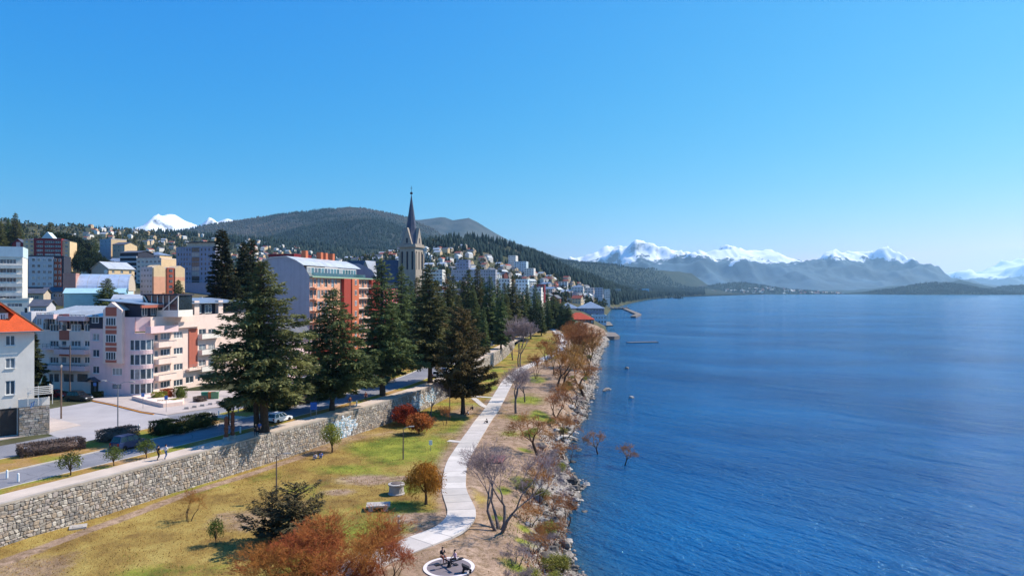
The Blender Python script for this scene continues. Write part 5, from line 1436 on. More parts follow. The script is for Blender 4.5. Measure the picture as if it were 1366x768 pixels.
    for i in range(5):
        a = 2.5 + 6.8 * i
        if abs(a - tx) < 5: continue
        w = MB(); slab(w, nf, a - .6, a + .6, 20, 29, W / 2 + .003, W / 2 + .05); part(T, 'lancet_window', w, p_dark)
church()

# ================================================================== TREES
m_bark = mat('dark_bark', srgb(74, 62, 54), .25, 3, .95, .1, bump=.5, bscale=5)
m_barkg = mat('grey_bark', srgb(112, 100, 94), .25, 3, .95, .1, bump=.4, bscale=5)
m_barkb = mat('brown_bark', srgb(86, 66, 54), .25, 3, .95, .1, bump=.4, bscale=5)
def unit(v): return v / np.maximum(1e-9, np.linalg.norm(v, axis=-1, keepdims=True))
def tris_from(c, axis, side, ln, wd):
    """triangles: base centre c, long axis, side direction, lengths"""
    n = len(c)
    v = np.empty((n, 3, 3)); v[:, 0] = c - side * wd[:, None] * .5; v[:, 1] = c + side * wd[:, None] * .5; v[:, 2] = c + axis * ln[:, None]
    return v.reshape(-1, 3), np.arange(n * 3).reshape(-1, 3)
def tube_np(segs, n=3):
    """many straight tapered segments (p, q, r0, r1) as open n-sided tubes"""
    S = np.asarray(segs, float); P, Q, r0, r1 = S[:, :3], S[:, 3:6], S[:, 6], S[:, 7]
    d = unit(Q - P); a = np.where(np.abs(d[:, 2:3]) < .9, np.array([[0, 0, 1.]]), np.array([[1., 0, 0]]))
    u = unit(np.cross(d, a)); w = np.cross(d, u)
    V = []; 
    for j in range(n):
        t = 2 * math.pi * j / n; o = u * math.cos(t) + w * math.sin(t)
        V.append(P + o * r0[:, None]); V.append(Q + o * r1[:, None])
    V = np.stack(V, 1)                                    # (m, 2n, 3)
    m = len(S); base = (np.arange(m) * 2 * n)[:, None]
    Fq = []
    for j in range(n):
        k = (j + 1) % n
        Fq.append(np.concatenate([base + 2 * j, base + 2 * k, base + 2 * k + 1, base + 2 * j + 1], 1))
    return V.reshape(-1, 3), np.concatenate(Fq)
def conifer_mesh(seed, H, Rr, bf=.14, nb=150, droop=.28, sp=150, expo=.85, lmat=None, size=.62, tr=.5, uneven=.3, bmat=None, fork=False, gap=0.0, up=.12):
    r = np.random.default_rng(seed)
    # trunk
    tm = MB(); lean = r.uniform(-.015, .015, 2) * H
    def tx(z): t = z / H; return np.array([lean[0] * t * t + .25 * math.sin(3 * t + seed), lean[1] * t * t, z])
    zs = np.linspace(-.4, H * .97, 12)
    tm.tube([tx(z) for z in zs], [tr * (1.35 if i == 0 else 1) * max(.04, (1 - max(0, z) / H)) ** .8 for i, z in enumerate(zs)], 8)
    if fork:
        tm.tube([(tr * 1.5, .2, -.3), (tr * 1.7, .3, H * .1), (tr * 1.9, .4, H * .25), (tr * 1.3, .2, H * .5)], [tr * .8, tr * .6, tr * .5, tr * .2], 7)
    C, A, S_, Ln, Wd = [], [], [], [], []
    limbs = []
    az0 = r.uniform(0, 6.28, 3)
    for i in range(nb):
        t = (i + r.uniform(0, 1)) / nb; t = t ** 1.15
        h = H * (bf + (1 - bf) * t)
        if h > H * .985: continue
        az = i * 2.399 + r.uniform(-.5, .5)
        irr = 1 + uneven * (.55 * math.sin(2 * az + az0[0] + 5 * t) + .45 * math.sin(3 * az + az0[1] - 9 * t))
        Lb = Rr * ((1 - t) ** expo * (.35 + .65 * min(1, t * 6 + .35))) * irr * r.uniform(.72, 1.15) + .25
        if gap and r.random() < gap: Lb *= .45
        d = np.array([math.cos(az), math.sin(az), 0.]); l = np.array([-d[1], d[0], 0.])
        m = max(26, int(1.6 * sp * Lb / Rr * (.6 + .4 * (Lb / Rr))))
        s = r.uniform(.06, 1, m) ** .75
        dr = droop * r.uniform(.6, 1.4)
        upk = up + .35 * t * t
        b0 = tx(h)
        pts = b0 + d * (Lb * s)[:, None]; pts[:, 2] += Lb * (upk * s - dr * s ** 2 + .10 * s ** 4)
        wl = Lb * .34 * (1 - .75 * s) + .12
        side = r.uniform(-1, 1, m)
        pts = pts + l * (side * wl)[:, None]; pts[:, 2] += r.normal(0, .06 + .02 * Lb, m) - np.abs(side) * wl * .18
        ax = unit(d * r.uniform(.5, 1.1, (m, 1)) + l * (np.sign(side) * r.uniform(.1, .9, m))[:, None] + np.stack([r.normal(0, .25, m), r.normal(0, .25, m), r.normal(-.12, .3, m)], 1))
        sd = unit(np.cross(ax, np.array([0, 0, 1.]) + r.normal(0, .45, (m, 3))))
        C.append(pts); A.append(ax); S_.append(sd)
        k = size * (.62 + .45 * (1 - t)); Ln.append(k * r.uniform(.7, 1.55, m)); Wd.append(k * r.uniform(.36, .66, m))
        e = b0 + d * Lb * .8; e[2] += Lb * (upk * .8 - dr * .64)
        mid = b0 + d * Lb * .4; mid[2] += Lb * (upk * .4 - dr * .16)
        limbs.append((*b0, *mid, .05 + .012 * Lb, .035 + .006 * Lb)); limbs.append((*mid, *e, .035 + .006 * Lb, .012))
    # leader
    m = 40; z = r.uniform(H * .93, H, m); c = np.stack([tx(H)[0] + r.normal(0, .08, m), tx(H)[1] + r.normal(0, .08, m), z], 1)
    C.append(c); A.append(unit(np.stack([r.normal(0, .5, m), r.normal(0, .5, m), r.uniform(.3, 1, m)], 1))); S_.append(unit(r.normal(0, 1, (m, 3)))); Ln.append(r.uniform(.25, .5, m)); Wd.append(r.uniform(.1, .2, m))
    V, Fc = tris_from(np.concatenate(C), np.concatenate(A), np.concatenate(S_), np.concatenate(Ln), np.concatenate(Wd))
    crown = np_mesh('crown', V, Fc, lmat)
    lv, lf = tube_np(limbs, 4)
    n0 = len(tm.v); tm.v.extend([tuple(p) for p in lv]); tm.f.extend([tuple(int(k) + n0 for k in q) for q in lf]); tm.m += [0] * len(lf)
    return tm.mesh('trunk', bmat or m_bark, smooth=False), crown
def bare_mesh(seed, H, spread=.55, levels=5, stems=1, lmat=None, bmat=None, trunk_h=.25, tr=.2, twig=.016, up=.35, splits=(3, 3, 3, 4, 4), droop=0.0, crown_flat=0.0, stem_spread=.35, fine=1.0):
    """leafless tree grown by repeated forking"""
    r = np.random.default_rng(seed)
    thick, thin = [], []
    def grow(p, d, L, rad, lev):
        nseg = 3 if lev < 2 else 2
        q = p
        for k in range(nseg):
            d = unit(d + r.normal(0, .13 + .03 * lev, 3) + np.array([0, 0, (up if lev < levels - 1 else up - droop) * .22]))
            if crown_flat and lev >= 2: d = unit(d * np.array([1, 1, 1 - crown_flat]))
            n_ = q + d * L / nseg; r0 = rad * (1 - .28 * k / nseg); r1 = rad * (1 - .28 * (k + 1) / nseg)
            (thick if lev < 2 else thin).append((*q, *n_, max(twig, r0), max(twig * .7, r1)))
            q = n_
            if lev >= 2 and lev < levels and r.random() < .55:
                dd = unit(d + r.normal(0, spread * 1.1, 3)); grow(q, dd, L * r.uniform(.4, .65), rad * .42, lev + 1)
        if lev >= levels: return
        for _ in range(splits[min(lev, len(splits) - 1)]):
            ax = unit(np.cross(d, r.normal(0, 1, 3))); ang = spread * r.uniform(.55, 1.35)
            dd = d * math.cos(ang) + ax * math.sin(ang)
            grow(q, dd, L * r.uniform(.6, .86), rad * r.uniform(.42, .58), lev + 1)
    for s in range(stems):
        a = 6.283 * s / stems + r.uniform(-.4, .4); d = unit(np.array([math.cos(a) * stem_spread * (stems > 1) + r.normal(0, .08), math.sin(a) * stem_spread * (stems > 1) + r.normal(0, .08), 1.]))
        grow(np.array([math.cos(a) * .3 * (stems > 1), math.sin(a) * .3 * (stems > 1), -.25]), d, H * trunk_h, tr * (1 if stems == 1 else .8), 0)
    allz = max(t[5] for t in thin); k = H / allz
    def sc(S): S = np.array(S); S[:, :6] *= k; return S
    tv, tf = tube_np(sc(thick), 6); cv, cf = tube_np(sc(thin), 3)
    return np_mesh('trunk', tv, tf, bmat or m_barkb), np_mesh('crown', cv, cf, lmat or bmat or m_barkb)
def leafy_mesh(seed, H, Rr, lmat, trunk_h=.3, tr=.18, n=5000, size=.3, lobes=9, bmat=None, squash=1.0, hang=0.0, hollow=.35):
    r = np.random.default_rng(seed)
    tm = MB(); tops = []
    tm.tube([(0, 0, -.3), (.05, .02, H * trunk_h * .6), (0, .05, H * trunk_h), (.04, 0, H * .6)], [tr * 1.3, tr, tr * .8, tr * .35], 7)
    C = []
    for i in range(lobes):
        a = i * 2.399 + r.uniform(-.4, .4); t = (i + .5) / lobes
        cz = H * (trunk_h + (1 - trunk_h) * (.22 + .58 * t)); rr = Rr * (.62 * math.sqrt(max(.05, 1 - (2 * t - .8) ** 2 * .55))) * r.uniform(.6, 1.05) * (0 if i == lobes - 1 else 1)
        c = np.array([math.cos(a) * rr, math.sin(a) * rr, cz]); lr = Rr * r.uniform(.38, .6) * (1 - .25 * t)
        tm.tube([(0, 0, H * trunk_h * .9), tuple(c * np.array([.55, .55, 1]) * np.array([1, 1, .88])), tuple(c)], [tr * .5, tr * .3, .02], 5)
        m = n // lobes; v = unit(r.normal(0, 1, (m, 3))) * (lr * (hollow + (1 - hollow) * r.random((m, 1)) ** .5)); v[:, 2] *= .78 * squash
        v *= 1 + .25 * np.sin(5 * v[:, :1] / lr + 3 * v[:, 1:2] / lr + i)
        C.append(c + v)
    C = np.concatenate(C); m = len(C)
    ax = unit(r.normal(0, 1, (m, 3)) + np.array([0, 0, -hang])); sd = unit(np.cross(ax, r.normal(0, 1, (m, 3))))
    V, Fc = tris_from(C, ax, sd, size * r.uniform(.6, 1.5, m) * (1 + hang), size * r.uniform(.5, 1., m) / (1 + hang * .7))
    return tm.mesh('trunk', bmat or m_barkb), np_mesh('crown', V, Fc, lmat)
def plant(name, label, cat, meshes, loc, rz=0.0, scale=1.0, group=None):
    T = thing(name, label, cat, loc, group, rz)
    T.scale = scale if hasattr(scale, '__len__') else (scale,) * 3
    link('trunk', meshes[0], T); link('crown', meshes[1], T)
    return T

l_con = leafmat('conifer_needles', srgb(54, 64, 42), srgb(142, 138, 84), .22, .2, .2)
l_con2 = leafmat('conifer_needles_green', srgb(52, 72, 46), srgb(134, 144, 86), .22, .2, .2)
l_pine = leafmat('pine_needles', srgb(52, 50, 34), srgb(142, 124, 70), .25, .2, .2)
l_cyp = leafmat('cypress_needles', srgb(32, 40, 30), srgb(88, 90, 54), .3)
l_brown = leafmat('brown_twigs', srgb(134, 90, 50), srgb(198, 136, 74), .3, .12)
l_grey = leafmat('grey_twigs', srgb(128, 112, 112), srgb(168, 150, 148), .3, .1)
l_rust = leafmat('rust_twigs', srgb(138, 78, 40), srgb(196, 118, 62), .3, .06)
l_gold = leafmat('golden_leaves', srgb(140, 96, 30), srgb(206, 150, 56), .6, .1, .2)
l_redl = leafmat('red_brown_leaves', srgb(104, 46, 30), srgb(198, 98, 48), .5, .12, .15)
l_yg = leafmat('yellow_green_leaves', srgb(108, 112, 42), srgb(168, 160, 72), .6, .1, .2)
l_green = leafmat('young_green_leaves', srgb(62, 78, 34), srgb(124, 132, 60), .6, .12, .2)
l_dark = leafmat('dark_evergreen_leaves', srgb(22, 34, 26), srgb(58, 70, 42), .4, .2)
l_hedge = leafmat('hedge_twigs', srgb(88, 74, 66), srgb(132, 114, 102), .8, .08)
l_hedgeg = leafmat('hedge_leaves', srgb(34, 46, 26), srgb(74, 84, 40), .8, .15)

# ---- big conifers along the promenade
con = [conifer_mesh(11, 24.3, 8.3, .19, 175, .30, 240, .72, l_con, .62, .62, .32, fork=True, gap=.24, up=.14),
       conifer_mesh(12, 20, 7.4, .16, 150, .30, 200, .62, l_con2, .6, .42, .25, gap=.1),
       conifer_mesh(13, 26, 7.0, .16, 170, .26, 190, .78, l_con2, .6, .45, .3, fork=True, gap=.12),
       conifer_mesh(14, 27, 5.6, .14, 170, .30, 170, .85, l_con, .6, .42, .25, gap=.08),
       conifer_mesh(15, 25, 4.6, .08, 150, .34, 150, .7, l_con2, .6, .4, .3, gap=.1)]
def ctree(kind, px, py, ytop, label, rz=0, wide=1.0, group=None):
    P = uppt(px, py, TOWNZ + .1); h = zat(ytop, P.y) - P.z
    base = (24.3, 20, 26, 27, 25)[kind]; k = h / base
    return plant('conifer', label, 'tree', con[kind], P, rz, (k * wide, k * wide, k), group)
ctree(0, 351, 575.5, 346, 'huge spreading conifer with forked trunk beside the parked white hatchback', 2.6)
ctree(1, 444, 547, 384, 'broad bushy conifer beside the blue notice board on the promenade', .6)
ctree(2, 511, 527.5, 345, 'tall ragged conifer with twin trunk on the promenade in front of the rose block', 1.9)
ctree(3, 572, 510.5, 350, 'slim tall conifer on the promenade near the two parked pale cars', .3, 1.25)
far_lab = 'dark slender conifer in the dense row along the avenue'
for i, (px, Y, yt, kd, w) in enumerate(((536, 178, 352, 4, 1.0), (556, 200, 368, 3, .9), (569, 215, 356, 4, 1.0), (597, 222, 356, 3, .95), (612, 200, 392, 3, 1.1), (626, 232, 357, 4, 1.05), (637, 250, 353, 3, .9), (653, 246, 367, 4, 1.1), (663, 262, 371, 4, .85), (668, 232, 385, 4, .9), (684, 270, 366, 3, .95), (693, 300, 385, 4, .9), (703, 305, 378, 4, .9), (713, 320, 378, 4, .8), (722, 300, 400, 4, .9), (731, 340, 386, 4, .8), (520, 196, 380, 4, .9), (645, 208, 408, 4, .85), (583, 205, 372, 4, 1.0), (605, 238, 366, 4, 1.0), (618, 245, 368, 3, .9), (632, 215, 385, 4, 1.0), (643, 262, 368, 4, 1.0), (673, 255, 376, 3, .9), (678, 285, 378, 4, 1.0), (698, 280, 388, 4, 1.0), (718, 330, 388, 4, 1.0), (547, 188, 372, 4, .9), (590, 186, 398, 4, .9))):
    p = atY(px, Y, TOWNZ + .1); h = zat(yt, Y) - p.z; k = h / (24.3, 20, 26, 27, 25)[kd]
    plant('conifer', far_lab, 'tree', con[kd], p, i * 1.3, (k * w, k * w, k), 'conifers in the dense row along the avenue')
for px, Y, base, yt in ((418, 132, 522, 470), (548, 168, 500, 440)):
    pass
# round dark evergreen closing the row, small green one before it
lv_round = leafy_mesh(31, 16, 7.5, l_dark, .12, .35, 9000, .55, 12, m_bark)
p = atY(708, 285, TOWNZ); plant('evergreen_tree', 'rounded dark evergreen tree closing the avenue row', 'tree', lv_round, p, .4, (.85, .85, .86))
lv_cone = conifer_mesh(41, 12, 3.6, .04, 120, .3, 130, .7, l_con2, .5, .25, .15)
for i, (px, Y, yt) in enumerate(((738, 355, 395), (744, 365, 398), (751, 350, 402), (758, 345, 405))):
    p = atY(px, Y, TOWNZ - .3); h = zat(yt, Y) - p.z; plant('conifer', 'small conifer at the far end of the avenue by the car park', 'tree', lv_cone, p, i, h / 12, 'small conifers by the car park')
lv_small = leafy_mesh(32, 5, 2.2, l_green, .25, .1, 2500, .3, 8)
p = lowpt(722, 447); plant('tree', 'small bright green tree on the lawn by the car park', 'tree', lv_small, (p.x, p.y, p.z), 0, 1.1)

# ---- dark pine standing on the lawn at the wall
pine = conifer_mesh(21, 21.5, 7.6, .16, 130, .16, 260, .5, l_pine, .62, .5, .35, gap=.14, up=.25)
p = lowpt(617, 552); h = (zat(404, p.y) - p.z) * .95
plant('pine_tree', 'dark spreading pine on the lawn at the end of the painted wall', 'tree', pine, p, 1.0, (h / 21.5 * .88, h / 21.5 * .88, h / 21.5))
# ---- tall dark conifers behind the pink block
cyp = conifer_mesh(22, 30, 4.6, .03, 220, .45, 260, .62, l_cyp, .6, .45, .22, up=.3)
for i, (px, Y, yt, w) in enumerate(((298, 190, 305, 1.12), (325, 200, 322, 1.0), (334, 205, 318, .95), (312, 182, 368, 1.15))):
    p = atY(px, Y); h = zat(yt, Y) - p.z
    plant('conifer', ('tallest dark columnar conifer behind the pink apartment block', 'dark columnar conifer left of its twin behind the pink block', 'dark columnar conifer right of its twin behind the pink block', 'short broad dark conifer at the foot of the columnar conifers')[i], 'tree', cyp, p, i * .9, (h / 30 * w, h / 30 * w, h / 30))
p = uppt(50, 546); plant('conifer', 'brownish columnar conifer between the white house and the pink block', 'tree', cyp, (p.x - 8, p.y + 10, TOWNZ), .4, (.62, .62, .48))
# ---- trees on the left skyline
sk = [(4, 470, 300, 5), (12, 480, 288, 5), (20, 475, 286, 5), (26, 480, 296, 5), (66, 520, 298, 5), (76, 510, 305, 6), (90, 500, 306, 6), (101, 495, 312, 6), (112, 470, 330, 6), (104, 440, 338, 6), (122, 460, 332, 6), (132, 450, 338, 6), (120, 420, 342, 6), (128, 470, 318, 5), (157, 560, 308, 5), (166, 565, 314, 5), (179, 540, 316, 5), (190, 545, 320, 5), (183, 530, 330, 5), (88, 470, 320, 6), (96, 480, 318, 6), (143, 430, 345, 6), (0, 460, 296, 5), (-12, 470, 290, 5)]
for i, (px, Y, yt, kd) in enumerate(sk):
    p = atY(px, Y); h = max(6, zat(yt, Y) - p.z)
    if kd == 5: plant('conifer', 'dark pointed conifer on the skyline of the left slope', 'tree', con[4 if i % 2 else 3], p, i, (h / 26, h / 26, h / 26), 'pointed conifers on the left slope')
    else: plant('evergreen_tree', 'dark rounded evergreen among the blocks on the left slope', 'tree', lv_round, p, i, h / 16, 'rounded evergreens on the left slope')
p = atY(142, 225); h = zat(371, 225) - p.z; plant('conifer', 'dark fir in front of the barrel-roofed hall', 'tree', con[1], p, 0, h / 20)

# ---- bare trees
bare_g = [bare_mesh(51, 8.8, .34, 6, 4, l_grey, m_barkg, .30, .2, .010, .6, (2, 2, 3, 3, 3, 3), stem_spread=.34), bare_mesh(52, 7.5, .45, 6, 1, l_grey, m_barkg, .26, .2, .010, .4, (3, 3, 3, 3, 3, 3))]
bare_b = [bare_mesh(61, 6.0, .55, 6, 1, l_brown, m_barkb, .24, .2, .011, .35, (3, 3, 3, 3, 3, 3), crown_flat=.1), bare_mesh(62, 7.0, .5, 6, 2, l_brown, m_barkb, .26, .2, .011, .4, (2, 3, 3, 3, 3, 3)), bare_mesh(63, 5.0, .5, 6, 3, l_brown, m_barkb, .28, .13, .010, .35, (2, 2, 3, 3, 3, 3), crown_flat=.1)]
bare_w = [bare_mesh(71, 11, .4, 6, 3, l_brown, m_barkb, .26, .26, .02, .55, (2, 3, 3, 3, 3, 3)), bare_mesh(72, 14, .26, 6, 2, l_grey, m_barkg, .28, .24, .018, .9, (3, 3, 3, 3, 3, 3), stem_spread=.12)]
bare_r = bare_mesh(81, 7.5, .45, 6, 6, l_rust, m_barkb, .26, .16, .010, .35, (2, 3, 3, 3, 3, 3), droop=.15, stem_spread=.6)
bhs = {id(bare_g[0]): 8.8, id(bare_g[1]): 7.5, id(bare_b[0]): 6, id(bare_b[1]): 7, id(bare_b[2]): 5, id(bare_w[0]): 11, id(bare_w[1]): 14, id(bare_r): 7.5}
def btree(m, px, py, ytop, label, rz=0, w=1.0, group=None, water=False):
    if water: X, Y = unproj(px, py, 0.0); P = Vector((X, Y, -.3))
    else: P = lowpt(px, py)
    h = zat(ytop, P.y) - P.z; k = h / bhs[id(m)]
    return plant('bare_tree', label, 'tree', m, P, rz, (k * w, k * w, k), group)
btree(bare_g[0], 667, 707, 590, 'big grey bare tree with four stems beside the bend of the path', .7, 1.25)
btree(bare_g[1], 688, 551, 486, 'grey bare tree on the grass beside the straight path', 1.2, 1.15)
btree(bare_g[1], 700, 536, 494, 'dark stemmed bare tree behind the grey one by the path', 3.0, 1.0)
btree(bare_b[0], 717, 607, 548, 'brown bare tree leaning over the grey pebble beach', .2, 1.25)
btree(bare_b[1], 742, 556, 512, 'brown forked bare tree by the pale drift logs on the shore', .9, 1.15)
sg = 'brown shrubby trees among the shore rocks'; sl = 'small brown bare tree among the shore rocks'
for i, (px, py, yt, k, w) in enumerate(((752, 588, 552, 2, 1.1), (757, 618, 590, 2, 1.2), (755, 700, 655, 2, 1.0), (737, 727, 688, 2, .9), (718, 668, 622, 2, 1.1), (765, 540, 508, 2, 1.2), (728, 640, 605, 2, 1.0))):
    btree(bare_b[k], px, py, yt, sl, i * 1.7, w, sg)
btree(bare_b[1], 747, 517, 452, 'dark trunked brown willow with wide crown by the pebble cove', 2.2, 1.2)
btree(bare_b[0], 779, 529, 476, 'brown willow standing at the water edge of the pebble cove', .5, 1.3)
wg = 'brown bare willows lining the far shore'; wl_ = 'tall brown bare willow in the clump along the far shore'
for i, (px, py, yt, w) in enumerate(((770, 492, 432, 1.0), (783, 500, 446, .9), (760, 478, 430, .9), (776, 470, 424, 1.0), (740, 500, 460, .8), (752, 505, 468, .8), (787, 480, 440, .8), (766, 460, 428, .9), (728, 482, 450, .8), (715, 505, 470, .7))):
    btree(bare_w[0], px, py, yt, wl_, i * 1.1, w, wg)
btree(bare_w[1], 693, 489, 419, 'tall narrow grey bare poplar at the end of the stone wall', .4, 1.1)
btree(bare_w[1], 684, 480, 432, 'lower narrow grey bare poplar beside the tall one', 2.4, 1.1)
btree(bare_g[1], 575, 558, 508, 'grey bare sapling in front of the blue graffiti', .4, .8)
btree(bare_b[2], 594, 567, 540, 'thin bare sapling by the lamp at the pine', .9, .7)
btree(bare_b[2], 252, 695, 653, 'upright bare brown sapling on the dry lawn', .4, .8)
btree(bare_b[0], 798, 605, 571, 'bare shrub standing in the lake nearer the shore', .9, 1.0, water=True)
btree(bare_b[0], 833, 620, 588, 'bare shrub standing farther out in the lake', 2.9, 1.0, water=True)
bare_low = bare_mesh(64, 5.0, .5, 6, 3, l_grey, m_barkg, .28, .13, .010, .35, (2, 2, 3, 3, 3, 3)); lv_low = leafy_mesh(65, 3.6, 2.4, l_yg, .06, .06, 2200, .2, 12, hollow=.1)
rq = random.Random(4); low_n = 0
while low_n < 60:
    Yq = 60 + 200 * rq.random() ** 1.4; Xq = float(Xs(Yq)) - rq.uniform(1.5, 6.5); zq = float(Zlow(Xq, Yq))
    kq = low_n % 3
    plant('shrub', ('low brown leafless shrub on the bank above the shore rocks', 'low pinkish grey leafless shrub on the bank above the shore rocks', 'low olive yellow bush on the bank above the shore rocks')[kq], 'shrub', (bare_b[2], bare_low, lv_low)[kq], (Xq, Yq, zq), rq.uniform(0, 6), (rq.uniform(.4, .7), rq.uniform(.4, .7), rq.uniform(.28, .5)), ('low brown shrubs on the shore bank', 'low grey shrubs on the shore bank', 'low olive bushes on the shore bank')[kq]); low_n += 1
# big rust coloured bush and dark pine in front
for i_, (px_, py_, k_) in enumerate(((420, 790, .8), (478, 792, .78), (402, 782, .7))):
    P = lowpt(px_, py_); plant('bare_tree', ('rust shrub rooted just in front of the huge rust shrub', 'rust shrub between the huge rust shrub and the path', 'rust shrub at the foot of the sparse pine')[i_], 'tree', bare_r, P, 1.3 + 2 * i_, (k_ * 1.25, k_ * 1.25, k_ * .85))
P = lowpt(446, 781); plant('bare_tree', 'huge rust orange bare shrub with tangled twigs beside the path', 'tree', bare_r, P, .3, (1.25, 1.25, .8))
P = lowpt(380, 800); plant('bare_tree', 'orange brown bare shrub left of the huge rust shrub', 'tree', bare_r, P, 2.1, (.85, .85, .62))
P = lowpt(515, 790); plant('bare_tree', 'low brown bare shrub right of the huge rust shrub by the path', 'tree', bare_r, P, 4.0, (.7, .7, .6))
spine = conifer_mesh(91, 8.0, 3.6, .1, 60, .1, 120, .45, leafmat('sparse_pine_needles', srgb(44, 42, 30), srgb(96, 80, 54), .5), .42, .16, .5, gap=.3, up=.4)
P = lowpt(396, 728); plant('pine_tree', 'sparse dark pine behind the huge rust shrub', 'tree', spine, P, .8, (.8, .8, .74))
P = lowpt(362, 722); plant('pine_tree', 'smaller sparse dark pine left of the lamp on the lawn', 'tree', spine, P, 2.8, (.7, .7, .6))
# golden willow, red shrubs, fresh green trees
lv = leafy_mesh(101, 4.6, 2.6, l_gold, .28, .14, 7000, .16, 11, squash=1.25, hang=1.1, hollow=.2)
P = lowpt(568, 672); plant('willow', 'golden brown weeping willow beside the path', 'tree', lv, P, .4, (1.0, 1.0, 1.05))
lv = leafy_mesh(102, 4.2, 3.0, l_redl, .08, .15, 6000, .26, 12, squash=.9)
P = lowpt(541, 567); plant('shrub', 'dark red shrub nearer the stone wall', 'shrub', lv, P, .4, (.95, .95, .9)); lv = leafy_mesh(105, 4.2, 3.0, leafmat('orange_leaves', srgb(128, 62, 34), srgb(208, 122, 62), .5, .08, .15), .08, .15, 6000, .24, 12, squash=.9); P = lowpt(559, 578); plant('shrub', 'orange rust shrub on the lawn in front of the dark red one', 'shrub', lv, P, 2.4, (.85, .85, .86))
lv = leafy_mesh(103, 4.6, 1.9, l_yg, .2, .12, 3000, .16, 9, squash=1.2)
P = lowpt(443, 603); plant('tree', 'yellow green young tree beside the seated couple', 'tree', lv, P, .4, 1.0)
lvs = leafy_mesh(104, 2.4, 1.15, l_green, .2, .05, 900, .13, 13, hollow=.1)
P = lowpt(288, 726); plant('sapling', 'thin green sapling on the dry lawn', 'tree', lvs, P, 0, (.85, .85, 1.15))
for px, py, k, lb in ((94, 633.5, 1.15, 'small bright green tree on the verge beside the long brown hedge'), (152, 621, 1.0, 'small green tree on the verge behind the dark blue car'), (195, 611, 1.05, 'small yellow green tree on the verge beside the two walkers')):
    P = uppt(px, py, TOWNZ + .1); plant('tree', lb, 'tree', lvs, P, px, (1.15 * k, 1.15 * k, k))

# ---- hedges and shrubs of the median
def hedge(name, label, px0, py0, px1, py1, half, h, lm, seed, n=4500, z=TOWNZ + .1):
    a, b_ = uppt(px0, py0, z), uppt(px1, py1, z); c = (a + b_) / 2; L = (b_ - a).length / 2; ang = math.atan2(b_.y - a.y, b_.x - a.x)
    r = np.random.default_rng(seed)
    core = MB(); core.ball((0, 0, h * .38), (L * .93, half * .9, h * .52), 16, 8, jit=.05, rnd=random.Random(seed))
    v = unit(r.normal(0, 1, (n, 3))); v[:, 2] = np.abs(v[:, 2])
    pw = .8; v = np.sign(v) * np.abs(v) ** pw; v = v / np.max(np.abs(v), axis=1, keepdims=True) * (.75 + .25 * np.linalg.norm(v, axis=1, keepdims=True) / 1.5)
    C = v * np.array([L, half, h]) * r.uniform(.93, 1.05, (n, 1))
    ax = unit(v / np.array([L, half, h]) + r.normal(0, .5, (n, 3)) / h); sd = unit(r.normal(0, 1, (n, 3)))
    V, Fc = tris_from(C, ax, sd, r.uniform(.1, .24, n), r.uniform(.08, .16, n))
    T = thing(name, label, 'hedge' if name == 'hedge' else 'shrub', c, None, ang)
    link('foliage', np_mesh('foliage', V, Fc, lm), T); link('branches', core.mesh('branches', lm, smooth=True), T)
    return T
hedge('hedge', 'long clipped brown hedge on the median', 24, 609, 112, 596, 1.35, 1.35, l_hedge, 1, 7000)
hedge('hedge', 'short rounded brown hedge behind the dark blue car', 134, 590, 180, 581, 1.3, 1.5, l_hedge, 2)
hedge('shrub', 'rounded dark green shrub nearer the dark blue car', 206, 581, 233, 575.5, 1.4, 1.9, l_hedgeg, 3)
hedge('shrub', 'wide dark green shrub beside the paved crossing', 246, 573, 283, 566, 1.5, 1.8, l_hedgeg, 4)
hedge('shrub', 'low green shrub between the two dark shrubs', 228, 579, 250, 573, 1.2, 1.0, l_hedgeg, 14, 2500)
hedge('shrub', 'dark green shrub beyond the topiary on the median', 331, 549, 345, 546, 1.2, 1.5, l_hedgeg, 5, 3000)
hedge('shrub', 'dark green shrub behind the trunk of the huge conifer', 362, 549, 388, 542, 1.5, 2.0, l_hedgeg, 6)
hedge('shrub', 'grey brown rounded shrub on the median by the notice board', 396, 539, 416, 535, 1.3, 1.3, l_hedge, 7, 3000)
hedge('shrub', 'dark green rounded shrub farther along the median', 418, 535, 440, 529, 1.4, 1.8, l_hedgeg, 8)
hedge('shrub', 'dark green shrub below the twin trunked conifer', 490, 517, 520, 508, 1.6, 2.0, l_hedgeg, 9)
for i, (x0, y0, x1, y1, h, lm, lb) in enumerate(((203, 535, 222, 533, 1.6, l_yg, 'yellow green bush in the planter of the pink block'), (216, 533, 230, 531, 1.9, l_redl, 'reddish bush in the planter of the pink block'), (236, 532, 246, 530, 2.2, l_green, 'tall green bush at the garage of the pink block'), (210, 539, 226, 538, .6, l_green, 'low clipped green hedge in the planter'), (228, 538, 241, 536, .7, l_yg, 'low yellow bush at the planter end'), (262, 536, 272, 534, .9, l_hedge, 'low brown bush beside the green bins'), (124, 530, 138, 529, 1.0, l_hedgeg, 'dark bush beside the entrance of the pink block'), (20, 577, 30, 576, .7, l_yg, 'small yellow bush at the stone porch'))):
    hedge('shrub', lb, x0, y0, x1, y1, .8, h, lm, 20 + i, 1500)

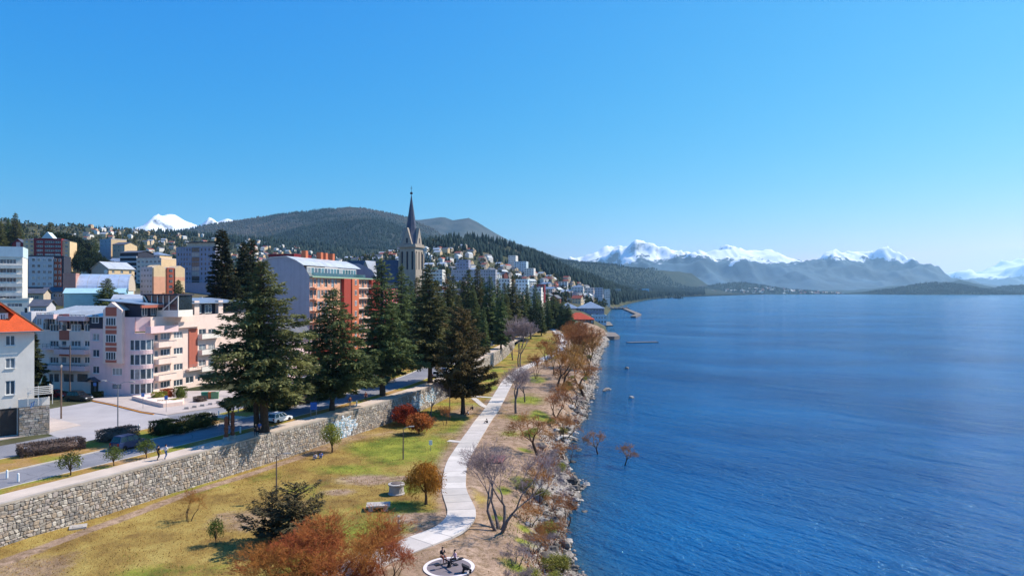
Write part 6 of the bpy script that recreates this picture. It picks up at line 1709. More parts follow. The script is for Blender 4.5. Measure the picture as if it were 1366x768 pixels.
# ================================================================== WOODED SLOPES AND THE SPREAD-OUT TOWN
def cones(P, H, W, lmat, name, jitter=.25, seed=1, k=5):
    """many small pointed trees in one mesh"""
    r = np.random.default_rng(seed); n = len(P)
    V = np.empty((n, 2 * k + 1, 3)); a0 = r.uniform(0, 6.28, n)
    for j in range(k):
        a = a0 + 2 * math.pi * j / k; rr = W * r.uniform(1 - jitter, 1 + jitter, n)
        V[:, j] = P + np.stack([np.cos(a) * rr, np.sin(a) * rr, H * .06], 1)
        a2 = a + .4; rr2 = W * .62 * r.uniform(1 - jitter, 1 + jitter, n)
        V[:, k + j] = P + np.stack([np.cos(a2) * rr2, np.sin(a2) * rr2, H * r.uniform(.42, .55, n)], 1)
    V[:, 2 * k] = P + np.stack([r.normal(0, .06, n) * W, r.normal(0, .06, n) * W, H], 1)
    b = (np.arange(n) * (2 * k + 1))[:, None]; F_ = []
    for j in range(k):
        q = (j + 1) % k
        F_ += [np.concatenate([b + j, b + q, b + k + j], 1), np.concatenate([b + q, b + k + q, b + k + j], 1), np.concatenate([b + k + j, b + k + q, b + 2 * k], 1)]
    o = link(name, np_mesh(name, V.reshape(-1, 3), np.concatenate(F_), lmat)); o['kind'] = 'stuff'
    return o
def far_leaf(name, a, b, sc):
    m, t = newmat(name, .9, .05)
    n = t.noise(sc, 4, t.pos()); n2 = t.noise(sc * 12, 2, t.pos())
    t.link(t.mix(1.0, t.ramp(n, [(.35, a), (.68, b)]), t.ramp(n2, [(.3, .55), (.7, 1.4)]), 'MULTIPLY'), t.bsdf.inputs['Base Color'])
    return m
m_fard = far_leaf('far_conifers', srgb(26, 42, 42), srgb(48, 62, 56), .01)
m_farb = far_leaf('far_bare_wood', srgb(62, 64, 60), srgb(96, 90, 82), .004)
m_farg = far_leaf('far_mixed_trees', srgb(42, 56, 34), srgb(112, 104, 66), .03)
rf = np.random.default_rng(77)
for fn, ext, nn_, sd in ((hD, hDx, 15000, 1), (hD2, hD2x, 13000, 2)):
    x = rf.uniform(ext[0], ext[1], nn_); s = -rf.random(nn_) ** 1.3
    z, y = fn(x, s); P = np.stack([x, y, z - 1], 1)
    mask = fbm(x / 350., y / 350., 3) > (.02 if sd == 1 else -.28)
    h = rf.uniform(11, 20, nn_)
    cones(P[mask], h[mask], h[mask] * .25, m_fard, 'hill_wood', seed=sd); cones(P[~mask], h[~mask] * .7, h[~mask] * .33, m_farb, 'hill_wood', seed=sd + 5)
for i, (fn, ext) in enumerate(((hF, hFx), (hG, hGx), (hH, hHx))):
    n = 2600; x = rf.uniform(ext[0], ext[1], n); s = -rf.random(n); z, y = fn(x, s); k = z > 1.5
    cones(np.stack([x, y, z - 1], 1)[k], rf.uniform(9, 16, k.sum()), rf.uniform(3, 5, k.sum()), m_fard, 'shore_wood', seed=20 + i)

# ---- trees covering the town slopes
def scatter(n, Y0, Y1, px0, px1, seed):
    r = np.random.default_rng(seed); Y = Y0 * (Y1 / Y0) ** r.random(n); px = r.uniform(px0, px1, n); X = (px - CX) / F * Y
    return X, Y, px, r
BUILT = [(o.location.x, o.location.y) for o in COL.objects if o.parent is None and o.get('category') in ('house', 'apartment block', 'office block', 'apartment tower', 'hall', 'building', 'church', 'shed', 'tower')]
def clear(X, Y, d):
    ok = np.ones(len(X), bool)
    for bx, by in BUILT: ok &= (X - bx) ** 2 + (Y - by) ** 2 > d * d
    return ok
def hillness(X, Y):
    gx = X + 75 - .10 * (Y - 1500)
    return np.exp(-.5 * (gx / np.where(gx > 0, 190, 135)) ** 2) * np.exp(-.5 * ((Y - 1530) / np.where(Y < 1530, 400, 500)) ** 2), gx
X, Y, px, r_ = scatter(26000, 560, 5200, -40, 900, 5)
X2, Y2, px2, _r = scatter(15000, 1500, 5200, 690, 940, 6); X, Y, px = np.concatenate([X, X2]), np.concatenate([Y, Y2]), np.concatenate([px, px2])
hl, gx = hillness(X, Y); forest = ((hl > .62) | ((gx > 25) & (hl > .10) & (Y > 1150))) & (vnoise(X / 45, Y / 45) > -.75) | (Y > 1750)
inland = (Xs(Y) - X) > 6
dens = forest | (r_.random(len(X)) < np.where(Y < 1000, .35, .42) * (.5 + .9 * smooth(-.2, .5, vnoise(X / 110, Y / 110))))
ok = inland & dens & clear(X, Y, 24) & ((Xref(Y) - X > 40) | (Y > 720))
X, Y, forest = X[ok], Y[ok], forest[ok]; Z = Zup(X, Y); con_ = forest | (r_.random(len(X)) < .42)
P = np.stack([X, Y, Z - .5], 1); h = np.where(forest, r_.uniform(12, 20, len(X)), r_.uniform(6, 13, len(X)))
cones(P[con_], h[con_], h[con_] * .24, m_fard, 'hillside_conifers', seed=31, k=6)
def puffs(P, S, lmat, name, seed):
    """rounded broadleaf crowns built of ragged faces, one mesh"""
    r = np.random.default_rng(seed); n = len(P); m = 26
    v = unit(r.normal(0, 1, (n, m, 3))); v[:, :, 2] = v[:, :, 2] * .8 + .9
    c = P[:, None, :] + v * S[:, None, None]
    ax = unit(v + r.normal(0, .8, v.shape)); sd = unit(np.cross(ax, r.normal(0, 1, v.shape)))
    k = (S[:, None] * r.uniform(.6, 1.3, (n, m))).ravel()
    V, Fc = tris_from(c.reshape(-1, 3), ax.reshape(-1, 3), sd.reshape(-1, 3), k, k * .9)
    o = link(name, np_mesh(name, V, Fc, lmat)); o['kind'] = 'stuff'; return o
pf = ~con_; puffs(P[pf], h[pf] * .36, m_farg, 'hillside_broadleaf_trees', 33)

# ---- houses on the slopes: a few shapes, copied one by one
def house_mesh(w, d, h, rise, wm, rm, floors=2, cols=3, flat=False):
    mb = MB()
    mb.prism([(-w / 2, -d / 2), (w / 2, -d / 2), (w / 2, d / 2), (-w / 2, d / 2)], -3.0, h, 0, 0)
    if flat:
        mb.box((0, 0, h + .25), (w + .3, d + .3, .5), 0, 1)
        mb.box((w * .2, 0, h + 1.4), (w * .25, d * .4, 1.8), 0, 0)
    else:
        e = .6; k = e * rise / (d / 2)
        mb.face([(-w / 2, -d / 2, h), (-w / 2, 0, h + rise), (-w / 2, d / 2, h)][::-1], 0); mb.face([(w / 2, -d / 2, h), (w / 2, d / 2, h), (w / 2, 0, h + rise)], 0)
        for s in (-1, 1):
            q = [(-w / 2 - e, s * (d / 2 + e), h - k + .05), (w / 2 + e, s * (d / 2 + e), h - k + .05), (w / 2 + e, 0, h + rise + .05), (-w / 2 - e, 0, h + rise + .05)]
            t = [(a, b, c + .2) for a, b, c in q]
            mb.hexa(q if s < 0 else q[::-1], t if s < 0 else t[::-1], 1)
        mb.box((w * .25, d * .12, h + rise * .9), (.7, .7, 1.6), 0, 0)
    fh = h / floors
    for f in range(floors):
        for c in range(cols):
            x = -w / 2 + w * (c + .5) / cols; z = f * fh + fh * .55
            for s in (-1, 1): mb.box((x, s * d / 2, z), (w / cols * .5, .12, fh * .46), 0, 2)
        n2 = max(1, int(d / 4))
        for c in range(n2):
            y = -d / 2 + d * (c + .5) / n2
            for s in (-1, 1): mb.box((s * w / 2, y, f * fh + fh * .55), (.12, d / n2 * .42, fh * .46), 0, 2)
    return mb.mesh('house', [wm, rm, m_glassd])
r_red = mat('dull_red_roof', srgb(150, 78, 62), .15, 1, .8); r_grn = mat('green_sheet_roof', srgb(96, 122, 104), .15, 1, .7); r_whi = mat('white_sheet_roof', srgb(214, 214, 212), .1, 1, .6)
kinds = [(house_mesh(11, 8, 5.6, 2.6, p_white, r_dark), 'white gabled house with dark grey roof on the town slope'),
         (house_mesh(10, 8, 5.4, 2.8, p_sand, r_red), 'sand coloured gabled house with dull red roof on the town slope'),
         (house_mesh(12, 9, 6.0, 2.4, p_white, r_zinc), 'white house with pale zinc roof on the town slope'),
         (house_mesh(9, 7, 4.2, 2.6, p_beige, r_grn, 1), 'beige cottage with green sheet roof on the town slope'),
         (house_mesh(13, 10, 8.4, 2.2, p_cream, r_blue, 3, 4), 'cream three storey house with blue grey roof on the town slope'),
         (house_mesh(14, 11, 11.5, 0, p_cream, r_whi, 4, 5, True), 'cream flat roofed four storey block on the town slope'),
         (house_mesh(16, 11, 14.5, 0, p_lav, r_dark, 5, 5, True), 'pale grey flat roofed five storey block on the town slope'),
         (house_mesh(10, 8, 5.2, 2.7, p_brick, r_dark), 'red brick house with dark roof on the town slope')]
X, Y, px, r_ = scatter(7000, 430, 1900, 95, 840, 9)
hl, gx = hillness(X, Y)
fo = ((hl > .72) | ((gx > 40) & (hl > .12) & (Y > 1150)))
ok = ((Xs(Y) - X) > 26) & ~fo & clear(X, Y, 24) & ((Xref(Y) - X > 30) | (Y > 700)) & ((px < 300) | (px > 380) | (Y > 700))
ok &= ~((px < 330) & (r_.random(len(X)) < .9))
idx = np.where(ok)[0]; placed = []; tot = 0
stuff_mb = MB(); idx = idx[np.argsort(Y[idx])]
grid_ = {}
for i in idx:
    x, y = float(X[i]), float(Y[i]); c = (int(x // 12), int(y // 12))
    if any((c[0] + a, c[1] + b) in grid_ for a in (-1, 0, 1) for b in (-1, 0, 1)): continue
    grid_[c] = 1
    central = 520 < px[i] < 840 and y < 1250
    wts = [5, 3, 5, 2, 4, .6 if central else .4, .25 if central else .15, 1.4]
    k = random.Random(int(i)).choices(range(8), wts)[0]
    z = float(Zup(x, y)) + .2
    rz = R(-14 + (90 if i % 3 == 0 else 0)) + float(vnoise(x / 200, y / 200)) * .6
    if tot < 300:
        o = link('house', kinds[k][0], None, (x, y, z), rz); tag(o, kinds[k][1], 'house', 'houses spread over the town slope')
    else:
        me = kinds[k % 5][0]; ca, sa = math.cos(rz), math.sin(rz); w, d, h, rs_ = (11, 8, 5.6, 2.4)
        n = len(stuff_mb.v)
        pts = [(-w / 2, -d / 2, -3), (w / 2, -d / 2, -3), (w / 2, d / 2, -3), (-w / 2, d / 2, -3), (-w / 2, -d / 2, h), (w / 2, -d / 2, h), (w / 2, d / 2, h), (-w / 2, d / 2, h), (-w / 2 - .5, 0, h + rs_), (w / 2 + .5, 0, h + rs_)]
        stuff_mb.v += [(x + a * ca - b * sa, y + a * sa + b * ca, z + c_) for a, b, c_ in pts]
        mi = (0, 1, 2)[i % 3]; mr = (3, 4, 5)[(i // 3) % 3]
        for q, m_ in (((0, 1, 5, 4), mi), ((1, 2, 6, 9, 5), mi), ((2, 3, 7, 6), mi), ((3, 0, 4, 8, 7), mi), ((4, 5, 9, 8), mr), ((6, 7, 8, 9), mr)): stuff_mb.f.append(tuple(n + a for a in q)); stuff_mb.m.append(m_)
    tot += 1
# far specks along the peninsula shore
for i in range(170):
    x = random.uniform(hFx[0], hFx[1]); s = -random.uniform(.55, .97); z, y = hF(np.array([x]), np.array([s])); z = float(z[0]); y = float(y[0])
    if z < 2: continue
    w = random.uniform(9, 22); n = len(stuff_mb.v); h = 7
    stuff_mb.v += [(x + a * w / 2, y + b * 5, z + c_) for a, b, c_ in ((-1, -1, -3), (1, -1, -3), (1, 1, -3), (-1, 1, -3), (-1, -1, h), (1, -1, h), (1, 1, h), (-1, 1, h), (-1, 0, h + 3), (1, 0, h + 3))]
    for q, m_ in (((0, 1, 5, 4), i % 3), ((1, 2, 6, 9, 5), i % 3), ((2, 3, 7, 6), 0), ((3, 0, 4, 8, 7), 0), ((4, 5, 9, 8), 3 + i % 3), ((6, 7, 8, 9), 3)): stuff_mb.f.append(tuple(n + a for a in q)); stuff_mb.m.append(m_)
o = link('distant_houses', stuff_mb.mesh('distant_houses', [p_white, p_sand, p_beige, r_dark, r_zinc, r_red])); o['kind'] = 'stuff'
# individual trees of the nearer slope
X, Y, px, r_ = scatter(170, 300, 620, 40, 640, 15)
ok = clear(X, Y, 22) & (Xref(Y) - X > 62)
for i in np.where(ok)[0][:70]:
    p = (float(X[i]), float(Y[i]), float(Zup(X[i], Y[i])) - .2); k = i % 5
    if k < 2: plant('conifer', 'dark conifer among the roofs of the nearer town slope', 'tree', lv_cone, p, i, random.uniform(.7, 1.15), 'conifers among the roofs')
    elif k == 2: plant('evergreen_tree', 'dark rounded evergreen among the roofs of the nearer town slope', 'tree', lv_round, p, i, random.uniform(.4, .6), 'rounded evergreens among the roofs')
    else: plant('bare_tree', 'bare brown tree among the roofs of the nearer town slope', 'tree', bare_w[0], p, i, random.uniform(.6, .9), 'bare trees among the roofs')

# ---- large buildings of the town centre
def slabblock(label, xl, xc, Y, yt, th, wm, floors, cols, rm, depth, cat='building', fm=None, zb=None, rise=None, name='building'):
    b = block(name, label, cat, xl, xc, xc + 1, Y, yt, th, wm, wm, 'flat' if rise is None else 'hip', rm, depth, zb=zb, rise=rise or 0, eave=.8)
    fh = max(2.6, min(3.4, (b.zt - b.zb - 1.5) / floors)); L = b.Lf
    wgrid(b, 'f', None, None, cols, b.zt - floors * fh, floors, fh, min(2.4, L / cols * .62), 1.6, 'double', fm, m_glassd)
    ns = max(2, int(depth / 4)); wgrid(b, 's', None, None, ns, b.zt - floors * fh, floors, fh, 1.6, 1.5, 'double', fm, m_glassd)
    finish(b); return b
slabblock('long grey hotel block with rows of dark windows behind the conifers', 602, 661, 760, 360, 6, p_grey, 5, 18, r_dark, 16)
slabblock('tall narrow blue grey block rising from the long hotel', 609, 625, 790, 347, 6, p_mauve, 7, 4, r_dark, 14)
slabblock('bright white cubic building left of the long hotel', 573, 590, 700, 360, 10, p_white, 4, 4, r_whi, 12)
slabblock('upper step of the white stepped building on the hill', 678, 688, 1120, 341, 10, p_white, 6, 4, r_zinc, 22)
slabblock('middle step of the white stepped building on the hill', 686, 702, 1090, 349, 10, p_blueg, 6, 5, r_zinc, 22)
slabblock('lower step of the white stepped building on the hill', 699, 712, 1050, 358, 10, p_white, 5, 4, r_zinc, 20)
for i, (xl, xc, Y, yt, wm, fl, lb) in enumerate(((665, 680, 640, 372, p_white, 5, 'white five storey block just above the avenue conifers'), (688, 704, 660, 373, p_blueg, 5, 'pale blue block beside the white five storey block'), (706, 722, 620, 384, p_white, 4, 'white four storey block with zinc top near the shore'), (713, 726, 700, 380, p_maroon, 3, 'small maroon topped block near the shore'), (745, 757, 900, 376, p_white, 5, 'white angular hotel on the shore slope'), (762, 778, 820, 383, p_white, 5, 'white apartment slab facing the lake'), (780, 792, 900, 384, p_cream, 5, 'cream apartment slab facing the lake'), (793, 804, 1000, 384, p_lav, 4, 'pale grey block in the lakeside row'), (805, 814, 1050, 386, p_white, 4, 'white end block of the lakeside row'), (818, 828, 1500, 385, p_beige, 3, 'low beige building beyond the lakeside row'), (768, 779, 960, 391, p_sand, 3, 'sand coloured lower block before the white slab'), (836, 850, 2100, 385, p_grey, 4, 'wide dark hotel on the far point'), (851, 856, 2200, 385, p_dark, 5, 'dark tower building on the far point'), (856, 866, 2250, 385, p_blueg, 5, 'mint coloured tower building on the far point'))):
    slabblock(lb, xl, xc, Y, yt, 8, wm, fl, max(3, int((xc - xl) / 3.4)), r_zinc if i % 2 else r_dark, 14)
# harbour: grey roofed halls, red roofed pavilion, quay, pier
slabblock('large harbour hall with grey hipped roof and dormers', 772, 806, 585, 411, 4, p_mauve, 3, 9, r_blue, 26, zb=.5, rise=5.5)
slabblock('lower harbour hall with grey roof beside the large one', 744, 771, 600, 411, 4, p_lav, 3, 7, r_blue, 24, zb=1.5, rise=4.5)
slabblock('grey waterside annex below the large harbour hall', 790, 809, 540, 421, 4, p_blueg, 2, 5, r_slate, 14, zb=.3)
slabblock('red roofed lakeside pavilion with dark walls', 752, 792, 440, 426, 4, plaster('brown_timber_wall', 92, 66, 56), 2, 9, r_rust, 16, zb=2.0, rise=4.2)
m_quay = mat('quay_stone', srgb(122, 112, 104), .2, .5, .95, bump=.4)
mb = MB(); mb.prism([(50, 396), (59, 393), (63, 399), (65, 430), (58, 438), (50, 436)], -2.5, 1.9, 0); mb.prism([(64, 535), (80, 540), (86, 600), (66, 606)], -2.5, .8, 0); struct('quay', mb.mesh('quay', m_quay))
mb = MB(); mb.prism([(136, 1010), (172, 1020), (174, 1010), (138, 1000)], -1, 2.2); mb.prism([(164, 1008), (170, 1009), (146, 770), (128, 705), (123, 708), (140, 772)], -1, 1.8)
pr = thing('pier', 'long low breakwater pier bending towards the shore', 'pier', (150, 900, 0)); part(pr, 'deck', mb, m_quay)
for k in range(7):
    q = MB(); x, y = 134 + 6.0 * k, 1003 + 1.6 * k; q.box((x, y, 3.1), (3.2, 2.2, 1.7)); part(pr, 'hut', q, p_beige)
mb = MB(); mb.prism([(62, 372), (79, 376), (80, 373), (64, 369)], -.4, .35); o = link('breakwater', mb.mesh('breakwater', m_quay)); tag(o, 'low dark rock spit lying off the quay', 'breakwater')

# ================================================================== CARS
m_tyre = mat('tyre_rubber', srgb(34, 34, 36), .1, 4, .9); m_rim = mat('wheel_rim', srgb(160, 162, 166), .1, 4, .35, .5, .8)
m_carg = mat('car_glass', srgb(20, 26, 34), .1, 2, .05, .7); m_hl = mat('headlight_glass', srgb(225, 228, 230), .05, 2, .1, .6); m_tl = mat('tail_light', srgb(150, 24, 24), .1, 2, .2, .5)
m_plast = mat('black_plastic', srgb(40, 40, 44), .1, 3, .7)
def paint(name, r, g, b): return mat(name, srgb(r, g, b), .03, 1, .28, .55)
wh_t = MB(); wh_t.lathe([(.2, -.1), (.31, -.1), (.325, -.06), (.325, .06), (.31, .1), (.2, .1)], (0, 0, 0), 14); wh_t.v = [(x, z, y) for x, y, z in wh_t.v]; me_t = wh_t.mesh('tyre', m_tyre, smooth=False)
wh_r = MB(); wh_r.lathe([(.06, -.085), (.2, -.07), (.205, .07), (.06, .085)], (0, 0, 0), 10); wh_r.v = [(x, z, y) for x, y, z in wh_r.v]; me_r = wh_r.mesh('rim', m_rim)
def car(label, loc, rz, pm, kind='hatch', group=None):
    L, H, W = {'hatch': (4.0, 1.48, 1.7), 'suv': (4.4, 1.72, 1.8), 'van': (4.7, 1.85, 1.85), 'sedan': (4.5, 1.45, 1.75)}[kind]
    T = thing('car', label, 'car', loc, group, rz)
    a = L / 2; bz = H * .62; w0, w1 = W / 2, W / 2 * .94
    back = -a + .06 if kind in ('hatch', 'suv', 'van') else -a + .75
    low = [(-a + .05, .3), (-a, .55), (-a + .06, bz * .98), (back + .2, bz), (a * .42, bz), (a * .55, bz * .97), (a - .18, bz * .76), (a - .02, bz * .58), (a, .45), (a - .08, .28)]
    mb = MB(); n = len(low)
    for y, k in ((-w0, 1), (w0, 1)): mb.v += [(x, y * (1 if z < bz * .75 else .95), z) for x, z in low]
    mb.f.append(tuple(range(n))); mb.f.append(tuple(range(2 * n - 1, n - 1, -1)))
    for i in range(n): j = (i + 1) % n; mb.f.append((i, i + n, j + n, j))
    mb.m += [0] * len(mb.f)
    # cabin
    x0, x1 = back + .12, a * .46; t0, t1 = x0 + (.28 if kind != 'sedan' else .55), a * .46 - (.75 if kind != 'van' else .55)
    B = [(x0, -w1, bz - .02), (x1, -w1, bz - .02), (x1, w1, bz - .02), (x0, w1, bz - .02)]; Tt = [(t0, -w1 * .8, H), (t1, -w1 * .8, H), (t1, w1 * .8, H), (t0, w1 * .8, H)]
    mb.hexa(B, Tt); mb.box(((t0 + t1) / 2, 0, H + .03), (t1 - t0 - .1, W * .72, .06))
    body = link('body', mb.mesh('body', pm), T)
    def pane(b0, b1, tp1, tp0, nm='window'):
        b0, b1, tp1, tp0 = map(Vector, (b0, b1, tp1, tp0)); nrm = (b1 - b0).cross(tp0 - b0).normalized() * .012
        c = (b0 + b1 + tp1 + tp0) / 4; g = MB(); pts = [c + (p - c) * .86 + nrm for p in (b0, b1, tp1, tp0)]; g.face(pts); link(nm, g.mesh(nm, m_carg), T)
    def lerp(p, q, t): return tuple(Vector(p).lerp(Vector(q), t))
    for s in (0, 1):
        i, j = (0, 1) if s == 0 else (2, 3)
        for u0, u1 in ((0.02, .36), (.38, .68), (.70, .98)):
            pane(lerp(B[i], B[j], u0), lerp(B[i], B[j], u1), lerp(Tt[i], Tt[j], u1), lerp(Tt[i], Tt[j], u0))
    pane(B[1], B[2], Tt[2], Tt[1], 'windscreen'); pane(B[3], B[0], Tt[0], Tt[3], 'rear_window')
    for sx in (-a * .62, a * .62):
        for sy in (-1, 1):
            o = link('wheel', me_t, T, (sx, sy * (w0 - .08), .325)); link('rim', me_r, o)
            o.name = 'wheel'
    for sy in (-1, 1):
        g = MB(); g.box((a - .06, sy * w0 * .7, bz * .62), (.12, .34, .16)); link('headlight', g.mesh('headlight', m_hl), T)
        g = MB(); g.box((-a + .01, sy * w0 * .78, bz * .8), (.1, .2, .3)); link('tail_light', g.mesh('tail_light', m_tl), T)
        g = MB(); g.box((x1 - .35, sy * (w0 + .06), bz + .06), (.12, .16, .12)); link('wing_mirror', g.mesh('wing_mirror', m_plast), T)
    g = MB(); g.box((a - .0, 0, .38), (.1, W * .86, .2)); link('front_bumper', g.mesh('front_bumper', m_plast), T)
    g = MB(); g.box((-a + .02, 0, .4), (.1, W * .86, .2)); link('rear_bumper', g.mesh('rear_bumper', m_plast), T)
    return T
def heading(Y): return math.atan2(1, float((Xw(Y + 2) - Xw(Y - 2)) / 4))
c_blue, c_white, c_red, c_black, c_silver, c_navy = paint('dark_blue_paint', 30, 46, 84), paint('white_paint', 228, 230, 232), paint('dark_red_paint', 128, 26, 40), paint('black_paint', 24, 24, 28), paint('silver_paint', 176, 182, 190), paint('steel_blue_paint', 84, 112, 146)
P = uppt(174, 597); car('dark blue estate car driving past the brown hedges', (P.x, P.y, TOWNZ + .012), heading(P.y), c_blue, 'suv')
P = uppt(373, 562.5); car('white hatchback parked by the huge conifer', (P.x, P.y, TOWNZ + .012), heading(P.y), c_white, 'hatch')
P = uppt(76, 530.5); car('dark red car parked along the pink block', (P.x, P.y, TOWNZ + .02), R(-13), c_red, 'hatch')
P = uppt(106, 534.5); car('black off-roader parked behind the dark red car', (P.x, P.y, TOWNZ + .02), R(-13), c_black, 'suv')
P = uppt(411, 514); car('silver blue van parked behind the bushy conifer', (P.x, P.y, TOWNZ + .012), heading(P.y), c_silver, 'van')
P = uppt(424, 513); car('dark navy car parked beside the silver blue van', (P.x, P.y + 2.5, TOWNZ + .012), heading(P.y), c_blue, 'hatch')
P = uppt(584, 503); car('white car parked at the promenade kerb by the slim conifer', (P.x, P.y, TOWNZ + .012), heading(P.y), c_white, 'hatch')
P = uppt(594, 499); car('silver car parked ahead of the white car at the promenade kerb', (P.x, P.y + 1.5, TOWNZ + .012), heading(P.y), c_silver, 'hatch')
k = 0
for Y, d, pm in [(238 + 5.6 * i, 10.6, None) for i in range(13)] + [(232 + 5.8 * i, 24.8, None) for i in range(14)] + [(340 + 4 * i, 3.0 - .3 * i, None) for i in range(9)]:
    x, y = off(Y, d); k += 1
    pm, cn = ((c_white, 'white'), (c_silver, 'silver'), (c_blue, 'dark blue'), (c_white, 'white'), (c_red, 'dark red'), (c_black, 'black'), (c_silver, 'silver'))[k % 7]
    where = 'in the kerbside row under the avenue conifers' if d == 10.6 else ('in the far row along the avenue' if d > 20 else 'in the car park before the red pavilion')
    car('%s car parked %s' % (cn, where), (x, y, TOWNZ + (.012 if d > 5 else .13)), heading(Y) + (0 if d > 5 else 1.2), pm, 'hatch' if k % 2 else 'suv', '%s cars %s' % (cn, where))

# ================================================================== PEOPLE
skinm = mat('skin', srgb(206, 160, 132), .05, 5, .6); m_shoe = mat('dark_shoes', srgb(40, 36, 36), .1, 5, .8)
hair_d = mat('dark_hair', srgb(36, 28, 26), .15, 8, .7)
def person(label, loc, rz, pose, shirt, trousers, group=None, hold=None):
    J = {}; 
    if pose == 'walk':
        J = dict(pel=(0, 0, .95), sp=(0, .01, 1.15), ch=(0, .0, 1.36), nk=(0, .01, 1.5), hd=(0, .03, 1.6), ht=(0, .02, 1.72), ls=(-.19, 0, 1.42), le=(-.25, -.10, 1.16), lw=(-.25, .05, .93), rs=(.19, 0, 1.42), re=(.25, .05, 1.15), rw=(.24, .2, .95), lh=(-.1, 0, .92), lk=(-.11, .14, .5), la=(-.11, -.05, .09), lt=(-.11, .11, .04), rh=(.1, 0, .92), rk=(.11, .04, .49), ra=(.11, -.28, .14), rt=(.11, -.16, .04))
    elif pose == 'stand':
        J = dict(pel=(0, 0, .95), sp=(0, 0, 1.15), ch=(0, 0, 1.36), nk=(0, .01, 1.5), hd=(0, .03, 1.6), ht=(0, .02, 1.72), ls=(-.19, 0, 1.42), le=(-.25, -.03, 1.15), lw=(-.25, .08, .92), rs=(.19, 0, 1.42), re=(.24, .02, 1.16), rw=(.16, .2, 1.1), lh=(-.1, 0, .92), lk=(-.12, .03, .5), la=(-.12, -.03, .09), lt=(-.13, .12, .04), rh=(.1, 0, .92), rk=(.12, .04, .5), ra=(.12, .0, .09), rt=(.13, .15, .04))
    elif pose == 'bench':
        J = dict(pel=(0, 0, .12), sp=(0, -.01, .32), ch=(0, .0, .53), nk=(0, .03, .67), hd=(0, .06, .77), ht=(0, .05, .89), ls=(-.19, 0, .59), le=(-.26, .08, .33), lw=(-.14, .28, .26), rs=(.19, 0, .59), re=(.26, .08, .33), rw=(.14, .28, .26), lh=(-.1, .02, .1), lk=(-.13, .42, .12), la=(-.13, .44, -.32), lt=(-.13, .6, -.37), rh=(.1, .02, .1), rk=(.13, .42, .12), ra=(.13, .44, -.32), rt=(.13, .6, -.37))
    else:                                              # sitting on the ground, knees up
        J = dict(pel=(0, 0, .13), sp=(0, .03, .32), ch=(0, .09, .52), nk=(0, .14, .65), hd=(0, .19, .74), ht=(0, .19, .86), ls=(-.18, .1, .57), le=(-.27, .22, .36), lw=(-.12, .4, .42), rs=(.18, .1, .57), re=(.27, .22, .36), rw=(.12, .4, .42), lh=(-.1, .03, .12), lk=(-.15, .42, .5), la=(-.13, .6, .08), lt=(-.13, .76, .04), rh=(.1, .03, .12), rk=(.15, .42, .5), ra=(.13, .6, .08), rt=(.13, .76, .04))
    names = list(J); rad = dict(pel=.135, sp=.125, ch=.145, nk=.06, hd=.095, ht=.075, ls=.07, le=.048, lw=.034, rs=.07, re=.048, rw=.034, lh=.1, lk=.062, la=.045, lt=.035, rh=.1, rk=.062, ra=.045, rt=.035)
    E = [('pel', 'sp'), ('sp', 'ch'), ('ch', 'nk'), ('nk', 'hd'), ('hd', 'ht'), ('ch', 'ls'), ('ls', 'le'), ('le', 'lw'), ('ch', 'rs'), ('rs', 're'), ('re', 'rw'), ('pel', 'lh'), ('lh', 'lk'), ('lk', 'la'), ('la', 'lt'), ('pel', 'rh'), ('rh', 'rk'), ('rk', 'ra'), ('ra', 'rt')]
    V = [J[n] for n in names]; EE = [(names.index(a), names.index(b)) for a, b in E]; RD = [rad[n] for n in names]
    seg = [(J[a], J[b], (1 if a in ('pel', 'sp', 'ch', 'ls', 'rs') and b in ('sp', 'ch', 'ls', 'rs', 'le', 're') else (0 if b in ('nk', 'hd', 'ht', 'lw', 'rw') else (3 if b in ('lt', 'rt') else 2)))) for a, b in E]
    for w, e in (('lw', 'le'), ('rw', 're')):           # palm, four fingers and a thumb
        d = (Vector(J[w]) - Vector(J[e])).normalized(); sx = -1 if w == 'lw' else 1; s = Vector((sx, 0, 0)) - d * d.dot(Vector((sx, 0, 0))); s.normalize()
        pm_ = Vector(J[w]) + d * .08; V.append(tuple(pm_)); RD.append(.03); pi_ = len(V) - 1; EE.append((names.index(w), pi_)); seg.append((J[w], tuple(pm_), 0))
        for q, ln in ((-.03, .065), (-.01, .078), (.01, .072), (.03, .055)):
            t = pm_ + s * q + d * ln; V.append(tuple(t)); RD.append(.009); EE.append((pi_, len(V) - 1)); seg.append((tuple(pm_), tuple(t), 0))
        t = Vector(J[w]) + d * .05 - s * .06; V.append(tuple(t)); RD.append(.011); EE.append((pi_, len(V) - 1)); seg.append((tuple(pm_), tuple(t), 0))
    nose = Vector(J['hd']) + Vector((0, .105, .02)); V.append(tuple(nose)); RD.append(.016); EE.append((names.index('hd'), len(V) - 1)); seg.append((J['hd'], tuple(nose), 0))
    me = bpy.data.meshes.new('body_skeleton'); me.from_pydata(V, EE, []); tmp = bpy.data.objects.new('tmp', me); COL.objects.link(tmp)
    md = tmp.modifiers.new('skin', 'SKIN')
    for sv, r_ in zip(me.skin_vertices[0].data, RD): sv.radius = (r_, r_)
    me.skin_vertices[0].data[0].use_root = True
    ss = tmp.modifiers.new('sub', 'SUBSURF'); ss.levels = 1; ss.render_levels = 1
    dg = bpy.context.evaluated_depsgraph_get(); ev = tmp.evaluated_get(dg); bm_ = bpy.data.meshes.new_from_object(ev)
    bpy.data.objects.remove(tmp)
    for m in (skinm, shirt, trousers, m_shoe): bm_.materials.append(m)
    A = np.array([s[0] for s in seg]); B = np.array([s[1] for s in seg]); M_ = np.array([s[2] for s in seg])
